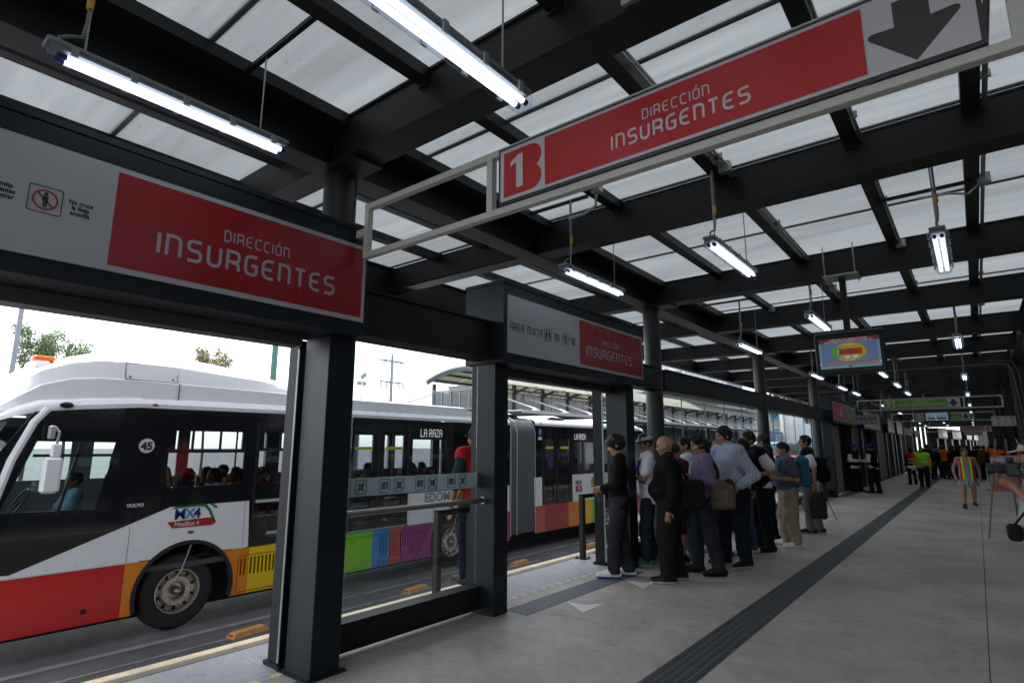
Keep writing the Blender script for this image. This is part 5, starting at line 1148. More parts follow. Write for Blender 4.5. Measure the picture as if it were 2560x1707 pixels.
building(-60, -46, 60, 85, 11.0, (.42, .40, .38), 'low tan block far left of the apartment block', 4, 6)
building(-24, -14, 132, 140, 14.0, (.42, .44, .46), 'distant grey office block above the far platform', 5, 5)
m = MB(); m.box(-14.3, -13.5, 61.3, 64.2, ROAD, 4.75); m.box(-14.3, -13.5, 64.2, 67.4, ROAD, 4.0); m.box(-14.32, -13.48, 61.28, 67.42, 3.55, 3.6); o = m.build('white_hoarding', mat('bright_white_board', (.80, .80, .80), .5), loc=(-14, 64, ROAD)); tag(o, 'tall plain white stepped hoarding seen through the far glass screen', 'hoarding')
m = MB(); m.cyl((-14, 58.6, ROAD), (-14, 58.6, 5.2), .35, n=14); o = m.build('white_pillar', mat('bright_white_board', (.80, .80, .80), .5), loc=(-14, 58.6, ROAD)); tag(o, 'white round pillar just left of the stepped hoarding', 'pillar')
root = empty('blue_banner', (-14.2, 56.5, 2.0), 'blue banner with pale reversed letters behind the far glass screen', 'banner'); m = MB(); m.box(-.05, .05, -3.3, 3.2, -.1, 1.0); m.build('board', mat('banner_blue', (.045, .13, .25), .5), root)
ftext('AYOTLA S', .95, (.06, 2.9, .1), (0, -1, 0), UP, root, 'reversed_letters', mat('banner_letter', (.45, .55, .6), .5), 'LEFT', .02, .01)
for (x, y0, y1, lab, cc) in ((-12.2, 49, 57, 'blue and glass bus waiting beyond the far glass screen', (.10, .33, .42)), (-9.6, 36, 46, 'red car-low front of a vehicle seen under the beige trousered man arm', (.55, .03, .04))):
    pass
def far_bus(x, y0, L, cc, label, h=2.9):
    root = empty('parked_bus', (x, y0, ROAD), label, 'bus')
    m = MB(); m.box(-1.2, 1.2, 0, L, .35, h, bev=.12); m.build('body', mat('farbus_%.2f' % cc[0], cc, .35, coat=.3), root)
    m = MB(); m.box(1.201, 1.215, .6, L-.5, 1.3, h-.45); m.box(-1.05, 1.05, -.015, -.001, 1.1, h-.4); m.build('window', mat('farbus_glass', (.10, .25, .32), .1), root)
    for yy in (1.6, L-2): 
        q = MB(); q.lathe((1.0, yy, .5), (1, 0, 0), [(.0, -.2), (.5, -.2), (.5, .18), (.3, .2), (.28, .12), (0, .12)], 20); q.build('wheel', RUBBER, root)
    q = MB(); q.box(-1.0, -.6, -.03, -.002, .6, .8); q.box(.6, 1.0, -.03, -.002, .6, .8); q.build('headlight', WHITE, root)
far_bus(-11.4, 42.5, 10, (.06, .25, .38), 'blue bus with large glazing beyond the far glass screen')
far_bus(-9.6, 36, 9, (.55, .03, .04), 'low red vehicle outside, glimpsed between the men with backpacks', 2.0)
far_bus(-8.4, 62, 11, (.25, .55, .75), 'sky blue bus outside the far glass wall, behind the lime vest woman')
for i, (x, y, h, cr, cc) in enumerate(((-16, 78, 10, 3.2, (.05, .075, .025)), (-13, 86, 11, 3.4, (.06, .085, .03)), (-9, 74, 9.5, 3.2, (.12, .19, .03)), (-6.3, 82, 10.5, 3.6, (.13, .2, .03)), (-24, 100, 12, 4, (.05, .07, .03)))):
    tree(x, y, ROAD, h, cr, ['dark tree right of the white hoarding', 'second dark tree just beyond the white hoarding', 'sunlit light green tree behind the far glass wall', 'bright green tree farthest down the platform', 'dark tree between the far buildings'][i], 20+i, cc, 'trees beyond the far end of the platform', 1500, .18)
# crossing pipe under the canopy farther on
m = MB(); m.cyl((-2.6, 16.5, 3.42), (.55, 16.5, 3.42), .009, n=8); m.tube([(.55, 16.5, 3.42), (.72, 16.5, 3.38), (.78, 16.5, 3.2), (.84, 16.5, 2.3)], .008, 8); m.tube([(.35, 16.5, 3.5), (.8, 16.5, 3.46), (.88, 16.5, 3.2), (.9, 16.5, 2.3)], .007, 8)
o = m.build('crossing_pipe', mat('pale_pipe', (.13, .135, .13), .5), loc=(-1, 16.5, 3.42)); tag(o, 'pale pipe crossing the walkway overhead and bending down at the right column', 'pipe')
# ================================================================== people
# a person is sampled from a signed distance field (tapered limbs and ellipsoids smoothly joined) and meshed as one surface
def surface_nets(F, org, h):
    nx, ny, nz = F.shape; S = F < 0
    c = S[:-1,:-1,:-1].astype(np.int8)
    cnt = sum(S[a:nx-1+a, b:ny-1+b, d:nz-1+d].astype(np.int8) for a in (0,1) for b in (0,1) for d in (0,1))
    act = (cnt > 0) & (cnt < 8); idx = -np.ones(act.shape, np.int64); I = np.argwhere(act)
    if len(I) == 0: return None
    idx[act] = np.arange(len(I)); acc = np.zeros((len(I), 3)); num = np.zeros(len(I))
    for ax in range(3):
        o1, o2 = [k for k in range(3) if k != ax]
        for a in (0, 1):
            for b in (0, 1):
                p = I.copy(); p[:, o1] += a; p[:, o2] += b; q = p.copy(); q[:, ax] += 1
                f0 = F[p[:,0],p[:,1],p[:,2]]; f1 = F[q[:,0],q[:,1],q[:,2]]; m = (f0 < 0) != (f1 < 0)
                t = np.where(m, f0/np.where(m, f0-f1, 1), 0); pt = p.astype(float); pt[:, ax] += t
                acc[m] += pt[m]; num[m] += 1
    V = acc/num[:, None]*h+org; Fs = []
    for ax in range(3):
        o1, o2 = [(1,2),(2,0),(0,1)][ax]
        sl0 = [slice(1,-1)]*3; sl0[ax] = slice(0,-1); sl1 = [slice(1,-1)]*3; sl1[ax] = slice(1,None)
        s0 = S[tuple(sl0)]; s1 = S[tuple(sl1)]; d = s0 != s1; P = np.argwhere(d)
        if not len(P): continue
        off = np.ones(3, int); off[ax] = 0; P = P+off; flip = s0[d]
        def g(da, db):
            q = P.copy(); q[:, o1] -= da; q[:, o2] -= db; return idx[q[:,0],q[:,1],q[:,2]]
        A = np.stack([g(1,1), g(0,1), g(0,0), g(1,0)], 1)
        A[~flip] = A[~flip][:, ::-1]; Fs.append(A)
    Fc = np.concatenate(Fs); Fc = Fc[(Fc >= 0).all(1)]
    return V, Fc
class SDF:
    def __init__(s, lo, hi, h):
        s.h = h; s.lo = np.array(lo, float); n = np.ceil((np.array(hi)-s.lo)/h).astype(int)+1
        s.F = np.full(n, .5, np.float32); s.ax = [s.lo[i]+h*np.arange(n[i]) for i in range(3)]
    def blk(s, a, b, mg):
        i0 = [max(0, int((min(a[k], b[k])-mg-s.lo[k])/s.h)) for k in range(3)]
        i1 = [min(s.F.shape[k], int((max(a[k], b[k])+mg-s.lo[k])/s.h)+2) for k in range(3)]
        if any(i1[k] <= i0[k] for k in range(3)): return None, None
        return tuple(slice(i0[k], i1[k]) for k in range(3)), np.meshgrid(*[s.ax[k][i0[k]:i1[k]] for k in range(3)], indexing='ij')
    def put(s, sl, d, k, sub=False):
        f = s.F[sl]
        if sub:
            s.F[sl] = np.maximum(f, -d); return
        hh = np.clip(.5+.5*(d-f)/k, 0, 1) if k > 0 else None
        s.F[sl] = (d*(1-hh)+f*hh-k*hh*(1-hh)) if k > 0 else np.minimum(f, d)
    def cap(s, a, b, ra, rb, k=.02, sub=False):
        a = np.array(a, float); b = np.array(b, float); sl, G = s.blk(a, b, max(ra, rb)+k+.03)
        if sl is None: return
        d = b-a; L = max(1e-9, (d*d).sum()); P = [G[i]-a[i] for i in range(3)]
        t = np.clip((P[0]*d[0]+P[1]*d[1]+P[2]*d[2])/L, 0, 1)
        dist = np.sqrt((P[0]-t*d[0])**2+(P[1]-t*d[1])**2+(P[2]-t*d[2])**2)-(ra+(rb-ra)*t); s.put(sl, dist, k, sub)
    def ell(s, c, r, k=.02, R=None, sub=False):
        c = np.array(c, float); r = np.array(r, float); mg = r.max()+k+.03
        sl, G = s.blk(c, c, mg)
        if sl is None: return
        P = np.stack([G[i]-c[i] for i in range(3)], -1)
        if R is not None: P = P@R
        k0 = np.sqrt(((P/r)**2).sum(-1)); k1 = np.sqrt(((P/r**2)**2).sum(-1))+1e-9; s.put(sl, k0*(k0-1)/k1, k, sub)
    def cut(s, z0=None, z1=None):
        Z = s.ax[2][None, None, :]
        if z0 is not None: s.F = np.maximum(s.F, z0-Z)
        if z1 is not None: s.F = np.maximum(s.F, Z-z1)
    def box(s, c, hs, rd, k=.02, R=None):
        c = np.array(c, float); hs = np.array(hs, float); mg = float(np.linalg.norm(hs))+rd+k+.02; sl, G = s.blk(c, c, mg)
        if sl is None: return
        P = np.stack([G[i]-c[i] for i in range(3)], -1)
        if R is not None: P = P@R
        q = np.abs(P)-(hs-rd); dd = np.sqrt((np.maximum(q, 0)**2).sum(-1))+np.minimum(q.max(-1), 0)-rd; s.put(sl, dd, k)
    def fold(s, amp, fr=22, seed=0):
        X, Y, Z = np.meshgrid(*s.ax, indexing='ij', sparse=True); ph = seed*1.7
        s.F = s.F+(amp*(np.sin(Z*fr+2.2*np.sin(X*fr*.5+ph)+Y*fr*.35)*.6+np.sin(X*fr*.9+Z*fr*.7+ph)*np.sin(Y*fr*.8-Z*fr*.4)*.5)-(amp*.75 if amp > .0045 else 0)).astype(np.float32)
    def mesh(s, name, mats, parent, matfn=None):
        r = surface_nets(s.F, s.lo, s.h)
        if r is None: return None
        V, Fc = r; me = bpy.data.meshes.new(name); me.vertices.add(len(V)); me.vertices.foreach_set('co', V.ravel().astype(np.float32))
        me.loops.add(len(Fc)*4); me.loops.foreach_set('vertex_index', Fc.ravel().astype(np.int32)); me.polygons.add(len(Fc))
        me.polygons.foreach_set('loop_start', np.arange(0, len(Fc)*4, 4, dtype=np.int32)); me.polygons.foreach_set('loop_total', np.full(len(Fc), 4, dtype=np.int32))
        if not isinstance(mats, (list, tuple)): mats = [mats]
        for m in mats: me.materials.append(m)
        me.update(calc_edges=True); me.validate()
        me.polygons.foreach_set('use_smooth', [True]*len(me.polygons))
        if matfn is not None:
            C = V[Fc].mean(1); 
            if len(me.polygons) == len(Fc): me.polygons.foreach_set('material_index', matfn(C).astype(np.int32))
        o = bpy.data.objects.new(name, me); COL.objects.link(o)
        if parent is not None: o.parent = parent
        return o
def rotz(a): c, s_ = math.cos(a), math.sin(a); return np.array([[c,-s_,0],[s_,c,0],[0,0,1]])
def roty(a): c, s_ = math.cos(a), math.sin(a); return np.array([[c,0,s_],[0,1,0],[-s_,0,c]])
def skin(tone): return mat('skin_%d' % int(tone*100), (.36*tone+.02, .175*tone+.01, .105*tone+.006), .5, 0, 0, 0, .08, 14, spec=.4)
HAIRM = mat('hair_black', (.006, .005, .005), .5, 0, .9, 120, spec=.3); HAIRB = mat('hair_brown', (.05, .022, .011), .55, 0, .9, 120, spec=.3)
LIPM = mat('lip_tone', (.20, .07, .055), .5); EYEM = mat('eye_dark', (.012, .010, .010), .3); BROWM = mat('brow_dark', (.018, .012, .01), .7)
def cloth(name, c, bump=.35, var=.2, rough=.9, vs=7): return mat('cloth_'+name, c, rough, 0, bump, 55, var, vs, spec=.15)
def person(x, y, head, label, H=1.72, z=0, res=.012, tone=1.0, w=1.0, belly=0.0, top=None, top_sleeve='long', top_hem=.84, trous=None, shoe=None, sole=None,
           hair='short', hairm=None, head_yaw=0, head_pitch=0, lean=0, feet=None, arms=None, over=None, over_sleeve='none', cap=None, dress=None, shorts=None, neck='crew', lift=0,
           group=None, female=False, bare=False, seed=0, sit=False, trous_w=1.0, collar=None, apron=None):
    """local frame: +x forward, +y the person's left; arms = {side: (elbow, wrist, hand_dir)}"""
    s = H/1.72; wd = w*s
    root_loc = (x, y, z); rz = math.radians(head)
    feet = feet or {1: (.02, .11), -1: (-.03, -.11)}
    hipz = .90*s if not sit else .50*s; J = {}
    lx = lean
    def T(px, py, pz): return np.array([px*s+lx*max(0, pz-.9)*s, py*wd, pz*s])
    if sit:
        o0 = T
        def T(px, py, pz): return np.array([px*s+lx*max(0, pz-.9)*s, py*wd, pz*s-.40*s]) if pz >= .85 else np.array([px*s, py*wd, pz*s])
    for sd in (1, -1):
        fx, fy = feet[sd][:2]; fz = feet[sd][2] if len(feet[sd]) > 2 else 0
        hp = T(0, .095*sd, .90); an = np.array([fx*s, fy*wd, (.085+fz)*s])
        if sit: kn = np.array([.42*s, .13*sd*wd, .50*s]); an = np.array([.42*s, .13*sd*wd, .09*s])
        else: kn = (hp+an)/2+np.array([.035*s+abs(fz)*.5*s, .005*sd, .02*s])
        J['hip', sd] = hp; J['knee', sd] = kn; J['ank', sd] = an
        J['sh', sd] = T(-.005, .178*sd, 1.415)
        a = (arms or {}).get(sd)
        if a is None: el = J['sh', sd]+np.array([-.03*s, .055*sd*wd, -.29*s]); wr = el+np.array([.05*s, .01*sd, -.245*s]); hd = np.array([.25, 0, -1.0])
        else: el, wr, hd = [np.array(v, float) for v in a]; el = el*s; wr = wr*s
        if a is not None and sit: el = el-np.array([0,0,.4*s]); wr = wr-np.array([0,0,.4*s])
        J['el', sd] = el; J['wr', sd] = wr; J['hd', sd] = hd/np.linalg.norm(hd)
    nb = T(-.01, 0, 1.455); hc = T(.025, 0, 1.595)
    RH = rotz(math.radians(head_yaw))@roty(math.radians(head_pitch)); piv = T(0, 0, 1.50)
    def HP(px, py, pz): return piv+RH@(np.array([px*s, py*s, pz*s]))      # head-local: origin at neck top
    ex = max(.55, *(abs(J[k, sd][0]) for k in ('ank', 'wr', 'knee') for sd in (1, -1)))+.28
    ey = max(.40, *(abs(J[k, sd][1]) for k in ('ank', 'wr', 'el') for sd in (1, -1)))+.22
    lo, hi = (-ex, -ey, -.01), (ex, ey, H+.14-(.4*s if sit else 0))
    # ---- body
    B = SDF(lo, hi, res)
    def torso(G, g, bl=0, low=True):
        G.ell(T(-.0, 0, .945), ((.108+g)*wd, (.158+g)*wd, (.125+g)*s), .05)
        G.ell(T(.012+bl*.045, 0, 1.08), ((.098+g+bl*.10)*wd, (.135+g+bl*.07)*wd, (.14+g)*s), .06)
        G.ell(T(.004, 0, 1.27), ((.108+g+bl*.03)*wd, (.158+g+bl*.01)*wd, (.165+g)*s), .06)
        if female: 
            for sd in (1, -1): G.ell(T(.085, .07*sd, 1.245), ((.055+g)*wd, (.062+g)*wd, (.06+g)*s), .03)
        for sd in (1, -1): G.cap(T(-.01, .04*sd, 1.435), J['sh', sd], (.058+g)*s, (.052+g)*s, .05)
    torso(B, 0, belly)
    B.cap(T(-.012, 0, 1.42), HP(.0, 0, .03), .058*s*(.5+.5*w), .052*s, .03)
    for sd in (1, -1):
        B.cap(J['hip', sd], J['knee', sd], .082*wd, .055*wd, .04); B.cap(J['knee', sd], J['ank', sd], .056*wd, .038*s, .03)
        B.ell(J['knee', sd]*.62+J['ank', sd]*.38+np.array([-.022*s, 0, 0]), (.05*wd, .05*wd, .11*s), .03)
        B.cap(J['sh', sd], J['el', sd], .048*wd, .037*wd, .025); B.cap(J['el', sd], J['wr', sd], .038*wd, .025*s, .02)
        # hand: palm and five fingers
        hd = J['hd', sd]; wr = J['wr', sd]; side_ = np.cross(hd, [0, 0, 1.0]) if abs(hd[2]) < .8 else np.cross(hd, [0, 1.0, 0])
        side_ /= np.linalg.norm(side_); pn = np.cross(side_, hd); fr = max(.0078*s, res*.72)
        pc = wr+hd*.05*s; B.cap(wr+hd*.02*s, wr+hd*.075*s, .028*s, .031*s, .015)
        for i, (o_, L) in enumerate(((-.030, .062), (-.010, .074), (.010, .07), (.029, .055))):
            k0 = wr+hd*.085*s+side_*o_*s; k1 = k0+(hd*.9+pn*.25)*L*.55*s; k2 = k1+(hd*.6+pn*.7)*L*.5*s
            B.cap(k0, k1, fr*1.05, fr, .006); B.cap(k1, k2, fr, fr*.85, .004)
        t0 = wr+hd*.03*s-side_*.026*s; t1 = t0+(hd*.6-side_*.75)*.04*s; t2 = t1+(hd*.95-side_*.1+pn*.4)*.03*s; B.cap(t0, t1, fr*1.4, fr*1.15, .01); B.cap(t1, t2, fr*1.15, fr, .004)
        an = J['ank', sd]; dr = np.array([1, .12*sd, 0]); B.cap(an+np.array([-.02*s, 0, -.045*s]), an+dr*.14*s+np.array([0, 0, -.055*s]), .032*s, .024*s, .02)
    # head
    B.ell(HP(.012, 0, .125), (.096*s, .076*s, .105*s), .02, RH); B.ell(HP(.045, 0, .058), (.058*s, .056*s, .068*s), .03, RH)
    B.ell(HP(.068, 0, .016), (.026*s, .028*s, .02*s), .02, RH)
    B.cap(HP(.098, 0, .108), HP(.116, 0, .075), .009*s, .013*s, .012); B.cap(HP(.086, -.03, .125), HP(.086, .03, .125), .014*s, .014*s, .012)
    B.cap(HP(.09, -.014, .045), HP(.09, .014, .045), .011*s, .011*s, .008)
    for sd in (1, -1):
        B.ell(HP(-.002, .078*sd, .098), (.02*s, .009*s, .032*s), .004, RH); B.ell(HP(.105, .033*sd, .104), (.014*s, .016*s, .010*s), .0, RH, sub=True)
        B.ell(HP(.074, .045*sd, .075), (.025*s, .02*s, .022*s), .02, RH)
    hp_inv = lambda C: (C-piv)@RH/s
    def mf(C):
        L = hp_inv(C); out = np.zeros(len(C)); fr = L[:, 0] > .055
        ey_ = fr & (np.abs(np.abs(L[:, 1])-.033) < .014) & (np.abs(L[:, 2]-.104) < .0075); br = fr & (np.abs(np.abs(L[:, 1])-.033) < .02) & (np.abs(L[:, 2]-.125) < .006)
        lp = fr & (np.abs(L[:, 1]) < .022) & (np.abs(L[:, 2]-.045) < .008); out[lp] = 2; out[ey_] = 1; out[br] = 3; return out
    SK_ = skin(tone); body = B.mesh('person', [SK_, EYEM, LIPM, BROWM], None, mf)
    body.location = root_loc; body.rotation_euler = (0, 0, rz); tag(body, label, 'person', group)
    hairm = hairm or HAIRM
    # ---- clothes
    hzT = top_hem*s-(.4*s if sit else 0)
    def sleeves(G, g, kind):
        for sd in (1, -1):
            sh, el, wr = J['sh', sd], J['el', sd], J['wr', sd]
            if kind == 'none': G.cap(sh*.98+T(0, 0, 1.40)*.02, sh, (.056+g)*s, (.055+g)*s, .03); continue
            if kind == 'short': G.cap(sh, sh+(el-sh)*.72, (.054+g)*wd, (.056+g)*wd, .03)
            elif kind == 'half': G.cap(sh, el, (.054+g)*wd, (.05+g)*wd, .03)
            else:
                G.cap(sh, el, (.052+g)*wd, (.043+g)*wd, .03); fe = .93 if kind == 'long' else .25
                G.cap(el, el+(wr-el)*fe, (.043+g)*wd, (.032+g)*s, .025)
    if top is not None:
        G = SDF((lo[0], lo[1], hzT-.05), (hi[0], hi[1], (1.54 if neck != 'high' else 1.57)*s-(.4*s if sit else 0)), res)
        torso(G, .017, belly*1.05); 
        for sd in (1, -1):
            G.cap(J['hip', sd], J['hip', sd]+np.array([0, 0, -.12*s]), .105*wd, .10*wd, .04)
        sleeves(G, .014, top_sleeve)
        if neck == 'high': G.cap(T(-.015, 0, 1.42), T(-.005, 0, 1.50), .073*s, .066*s, .02); G.fold(.008*s, 17, seed); G.fold(.0035*s, 41, seed+5); G.cut(hzT, 1.53*s-(.4*s if sit else 0))
        else: G.fold(.008*s, 17, seed); G.fold(.0035*s, 41, seed+5); G.cut(hzT); G.ell(T(.03, 0, 1.525), (.075*s, .068*s, .055*s), 0, None, True)
        tm = top if isinstance(top, (list, tuple)) else [top]
        G.mesh('shirt' if top_sleeve in ('short', 'half') else 'top', list(tm), body)
    if collar is not None:
        G = SDF(T(-.14, 0, 1.38)-np.array([0, .15, 0]), T(.14, 0, 1.54)+np.array([0, .15, 0]), res*.8)
        G.cap(T(-.015, 0, 1.44), T(.0, 0, 1.505), .082*s, .068*s, .01); G.cap(T(-.015, 0, 1.38), T(0, 0, 1.57), .062*s, .052*s, 0, True); G.cut(T(0, 0, 1.452)[2]); G.mesh('collar', collar, body)
    if over is not None:
        G = SDF((lo[0], lo[1], hzT-.05), (hi[0], hi[1], 1.54*s), res)
        torso(G, .038, belly*1.05); sleeves(G, .036, over_sleeve); G.fold(.003*s, 17, seed+3); G.cut(.93*s)
        if neck == 'open': G.cap(T(.20, 0, 1.02), T(.22, 0, 1.42), .035, .085, 0, True)
        G.ell(T(.03, 0, 1.53), (.085*s, .075*s, .07*s), 0, None, True)
        ov = over if isinstance(over, (list, tuple)) else [over]
        fn = None
        if len(ov) > 1: fn = lambda C: ((np.abs(C[:, 2]-1.02*s) < .028) | (np.abs(C[:, 2]-1.18*s) < .028)).astype(int)
        G.mesh('vest', list(ov), body, fn)
    if trous is not None:
        zc = (.98*s if not sit else .60*s); G = SDF((lo[0], lo[1], .02), (hi[0], hi[1], zc+.04), res)
        G.ell(T(-.0, 0, .945), (.122*wd, .168*wd, .125*s), .04)
        if belly: G.ell(T(.012+belly*.045, 0, 1.06), ((.098+belly*.10)*wd+.01, (.135+belly*.07)*wd+.01, .13*s), .05)
        for sd in (1, -1):
            h_, kn, an = J['hip', sd], J['knee', sd], J['ank', sd]; tw = trous_w
            an2 = an+np.array([.0, 0, .0*s]) if shorts is None else kn+(an-kn)*.05
            G.cap(h_, kn, .100*wd*(.5+.5*tw), .076*wd*tw, .035)
            if shorts is None: G.cap(kn, an2, .074*wd*tw, .062*s*tw, .03)
            else: G.cap(kn, kn+(an-kn)*.08, .074*wd*tw, .074*wd*tw, .02)
        G.fold(.009*s, 21, seed+1); G.fold(.004*s, 48, seed+4); G.cut(.052*s if shorts is None else None, zc); G.mesh('trousers' if shorts is None else 'shorts', trous, body)
    if dress is not None:
        G = SDF((lo[0], lo[1], .55*s), (hi[0], hi[1], 1.50*s), res); torso(G, .016, belly)
        G.cap(T(0, 0, .92), T(.0, 0, .70), .15*wd, .22*wd, .05); G.fold(.005, 30, 2)
        X, Y, Z = np.meshgrid(*G.ax, indexing='ij', sparse=True); G.F = G.F+(np.clip(.95*s-Z, 0, 1)*.07*np.sin(np.arctan2(Y, X)*14)).astype(np.float32)
        G.cut(.64*s, 1.36*s); 
        G.mesh('dress', dress, body)
    if shoe is not None:
        for sd in (1, -1):
            an = J['ank', sd]; zf = an[2]-.085*s; G = SDF(an+np.array([-.14, -.12, -.12])*1.0, an+np.array([.28, .12, .09]), res*.8)
            dr = np.array([1, .16*sd, 0]); b = np.array([an[0], an[1], zf])
            G.cap(b+np.array([-.055*s, 0, .045*s]), b+dr*.06*s+np.array([0, 0, .046*s]), .047*s, .050*s, .02); G.cap(b+dr*.06*s+np.array([0, 0, .044*s]), b+dr*.185*s+np.array([0, 0, .036*s]), .052*s, .037*s, .03); G.cap(b+np.array([-.01*s, 0, .05*s]), b+np.array([.0, 0, .11*s]), .046*s, .047*s, .02)
            G.cut(zf+.001); zs = zf+.026*s
            G.mesh('shoe', [shoe, sole or shoe], body, lambda C: (C[:, 2] < zs).astype(int))
    # ---- hair / cap
    if hair:
        G = SDF(hc-np.array([.26, .22, .40 if hair == 'long' else .22])*s, hc+np.array([.26, .22, .24])*s, res*.85)
        if hair == 'buzz': G.ell(HP(.002, 0, .132), (.106*s, .087*s, .108*s), 0, RH)
        elif hair == 'bowl': G.ell(HP(-.002, 0, .142), (.116*s, .099*s, .108*s), 0, RH); G.ell(HP(.06, 0, .148), (.062*s, .085*s, .05*s), .02, RH)
        elif hair == 'long': G.ell(HP(-.004, 0, .137), (.108*s, .092*s, .105*s), 0, RH); G.ell(HP(-.05, 0, .02), (.065*s, .095*s, .15*s), .04, RH)
        elif hair == 'spiky': G.ell(HP(-.002, 0, .138), (.107*s, .087*s, .104*s), 0, RH); G.ell(HP(.03, 0, .215), (.07*s, .06*s, .03*s), .03, RH); G.ell(HP(-.085, 0, .06), (.03*s, .06*s, .07*s), .03, RH)
        else: G.ell(HP(-.002, 0, .136), (.105*s, .086*s, .104*s), 0, RH); G.ell(HP(.03, 0, .205), (.06*s, .06*s, .025*s), .03, RH)
        fz = {'bowl': .145, 'long': .16, 'buzz': .168, 'spiky': .158}.get(hair, .160)
        # remove the face: below the hair line in front of the ears, and the neck
        G.ell(HP(.125, 0, fz-.098), (.105*s, .10*s, .088*s), 0, RH, True)
        if hair != 'long': G.ell(HP(.03, 0, -.02), (.12*s, .12*s, .075*s), 0, RH, True)
        for sd in (1, -1):
            if hair not in ('long',): G.ell(HP(.01, .095*sd, .085), (.03*s, .024*s, .036*s), 0, RH, True)
        G.fold((.0085 if hair in ('bowl', 'spiky') else .0042)*s, 46, seed); G.fold(.004*s, 105, seed+2); G.mesh('hair', hairm, body)
    if cap is not None:
        cm = cap if isinstance(cap, (list, tuple)) else [cap, cap]
        G = SDF(hc-np.array([.30, .30, .1])*s, hc+np.array([.34, .30, .24])*s, res*.8)
        G.ell(HP(-.0, 0, .148), (.110*s, .090*s, .092*s), 0, RH); 
        q = RH@np.array([1, 0, 0]); P = np.stack(np.meshgrid(*G.ax, indexing='ij'), -1); L = (P-piv)@RH/s
        G.F = np.maximum(G.F, ((.150-L[..., 2])*s).astype(np.float32))
        bk = np.maximum(np.sqrt(((L[..., 0]-.085)/1.05)**2+(L[..., 1])**2)-.085, np.abs(L[..., 2]-.152+.35*np.clip(L[..., 0]-.08, 0, 1)**1.2)-.0065)*s
        G.F = np.minimum(G.F, bk.astype(np.float32)); pv = piv.copy()
        G.mesh('cap', cm, body, lambda C: (((C-pv)@RH/s)[:, 0] > .088).astype(int))
    body['_'] = 0; del body['_']
    body_pts[body.name] = (J, s, root_loc, rz, HP)
    return body
body_pts = {}
def world_pt(body, p):
    J, s, rl, rz, HP = body_pts[body.name]; c, q = math.cos(rz), math.sin(rz); return Vector((rl[0]+p[0]*c-p[1]*q, rl[1]+p[0]*q+p[1]*c, rl[2]+p[2]))
def blob(name, body, prims, m, label, cat, h=.012, folds=.003, group=None, parent=None):
    """a soft thing (bag) built from sdf primitives given in the wearer's frame; becomes its own top-level object"""
    P = np.array([q for pr in prims for q in ((pr[1],) if pr[0] in 'eb' else (pr[1], pr[2]))]); R = .35
    G = SDF(P.min(0)-R, P.max(0)+R, h)
    for pr in prims:
        if pr[0] == 'b': G.box(pr[1], pr[2], pr[3], .012)
        elif pr[0] == 'e': G.ell(pr[1], pr[2], pr[3] if len(pr) > 3 else .03)
        else: G.cap(pr[1], pr[2], pr[3], pr[4], .015)
    G.fold(folds, 30, 5); J, s, rl, rz, HP = body_pts[body.name]
    o = G.mesh(name, m, None); o.location = rl; o.rotation_euler = (0, 0, rz)
    return tag(o, label, cat, group) if parent is None else o
def strap(o, pts, m, wdt=.018, name='strap'):
    q = MB(); P = [Vector(p) for p in pts]
    # smooth the path a little
    S = []
    for i in range(len(P)-1):
        for k in range(4): S.append(P[i].lerp(P[i+1], k/4))
    S.append(P[-1]); S = [S[0]]+[(S[i-1]+S[i]*2+S[i+1])/4 for i in range(1, len(S)-1)]+[S[-1]]
    q.tube(S, wdt, 7); return q.build(name, m, o, smooth=True)
C_BLK = cloth('black', (.0065, .0065, .0078)); C_BLK2 = cloth('black_soft', (.011, .011, .013)); C_DEN = cloth('dark_denim', (.02, .028, .045)); C_GRJ = cloth('washed_black_denim', (.026, .027, .032), .4, .75, .9, 9)
C_WHT = cloth('white', (.70, .71, .75)); C_PUR = cloth('mauve', (.17, .13, .225)); C_KHA = cloth('khaki', (.30, .235, .16)); C_NAVY = cloth('navy', (.010, .013, .028)); C_JEAN = cloth('blue_jean', (.05, .085, .14), .3, .3)
C_MAR = cloth('maroon', (.06, .015, .028)); C_LIME = cloth('lime_vest', (.40, .85, .03), .1, .05); C_REDV = cloth('red_vest', (.50, .02, .02)); C_ORG = cloth('orange_vest', (.75, .10, .01)); C_SIL = cloth('reflective_grey', (.32, .34, .34), 0, .05, .5)
C_BLUS = cloth('blue_grey_polo', (.085, .085, .13)); C_TEAL = cloth('teal_shirt', (.03, .17, .19)); C_DGRN = cloth('dark_green_shirt', (.018, .04, .045)); C_YEL = cloth('mustard_sleeve', (.60, .32, .02)); C_GRY = cloth('grey_dress', (.24, .25, .28)); C_BRN = cloth('brown', (.10, .055, .03)); C_OLV = cloth('olive_bag', (.055, .065, .035)); C_TANB = cloth('tan_camo', (.12, .092, .068), .4, .85, .9, 26); C_BLUB = cloth('blue_pack', (.025, .11, .19)); C_SKYB = cloth('sky_blue_shirt', (.20, .32, .48))
SH_W = mat('shoe_white', (.70, .70, .72), .5); SH_B = mat('shoe_black', (.007, .007, .008), .45, spec=.3); SH_BL = mat('sole_blue', (.04, .10, .55), .5); SH_G = mat('shoe_green', (.01, .18, .10), .5); SH_C = mat('shoe_cream', (.55, .50, .36), .6); SOLEW = mat('sole_white', (.55, .55, .53), .6)
STRI = bpy.data.materials.new('striped_cotton'); STRI.use_nodes = True
_t = STRI.node_tree; _b = _t.nodes['Principled BSDF']; _c = N(_t, 'ShaderNodeTexCoord'); _w = N(_t, 'ShaderNodeTexWave', wave_type='BANDS', bands_direction='Y'); _w.inputs['Scale'].default_value = 15
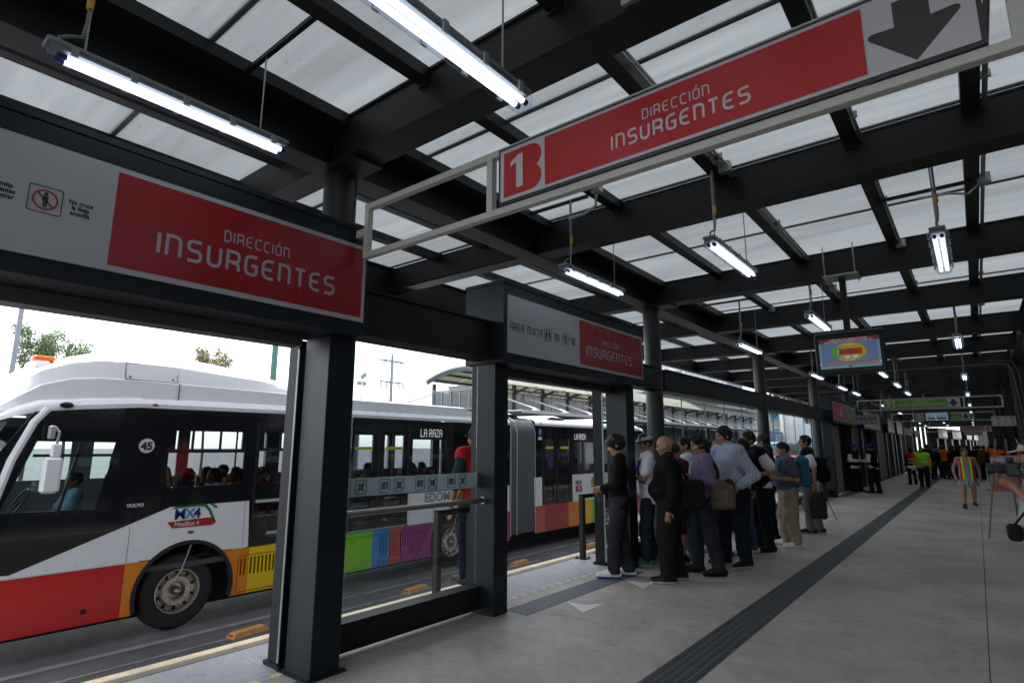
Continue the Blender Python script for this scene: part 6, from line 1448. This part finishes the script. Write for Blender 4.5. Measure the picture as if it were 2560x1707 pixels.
_r = N(_t, 'ShaderNodeValToRGB'); _r.color_ramp.elements[0].position = .45; _r.color_ramp.elements[1].position = .6; _r.color_ramp.elements[0].color = (.27, .31, .41, 1); _r.color_ramp.elements[1].color = (.40, .45, .55, 1)
_t.links.new(_c.outputs['Object'], _w.inputs['Vector']); _t.links.new(_w.outputs['Fac'], _r.inputs[0]); _t.links.new(_r.outputs[0], _b.inputs['Base Color']); _b.inputs['Roughness'].default_value = .85
G_Q = 'people queuing for the bus'
LEFT = 180   # facing the bus (-x)
# 1 boy with bottle, profile, facing the bus
p = person(-3.60, 6.68, 209, 'young man in black sweater and white sneakers at the head of the queue', 1.72, tone=1.12, w=.90, top=C_BLK, top_hem=.83, trous=C_GRJ, trous_w=1.22, shoe=SH_W, sole=SH_BL, hair='bowl', head_yaw=-2, head_pitch=12, res=.0105, neck='open', seed=1,
    feet={1: (.10, .07), -1: (-.08, -.10)}, arms={1: ((.04, .23, 1.13), (.20, .13, 1.07), (.85, -.35, .0)), -1: ((.05, -.22, 1.13), (.21, -.10, 1.02), (.8, .35, -.2))}, group=G_Q)
b = MB(); b.lathe((0, 0, 0), (.28, .22, -.95), [(.012, -.09), (.014, -.075), (.030, -.055), (.034, -.03), (.031, 0), (.034, .03), (.034, .075), (.03, .10)], 14)
o = b.build('water_bottle', glass('bottle_clear', (.82, .88, .88), .16), smooth=True); wp = world_pt(p, np.array([.29, .0, 1.0])); o.location = wp; tag(o, 'clear plastic water bottle in the hands of the young man in black', 'bottle'); b = MB(); b.cyl(Vector((.28, .22, -.95)).normalized()*-.105, Vector((.28, .22, -.95)).normalized()*-.088, .014, n=10); b.build('bottle_cap', WHITE, o)
b = MB(); wr = world_pt(p, body_pts[p.name][0]['wr', 1]); b.cyl(wr+Vector((-.01, .0, 0)), wr+Vector((.02, .01, 0)), .032, n=14); b.box(wr.x-.015, wr.x+.02, wr.y-.036, wr.y-.028, wr.z-.015, wr.z+.015); o = b.build('smartwatch', BLACK, loc=tuple(wr)); tag(o, 'black watch on the wrist of the young man in black', 'watch')
# 2 man in cap
p = person(-3.66, 7.62, 208, 'man in white T-shirt and green and white cap, arms folded behind the post', 1.75, tone=.95, w=.95, top=C_WHT, top_sleeve='short', top_hem=.80, trous=C_DEN, shoe=SH_G, sole=SOLEW, hair='short', cap=[cloth('cap_white', (.42, .44, .40)), SH_G], head_yaw=25, head_pitch=6, res=.012, seed=2,
    feet={1: (.06, .12), -1: (-.02, -.10)}, arms={1: ((.06, .26, 1.14), (.22, .02, 1.16), (.3, -1, .1)), -1: ((.06, -.25, 1.13), (.20, -.02, 1.12), (.2, 1, 0))}, group=G_Q)
bp_ = blob('backpack', p, [('b', (-.20, 0, 1.22), (.06, .13, .19), .04)], cloth('royal_blue_pack', (.02, .05, .25)), 'royal blue backpack on the capped man, straps over the white T-shirt', 'backpack'); [strap(bp_, [(-.12, .12*sd, 1.42), (.0, .13*sd, 1.475), (.10, .12*sd, 1.40), (.145, .115*sd, 1.26), (.09, .15*sd, 1.10), (-.1, .13*sd, 1.05)], cloth('royal_blue_pack', (.02, .05, .25)), .018) for sd in (1, -1)]
# 3 bald man in black
p = person(-3.02, 6.86, 205, 'bald stout man all in black with a bluetooth earpiece', 1.71, tone=.92, w=1.2, belly=.6, top=C_BLK, top_hem=.80, trous=C_BLK2, trous_w=1.25, shoe=SH_B, sole=SOLEW, hair=None, head_yaw=0, head_pitch=8, res=.0105, neck='high', collar=C_BLK, seed=3,
    feet={1: (.05, .09), -1: (-.09, -.12)}, arms={1: ((-.05, .31, 1.12), (.02, .32, .86), (.15, 0, -1)), -1: ((-.04, -.30, 1.12), (.02, -.30, .86), (.15, 0, -1))}, group=G_Q)
e = world_pt(p, body_pts[p.name][4](.012, .088, .09)); b = MB(); b.ball((0, 0, 0), .014, 8, 6, sc=(1.2, .6, 1)); b.cyl((0, 0, 0), (-.035, .005, -.02), .005, n=6); o = b.build('earpiece', mat('earpiece_blue_grey', (.10, .14, .25), .3), loc=None); o.location = e; tag(o, 'small blue grey earpiece in the ear of the bald man', 'earpiece')
bb = blob('shoulder_bag', p, [('b', (-.25, .10, 1.02), (.16, .06, .17), .05), ('b', (-.24, .16, .98), (.11, .03, .11), .02)], C_BLK2, 'large black soft bag hanging behind the bald man', 'bag', folds=.006); strap(bb, [(-.22, .1, 1.2), (-.10, .18, 1.42), (.0, .19, 1.46), (.06, .12, 1.38)], C_BLK, .016)
# 4 maroon, looking down
person(-3.40, 8.05, 235, 'shorter young man in a maroon top looking down at a phone', 1.63, tone=.85, w=.9, top=C_MAR, trous=cloth('maroon_shorts', (.05, .02, .025)), shorts=1, shoe=SH_B, sole=SOLEW, hair='short', head_pitch=24, head_yaw=12, res=.014, seed=4, arms={1: ((.02, .24, 1.12), (.22, .08, 1.17), (.8, -.4, .2)), -1: ((.02, -.24, 1.12), (.22, -.08, 1.15), (.8, .4, .2))}, group=G_Q)
# 5 white shirt behind
person(-3.49, 8.62, 210, 'dark haired person in a white shirt, only head and shoulder visible', 1.72, tone=.95, w=.9, top=C_WHT, top_sleeve='short', trous=C_JEAN, shoe=SH_W, sole=SOLEW, hair='short', res=.014, seed=5, group=G_Q)
person(-3.30, 9.1, 180, 'person with ripped pale jeans and grey sneakers seen between the legs of the queue', 1.66, tone=.95, w=.9, top=C_BLUS, trous=cloth('bright_jean', (.10, .18, .32), .3, .5), shoe=cloth('grey_shoe', (.3, .28, .3)), sole=SOLEW, hair='short', res=.016, seed=6, group=G_Q)
# 6 mauve sweater with phone
p = person(-2.83, 7.55, 214, 'man in a mauve sweater looking at his phone, camouflage bag at his hip', 1.73, tone=.98, w=1.06, lean=.03, top=C_PUR, top_hem=.86, trous=C_GRJ, trous_w=1.12, shoe=SH_B, sole=SH_B, hair='spiky', head_yaw=5, head_pitch=10, res=.0115, seed=7,
    feet={1: (-.10, .10), -1: (.12, -.10)}, arms={1: ((-.02, .27, 1.14), (.20, .17, 1.20), (.9, -.3, .25)), -1: ((-.02, -.26, 1.13), (.2, -.14, 1.18), (.9, .2, .2))}, group=G_Q)
b = MB(); b.box(-.04, .04, -.035, .035, -.004, .004, bev=.003); o = b.build('phone', BLACK); o.location = world_pt(p, np.array([.31, .10, 1.255])); o.rotation_euler = (0, .35, 0); tag(o, 'black phone held up by the man in the mauve sweater', 'phone')
bb = blob('shoulder_bag', p, [('b', (-.15, .27, .97), (.15, .055, .15), .05), ('b', (-.15, .32, .94), (.11, .03, .09), .02), ('e', (-.10, .27, 1.12), (.09, .04, .07), .03)], C_TANB, 'tan camouflage sling bag at the hip of the mauve sweater man', 'bag', folds=.006); strap(bb, [(-.1, .2, 1.1), (-.12, .23, 1.28), (-.04, .19, 1.47), (.08, .12, 1.40)], cloth('bag_strap_dark', (.02, .02, .02)), .024)
# 7 striped shirt, tall
p = person(-2.70, 8.30, 236, 'tall man in a striped blue grey shirt with an olive cross bag', 1.86, tone=1.0, w=1.14, belly=.3, lean=.15, top=STRI, top_hem=.95, trous=C_NAVY, trous_w=1.15, shoe=SH_B, sole=SOLEW, hair='buzz', head_yaw=-8, head_pitch=3, res=.0115, neck='high', collar=STRI, seed=8,
    feet={1: (-.02, .10), -1: (.10, -.12)}, arms={1: ((-.08, .30, 1.12), (.12, .24, .97), (.6, -.3, -.7)), -1: ((-.02, -.27, 1.12), (.17, -.18, 1.02), (.7, .3, -.5))}, group=G_Q)
bb = blob('cross_bag', p, [('b', (.175, .05, 1.08), (.045, .14, .085), .03), ('b', (.215, .05, 1.06), (.02, .10, .05), .015)], C_OLV, 'olive cross body bag over the striped shirt', 'bag'); strap(bb, [(.14, -.10, 1.12), (.16, -.09, 1.28), (.10, -.10, 1.45), (-.02, -.10, 1.50), (-.12, .0, 1.35), (-.13, .15, 1.12), (.1, .18, 1.02)], C_OLV, .016)
# 8 jeans & cream strip, hidden behind
person(-2.86, 9.35, 200, 'person in faded jeans and white sneakers with red marks, behind the striped shirt man', 1.70, tone=.9, w=.95, top=cloth('cream_black', (.35, .32, .24)), over=C_BLK, trous=C_JEAN, trous_w=1.25, shoe=SH_W, sole=SH_W, hair='short', hairm=HAIRM, res=.013, seed=9, feet={1: (.06, .16), -1: (-.05, -.10)}, group=G_Q)
person(-3.05, 8.8, 200, 'person in brown trousers almost hidden in the middle of the queue', 1.66, tone=1.0, w=.9, top=C_KHA, trous=C_BRN, shoe=C_BRN, hair='short', hairm=mat('hair_tan', (.25, .18, .11), .7, 0, .4, 60), res=.016, seed=10, group=G_Q)
# 9 dark vest over white shirt and tie
p = person(-2.80, 9.85, 226, 'man in a black waistcoat over a white short sleeved shirt with dark tie', 1.82, tone=.98, w=1.1, lean=.16, top=C_WHT, top_sleeve='short', top_hem=.9, over=C_BLK, trous=C_BLK2, shoe=SH_B, hair='short', head_yaw=-5, head_pitch=8, res=.012, neck='open', collar=C_WHT, seed=11,
    feet={1: (.0, .16), -1: (-.06, -.12)}, arms={1: ((-.06, .30, 1.14), (.17, .20, 1.09), (.9, -.4, 0)), -1: ((-.02, -.27, 1.13), (.2, -.12, 1.10), (.9, .3, 0))}, group=G_Q)
q = MB(); q.add([(.135, -.02, 1.50), (.135, .02, 1.50), (.165, .035, 1.2), (.165, 0, 1.14), (.165, -.035, 1.2), (.125, -.02, 1.50), (.125, .02, 1.50), (.155, .035, 1.2), (.155, 0, 1.14), (.155, -.035, 1.2)], [(0,1,2,3,4), (9,8,7,6,5)]+[(i, (i+1) % 5+0, (i+1) % 5+5, i+5) for i in range(5)]); q.build('tie', C_NAVY, p)
# 10 man in black behind
person(-3.16, 11.55, 170, 'man in black with cream sneakers, head turned toward the bus', 1.80, tone=1.0, w=1.0, top=C_BLK, trous=C_BLK2, shoe=SH_C, sole=SOLEW, hair='short', head_yaw=10, res=.013, seed=12, feet={1: (-.12, .13), -1: (.16, -.10)}, group=G_Q)
# 11 beige trousers with blue backpack
p = person(-2.52, 10.45, 203, 'stout man in a blue grey shirt, beige trousers and white sneakers', 1.66, tone=1.05, w=1.2, belly=.5, top=C_BLUS, top_sleeve='short', top_hem=.92, trous=C_KHA, trous_w=1.22, shoe=SH_W, sole=SH_W, hair='short', head_yaw=3, head_pitch=12, res=.0115, seed=13,
    feet={1: (-.04, .14), -1: (.06, -.13)}, arms={1: ((-.10, .30, 1.12), (.18, .22, 1.12), (1, -.2, .1)), -1: ((.0, -.28, 1.13), (.22, -.15, 1.12), (.9, .3, 0))}, group=G_Q)
bb = blob('backpack', p, [('b', (-.24, .03, 1.19), (.085, .15, .235), .06), ('b', (-.325, .03, 1.09), (.04, .11, .10), .03), ('e', (-.23, .03, 1.40), (.06, .12, .06), .03)], C_BLUB, 'blue grey backpack with pale cords on the beige trousered man', 'backpack'); [strap(bb, [(-.16, .13*sd, 1.36), (.0, .15*sd, 1.46), (.13, .13*sd, 1.35), (.17, .13*sd, 1.22), (.08, .17*sd, 1.06), (-.16, .15*sd, 1.0)], cloth('pack_strap_teal', (.08, .22, .28)), .016) for sd in (1, -1)]; strap(bb, [(-.18, .17, 1.0), (-.10, .2, .9), (-.08, .2, .72)], cloth('pack_strap_teal', (.08, .22, .28)), .010, 'cord')
person(-2.95, 10.95, 185, 'person in pale blue with a magenta bag, hidden behind the beige trousered man', 1.62, tone=1.0, w=.9, top=C_SKYB, trous=C_NAVY, shoe=SH_B, hair='long', res=.015, seed=14, group=G_Q)
# 12 waistcoat, glasses, black backpack
p = person(-2.58, 12.3, 188, 'man in glasses with black vest, white sleeves and black backpack', 1.80, tone=1.0, w=1.04, top=C_WHT, top_sleeve='short', over=C_BLK, trous=cloth('grey_trouser', (.16, .15, .15)), shoe=SH_B, sole=SOLEW, hair='short', head_yaw=12, head_pitch=2, res=.0125, seed=15, feet={1: (.03, .12), -1: (-.10, -.12)}, arms={1: ((-.12, .30, 1.14), (-.10, .33, .88), (.1, 0, -1))}, group=G_Q)
bb = blob('backpack', p, [('b', (-.24, .02, 1.17), (.09, .15, .23), .06), ('b', (-.33, .02, 1.07), (.04, .11, .11), .03)], C_BLK, 'black backpack on the man with glasses, last in the queue', 'backpack'); [strap(bb, [(-.16, .13*sd, 1.36), (.0, .15*sd, 1.47), (.13, .13*sd, 1.35), (.1, .17*sd, 1.06), (-.16, .15*sd, 1.0)], C_BLK2, .015) for sd in (1, -1)]
hx = blob('mesh_bag', p, [('b', (-.13, .36, .50), (.14, .09, .19), .06), ('e', (-.12, .36, .70), (.08, .07, .08), .04)], cloth('camo_grey', (.035, .03, .034), .4, .95, .9, 24), 'dark camouflage drawstring bag hanging low from a hand', 'bag', folds=.008); strap(hx, [(-.08, .34, .86), (-.12, .36, .74)], C_BLK, .014); strap(hx, [(-.2, .38, .78), (-.33, .42, .55), (-.42, .46, .30)], C_BLK, .007, 'cord')
q = MB(); HPp = body_pts[p.name][4]; 
for sd in (1, -1): q.tube([HPp(.118+.0*i, .033*sd+.024*math.cos(t), .104+.018*math.sin(t)) for i, t in enumerate(np.linspace(0, 2*PI, 11))], .003, 5); q.tube([HPp(.115, .057*sd, .108), HPp(.0, .084*sd, .112)], .0028, 5)
q.build('glasses', BLACK, p)
# guard with red vest outside the near glass
p = person(-4.80, 5.31, 165, 'guard in dark green shirt, red vest and dark cap standing outside the near glass', 1.80, tone=.95, w=1.08, belly=.3, top=C_DGRN, top_sleeve='half', over=[C_REDV], trous=C_NAVY, shoe=SH_B, hair='short', cap=[C_DGRN, C_DGRN], head_yaw=18, head_pitch=2, res=.0105, neck='crew', seed=16, feet={1: (.02, .12), -1: (0, -.12)},
    arms={1: ((-.04, .30, 1.10), (.06, .30, .84), (.15, 0, -1)), -1: ((-.04, -.28, 1.10), (.04, -.30, .84), (.15, 0, -1))})
bb = blob('waist_bag', p, [('e', (.06, .20, .98), (.10, .06, .09), .02)], cloth('ochre', (.35, .22, .06)), 'ochre pouch at the waist of the red vest guard', 'bag'); strap(bb, [(.10, .14, 1.0), (.13, 0, .98), (.1, -.15, .98)], C_BLK, .012)
# security pair with blue caps
CAPB = cloth('cap_blue', (.01, .06, .42))
for (x, y, hd_, lab, sd_, hy) in ((-3.62, 24.7, -25, 'guard in blue cap and white sleeves, left of the pair facing each other', 17, 0), (-2.98, 24.3, 160, 'guard in blue cap and white sleeves, right of the pair, with a red bag strap', 18, 0)):
    person(x, y, hd_, lab, 1.70, tone=.85, w=1.05, top=C_WHT, over=C_BLK, trous=C_BLK2, trous_w=1.1, shoe=SH_B, hair='short', cap=[CAPB, CAPB], head_pitch=16, res=.016, seed=sd_, feet={1: (.05, .14), -1: (-.08, -.12)}, arms={1: ((.02, .27, 1.14), (.25, .12, 1.12), (1, -.2, 0)), -1: ((.02, -.27, 1.14), (.25, -.12, 1.12), (1, .2, 0))}, group='station guards in blue caps')
# red vest woman, lime vest woman, walking woman
person(-2.36, 31.0, 120, 'woman with dark hair and red vest seen from behind, left of the lime vest', 1.60, tone=.85, w=.95, top=C_NAVY, over=[C_REDV, C_SIL], trous=C_BLK2, shoe=SH_B, hair='long', res=.02, seed=19)
p = person(-1.80, 28.7, 262, 'woman in a lime vest with mustard sleeves carrying a megaphone', 1.60, tone=.8, w=1.08, belly=.3, top=C_YEL, over=[C_LIME, C_SIL], trous=C_BLK2, trous_w=1.1, shoe=SH_B, sole=SOLEW, hair='long', hairm=HAIRM, res=.018, seed=20, feet={1: (.06, .11), -1: (-.04, -.11)}, arms={-1: ((-.05, -.28, 1.13), (.06, -.30, .90), (.3, 0, -.9))})
q = MB(); q.lathe((0, 0, 0), (.9, -.3, -.2), [(.05, -.12), (.06, -.02), (.07, .05), (.12, .16), (.125, .17)], 14); q.cyl((0, 0, -.04), (.0, 0, -.14), .018, n=8); o = q.build('megaphone', WHITE, smooth=True); o.location = world_pt(p, np.array([.12, -.36, .80])); tag(o, 'white megaphone in the hand of the woman in the lime vest', 'megaphone'); q = MB(); q.cyl(Vector((.9, -.3, -.2)).normalized()*-.16, Vector((.9, -.3, -.2)).normalized()*-.118, .055, n=12); q.build('blue_cap', mat('blue_plastic', (.02, .15, .5), .4), o)
p = person(-.30, 19.9, 275, 'woman walking to the camera in grey dress and open lime and red vest', 1.57, tone=1.0, w=1.10, belly=.25, female=True, dress=C_GRY, trous=None, shoe=SH_B, sole=SOLEW, hair='long', hairm=HAIRB, res=.014, seed=21, head_yaw=8, feet={-1: (.12, -.14), 1: (-.12, .09, .06)}, arms={1: ((-.06, .29, 1.12), (.0, .29, .88), (.2, 0, -1)), -1: ((-.08, -.31, 1.12), (.04, -.29, .92), (.5, .2, -.8))})
def half_vest(body, m1, m2):
    J, s, rl, rz, HP = body_pts[body.name]
    for sd, nm in ((1, 'vest'), (-1, 'vest')):
        for mi, (m_, y0, y1) in enumerate(((m1, .075, .118), (m2, .118, .165))):
            q = MB(); R_ = []
            for zz, xf in ((1.45, .05), (1.38, .11), (1.25, .155), (1.10, .15), (.95, .155), (.80, .165), (.72, .17)):
                R_.append([(xf*s+.02, sd*y0*s, zz*s), (xf*s+.012-(.03 if mi else 0), sd*y1*s*(1 if zz < 1.4 else .9), zz*s), (xf*s+.0-(.03 if mi else 0), sd*y1*s*(1 if zz < 1.4 else .9), zz*s), (xf*s+.008, sd*y0*s, zz*s)])
            q.loft(R_); q.build(nm, m_, body, smooth=True)
half_vest(p, C_LIME, C_REDV)
q = MB(); q.tube([(.06, .07, 1.36), (.15, .03, 1.2), (.165, 0, 1.12), (.15, -.03, 1.2), (.06, -.07, 1.36)], .006, 5); q.box(.16, .168, -.035, .035, 1.0, 1.12); q.build('lanyard_badge', mat('badge_pink', (.55, .16, .20), .5), p)
# crowd at the far end
random.seed(11)
protos = []
CR = [('teal', C_TEAL, None, C_DEN, 'teal shirt and dark backpack'), ('orange', C_BLK, C_ORG, C_DEN, 'orange vest over black'), ('black', C_BLK, None, C_JEAN, 'black jacket'), ('orange2', C_BRN, None, C_BLK2, 'brown jacket'), ('navy', C_NAVY, None, C_BLK2, 'navy top and dark trousers'), ('redv', C_BLK2, C_REDV, C_JEAN, 'red vest')]
spots = [(-2.05, 37.0, 4), (-1.75, 38.0, 0), (-1.40, 37.6, 1), (-1.05, 38.4, 2), (-.75, 37.9, 2), (-.42, 39.0, 4), (-2.5, 39.5, 3), (-1.2, 40.2, 1), (-.1, 38.3, 2), (.22, 37.5, 3), (.50, 36.8, 1), (.8, 38.5, 5), (.05, 40.8, 1), (-.6, 41.5, 3), (1.0, 40.5, 3), (.45, 42.0, 0), (-1.7, 42.5, 5), (1.3, 43, 1), (.62, 31.5, 1), (.95, 33.5, 4), (1.25, 36, 3)]
used = {}; wh = ['leftmost', 'second from left', 'third from left', 'fourth from left', 'fifth from left', 'middle', 'in the second row on the left', 'in the second row', 'right of the middle', 'behind the walking woman', 'just right of the walking woman', 'near the easel', 'deep in the crowd', 'deep in the crowd behind the black jackets', 'at the back near the right column', 'at the back', 'at the back left', 'farthest right at the back', 'right behind the poster easel', 'between the easel and the right column', 'beside the right column']
for i, (x, y, k) in enumerate(spots):
    nm, tp, ov, tr_, desc = CR[k]; lab = 'person in %s, %s of the far crowd' % (desc, wh[i]) if 'left' in wh[i] or wh[i] == 'middle' else 'crowd person in %s, %s' % (desc, wh[i])
    rzd = random.choice([90, 80, 100, 60, 120, 95, 270 if i % 5 == 0 else 90]); rs = random.uniform(.95, 1.05)
    if k not in used:
        o = person(x, y, rzd, lab, 1.68, tone=.85, w=1.02, top=tp, over=ov, top_sleeve='short' if k == 0 else 'long', trous=tr_, shoe=SH_B, sole=SOLEW if k in (0, 2) else SH_B, hair='short' if k != 5 else 'long', res=.022, seed=30+k, group='crowd at the far end of the platform')
        used[k] = o
    else: o = copy_tree(used[k], (x, y, 0), rz=math.radians(rzd), label=lab)
    o.scale = (rs, rs, rs)
p = used[0]; blob('backpack', p, [('e', (-.22, .0, 1.18), (.10, .16, .23), .04)], C_BLK2, 'dark backpack on the teal shirt person in the far crowd', 'backpack', h=.02)
# bus driver and passengers, seated
def rider(x, y, hd_, lab, tp, tone=.8, hair='short', seed=0, cp=None, arms=None): 
    return person(x, y, hd_, lab, 1.68, z=-.06, tone=tone, w=.95, top=tp, top_sleeve='short', trous=C_NAVY, shoe=None, hair=hair, cap=cp, sit=True, res=.017, seed=seed, arms=arms, group='people riding the bus')
rider(-9.62, 2.52, 270, 'bus driver in a pale blue shirt with arms on the steering wheel', C_SKYB, .6, seed=51, arms={1: ((.12, .26, 1.18), (.36, .16, 1.12), (1, -.2, .1)), -1: ((.12, -.24, 1.18), (.36, -.1, 1.14), (1, .2, .1))})
for i, (x, y, tp, hr, lab) in enumerate(((-9.36, 3.86, C_BRN, 'short', 'passenger in brown between the first two at the first bus window'), (-9.85, 3.70, C_NAVY, 'long', 'long haired passenger on the far seats of the first bus window'), (-10.9, 4.1, C_GRY, 'short', 'passenger by the opposite window, seen through the first bus window'), (-9.4, 4.62, C_YEL, 'short', 'passenger in mustard at the right end of the first bus window'), (-10.9, 5.1, C_SKYB, 'short', 'passenger by the opposite window, seen through the second bus window'), (-9.4, 9.5, C_BLUS, 'long', 'passenger behind the grey letters of the front car'), (-10.9, 7.3, C_WHT, 'short', 'passenger in white across the aisle from the doors'), (-9.7, 13.6, C_TEAL, 'short', 'passenger in teal behind the rear car door'), (-9.5, 14.9, C_BLK, 'short', 'passenger in black under the rear car destination words'), (-9.36, 3.52, C_BLUS, 'short', 'passenger at the left edge of the first bus window'), (-9.38, 4.26, C_WHT, 'long', 'long haired passenger holding a cup in the first bus window'), (-9.82, 4.34, C_BLK, 'short', 'dark dressed passenger in the middle of the first bus window'), (-9.4, 5.06, C_REDV, 'short', 'passenger in red in the second bus window'), (-9.84, 5.02, C_BLK, 'short', 'passenger beside the one in red, second bus window'), (-9.9, 6.9, C_MAR, 'short', 'passenger in maroon behind the first door leaf'), (-9.9, 7.6, cloth('green_jacket', (.12, .22, .03)), 'short', 'passenger in green behind the second door leaf'), (-9.4, 8.33, cloth('violet_print', (.13, .04, .20), .3, .6), 'long', 'passenger in purple print right of the bus doors'), (-9.8, 9.0, C_BRN, 'short', 'passenger in brown beside the purple print one'), (-9.4, 12.9, C_NAVY, 'short', 'passenger in navy inside the rear car door'))):
    rider(x, y, 270, lab, tp, hair=hr, seed=60+i)
# photographer at the right edge, camera raised
p = person(.335, 5.9, 181, 'photographer at the right photo edge in a grey T-shirt and tan cap, raising a camera', 1.63, tone=.78, w=1.0, belly=.2, top=cloth('light_grey_tee', (.40, .41, .42)), top_sleeve='short', top_hem=.93, trous=cloth('strong_blue_jean', (.03, .09, .20)), shoe=SH_B, hair='short', cap=[cloth('tan_cap', (.40, .34, .24)), cloth('tan_cap', (.40, .34, .24))], head_yaw=0, res=.009, seed=40, arms={1: ((.03, .22, 1.17), (.165, .10, 1.365), (.75, -.35, .5)), -1: ((.05, -.24, 1.2), (.13, -.11, 1.42), (.6, .5, .4))})
cam_o = empty('photo_camera', (.185, 5.9, 1.425), 'black camera with a long lens held by the photographer at the right edge', 'camera', rz=math.radians(181))
q = MB(); q.box(-.05, .04, -.075, .075, -.055, .05, bev=.012); q.box(-.02, .03, -.03, .03, .05, .085, bev=.01); q.build('camera_body', BLACK, cam_o)
q = MB(); q.lathe((.03, 0, -.002), (1, 0, 0), [(.0, 0), (.036, 0), (.038, .03), (.041, .035), (.041, .06), (.037, .065), (.037, .08), (.043, .085), (.044, .115), (.040, .12), (.0, .115)], 24); q.build('lens', mat('lens_rubber', (.014, .014, .015), .6, 0, .3, 120), cam_o, smooth=True)
q = MB(); q.tube([(-.02, .07, .03), (-.06, .10, -.05), (-.10, .10, -.2), (-.12, .05, -.30), (-.09, -.02, -.28), (-.05, -.07, 0)], .006, 6); q.build('strap', BLACK, cam_o, smooth=True)
bb = blob('shoulder_bag', p, [('b', (.19, .12, .965), (.045, .07, .058), .03)], C_BLK2, 'black padded bag hanging in front of the photographer hip', 'bag', h=.009); strap(bb, [(.19, .14, 1.02), (.12, .17, 1.12), (.0, .17, 1.3), (-.06, .1, 1.42)], C_BLK, .008)
# easel with poster
ez = empty('poster_easel', (.25, 14.2, 0), 'wooden easel with two printed photo posters, at the right edge', 'easel')
q = MB(); q.cyl((-.27, -.6, 0), (.03, .0, 1.75), .014, n=8); q.build('leg', mat('easel_wood', (.24, .15, .085), .6), ez); q = MB(); q.cyl((.75, -.6, 0), (.32, 0, 1.75), .014, n=8); q.build('leg', mat('easel_wood', (.24, .15, .085), .6), ez); q = MB(); q.cyl((.2, .6, 0), (.17, 0, 1.75), .017, n=8); q.build('leg', mat('easel_wood', (.24, .15, .085), .6), ez)
q = MB(); q.box(-.22, .62, -.16, -.12, .80, .83); q.build('shelf', mat('easel_wood', (.24, .15, .085), .6), ez)
q = MB(); q.box(-.09, .75, -.14, -.125, 1.18, 1.45); q.build('poster', mat('poster_pale', (.36, .42, .50), .5), ez); q = MB(); q.box(-.14, .62, -.158, -.142, .84, 1.17); q.build('poster', mat('poster_aerial', (.16, .18, .18), .5, 0, 0, 0, .8, 22), ez)
q = MB(); q.box(-.09, .75, -.143, -.1405, 1.405, 1.45); q.box(-.14, .62, -.161, -.1585, .84, .90); q.build('poster_band', mat('poster_red', (.42, .03, .05), .5), ez)
q = MB(); q.box(-.07, .2, -.143, -.1405, 1.30, 1.33); q.box(.0, .3, -.143, -.1405, 1.24, 1.27); q.obox((.35, -.1425, 1.31), (1, 0, .35), (0, 1, 0), (-.35, 0, 1), .2, .001, .012); q.box(.2, .24, -.143, -.1405, 1.2, 1.38); q.build('poster_drawing', mat('poster_dark_shape', (.07, .09, .12), .5), ez)
ftext('NUEVA TERMINAL DE AUTOBUSES', .040, (.0, -.145, 1.415), (1, 0, 0), UP, ez, 'poster_title', LETTER, 'LEFT', 0, .0004, .9)
q = MB(); q.box(-.09, .66, -.163, -.1585, .91, 1.16)
# sign stand poster behind glass and navy panel
o = empty('notice_stand', (-3.3, 13.2, 0), 'pale notice sheet on the glass behind the man with glasses', 'notice'); q = MB(); q.box(-.62, -.61, -.2, .2, 1.35, 1.98); q.build('sheet', mat('sheet_pale', (.42, .38, .38), .6), o); q = MB(); q.box(-.608, -.603, -.05, .0, 1.5, 1.75); q.box(-.608, -.603, .05, .1, 1.5, 1.75); q.box(-.608, -.603, -.12, .12, 1.82, 1.86); q.build('print', mat('print_maroon', (.15, .05, .06), .6), o)
# tripod-held dark light head behind the easel
o = empty('tripod_light', (.95, 15.8, 0), 'dark boxy light head on a tripod behind the easel', 'tripod light'); q = MB(); q.cyl((0, 0, 1.3), (0, 0, 2.0), .012, n=6); q.cyl((0, 0, 1.3), (-.35, -.2, 0), .012, n=6); q.cyl((0, 0, 1.3), (.35, -.2, 0), .012, n=6); q.cyl((0, 0, 1.3), (0, .4, 0), .012, n=6); q.build('tripod', GALV, o); q = MB(); q.box(-.16, .16, -.1, .1, 1.95, 2.2, bev=.03); q.build('light_head', mat('dark_fabric_box', (.05, .045, .04), .8), o)
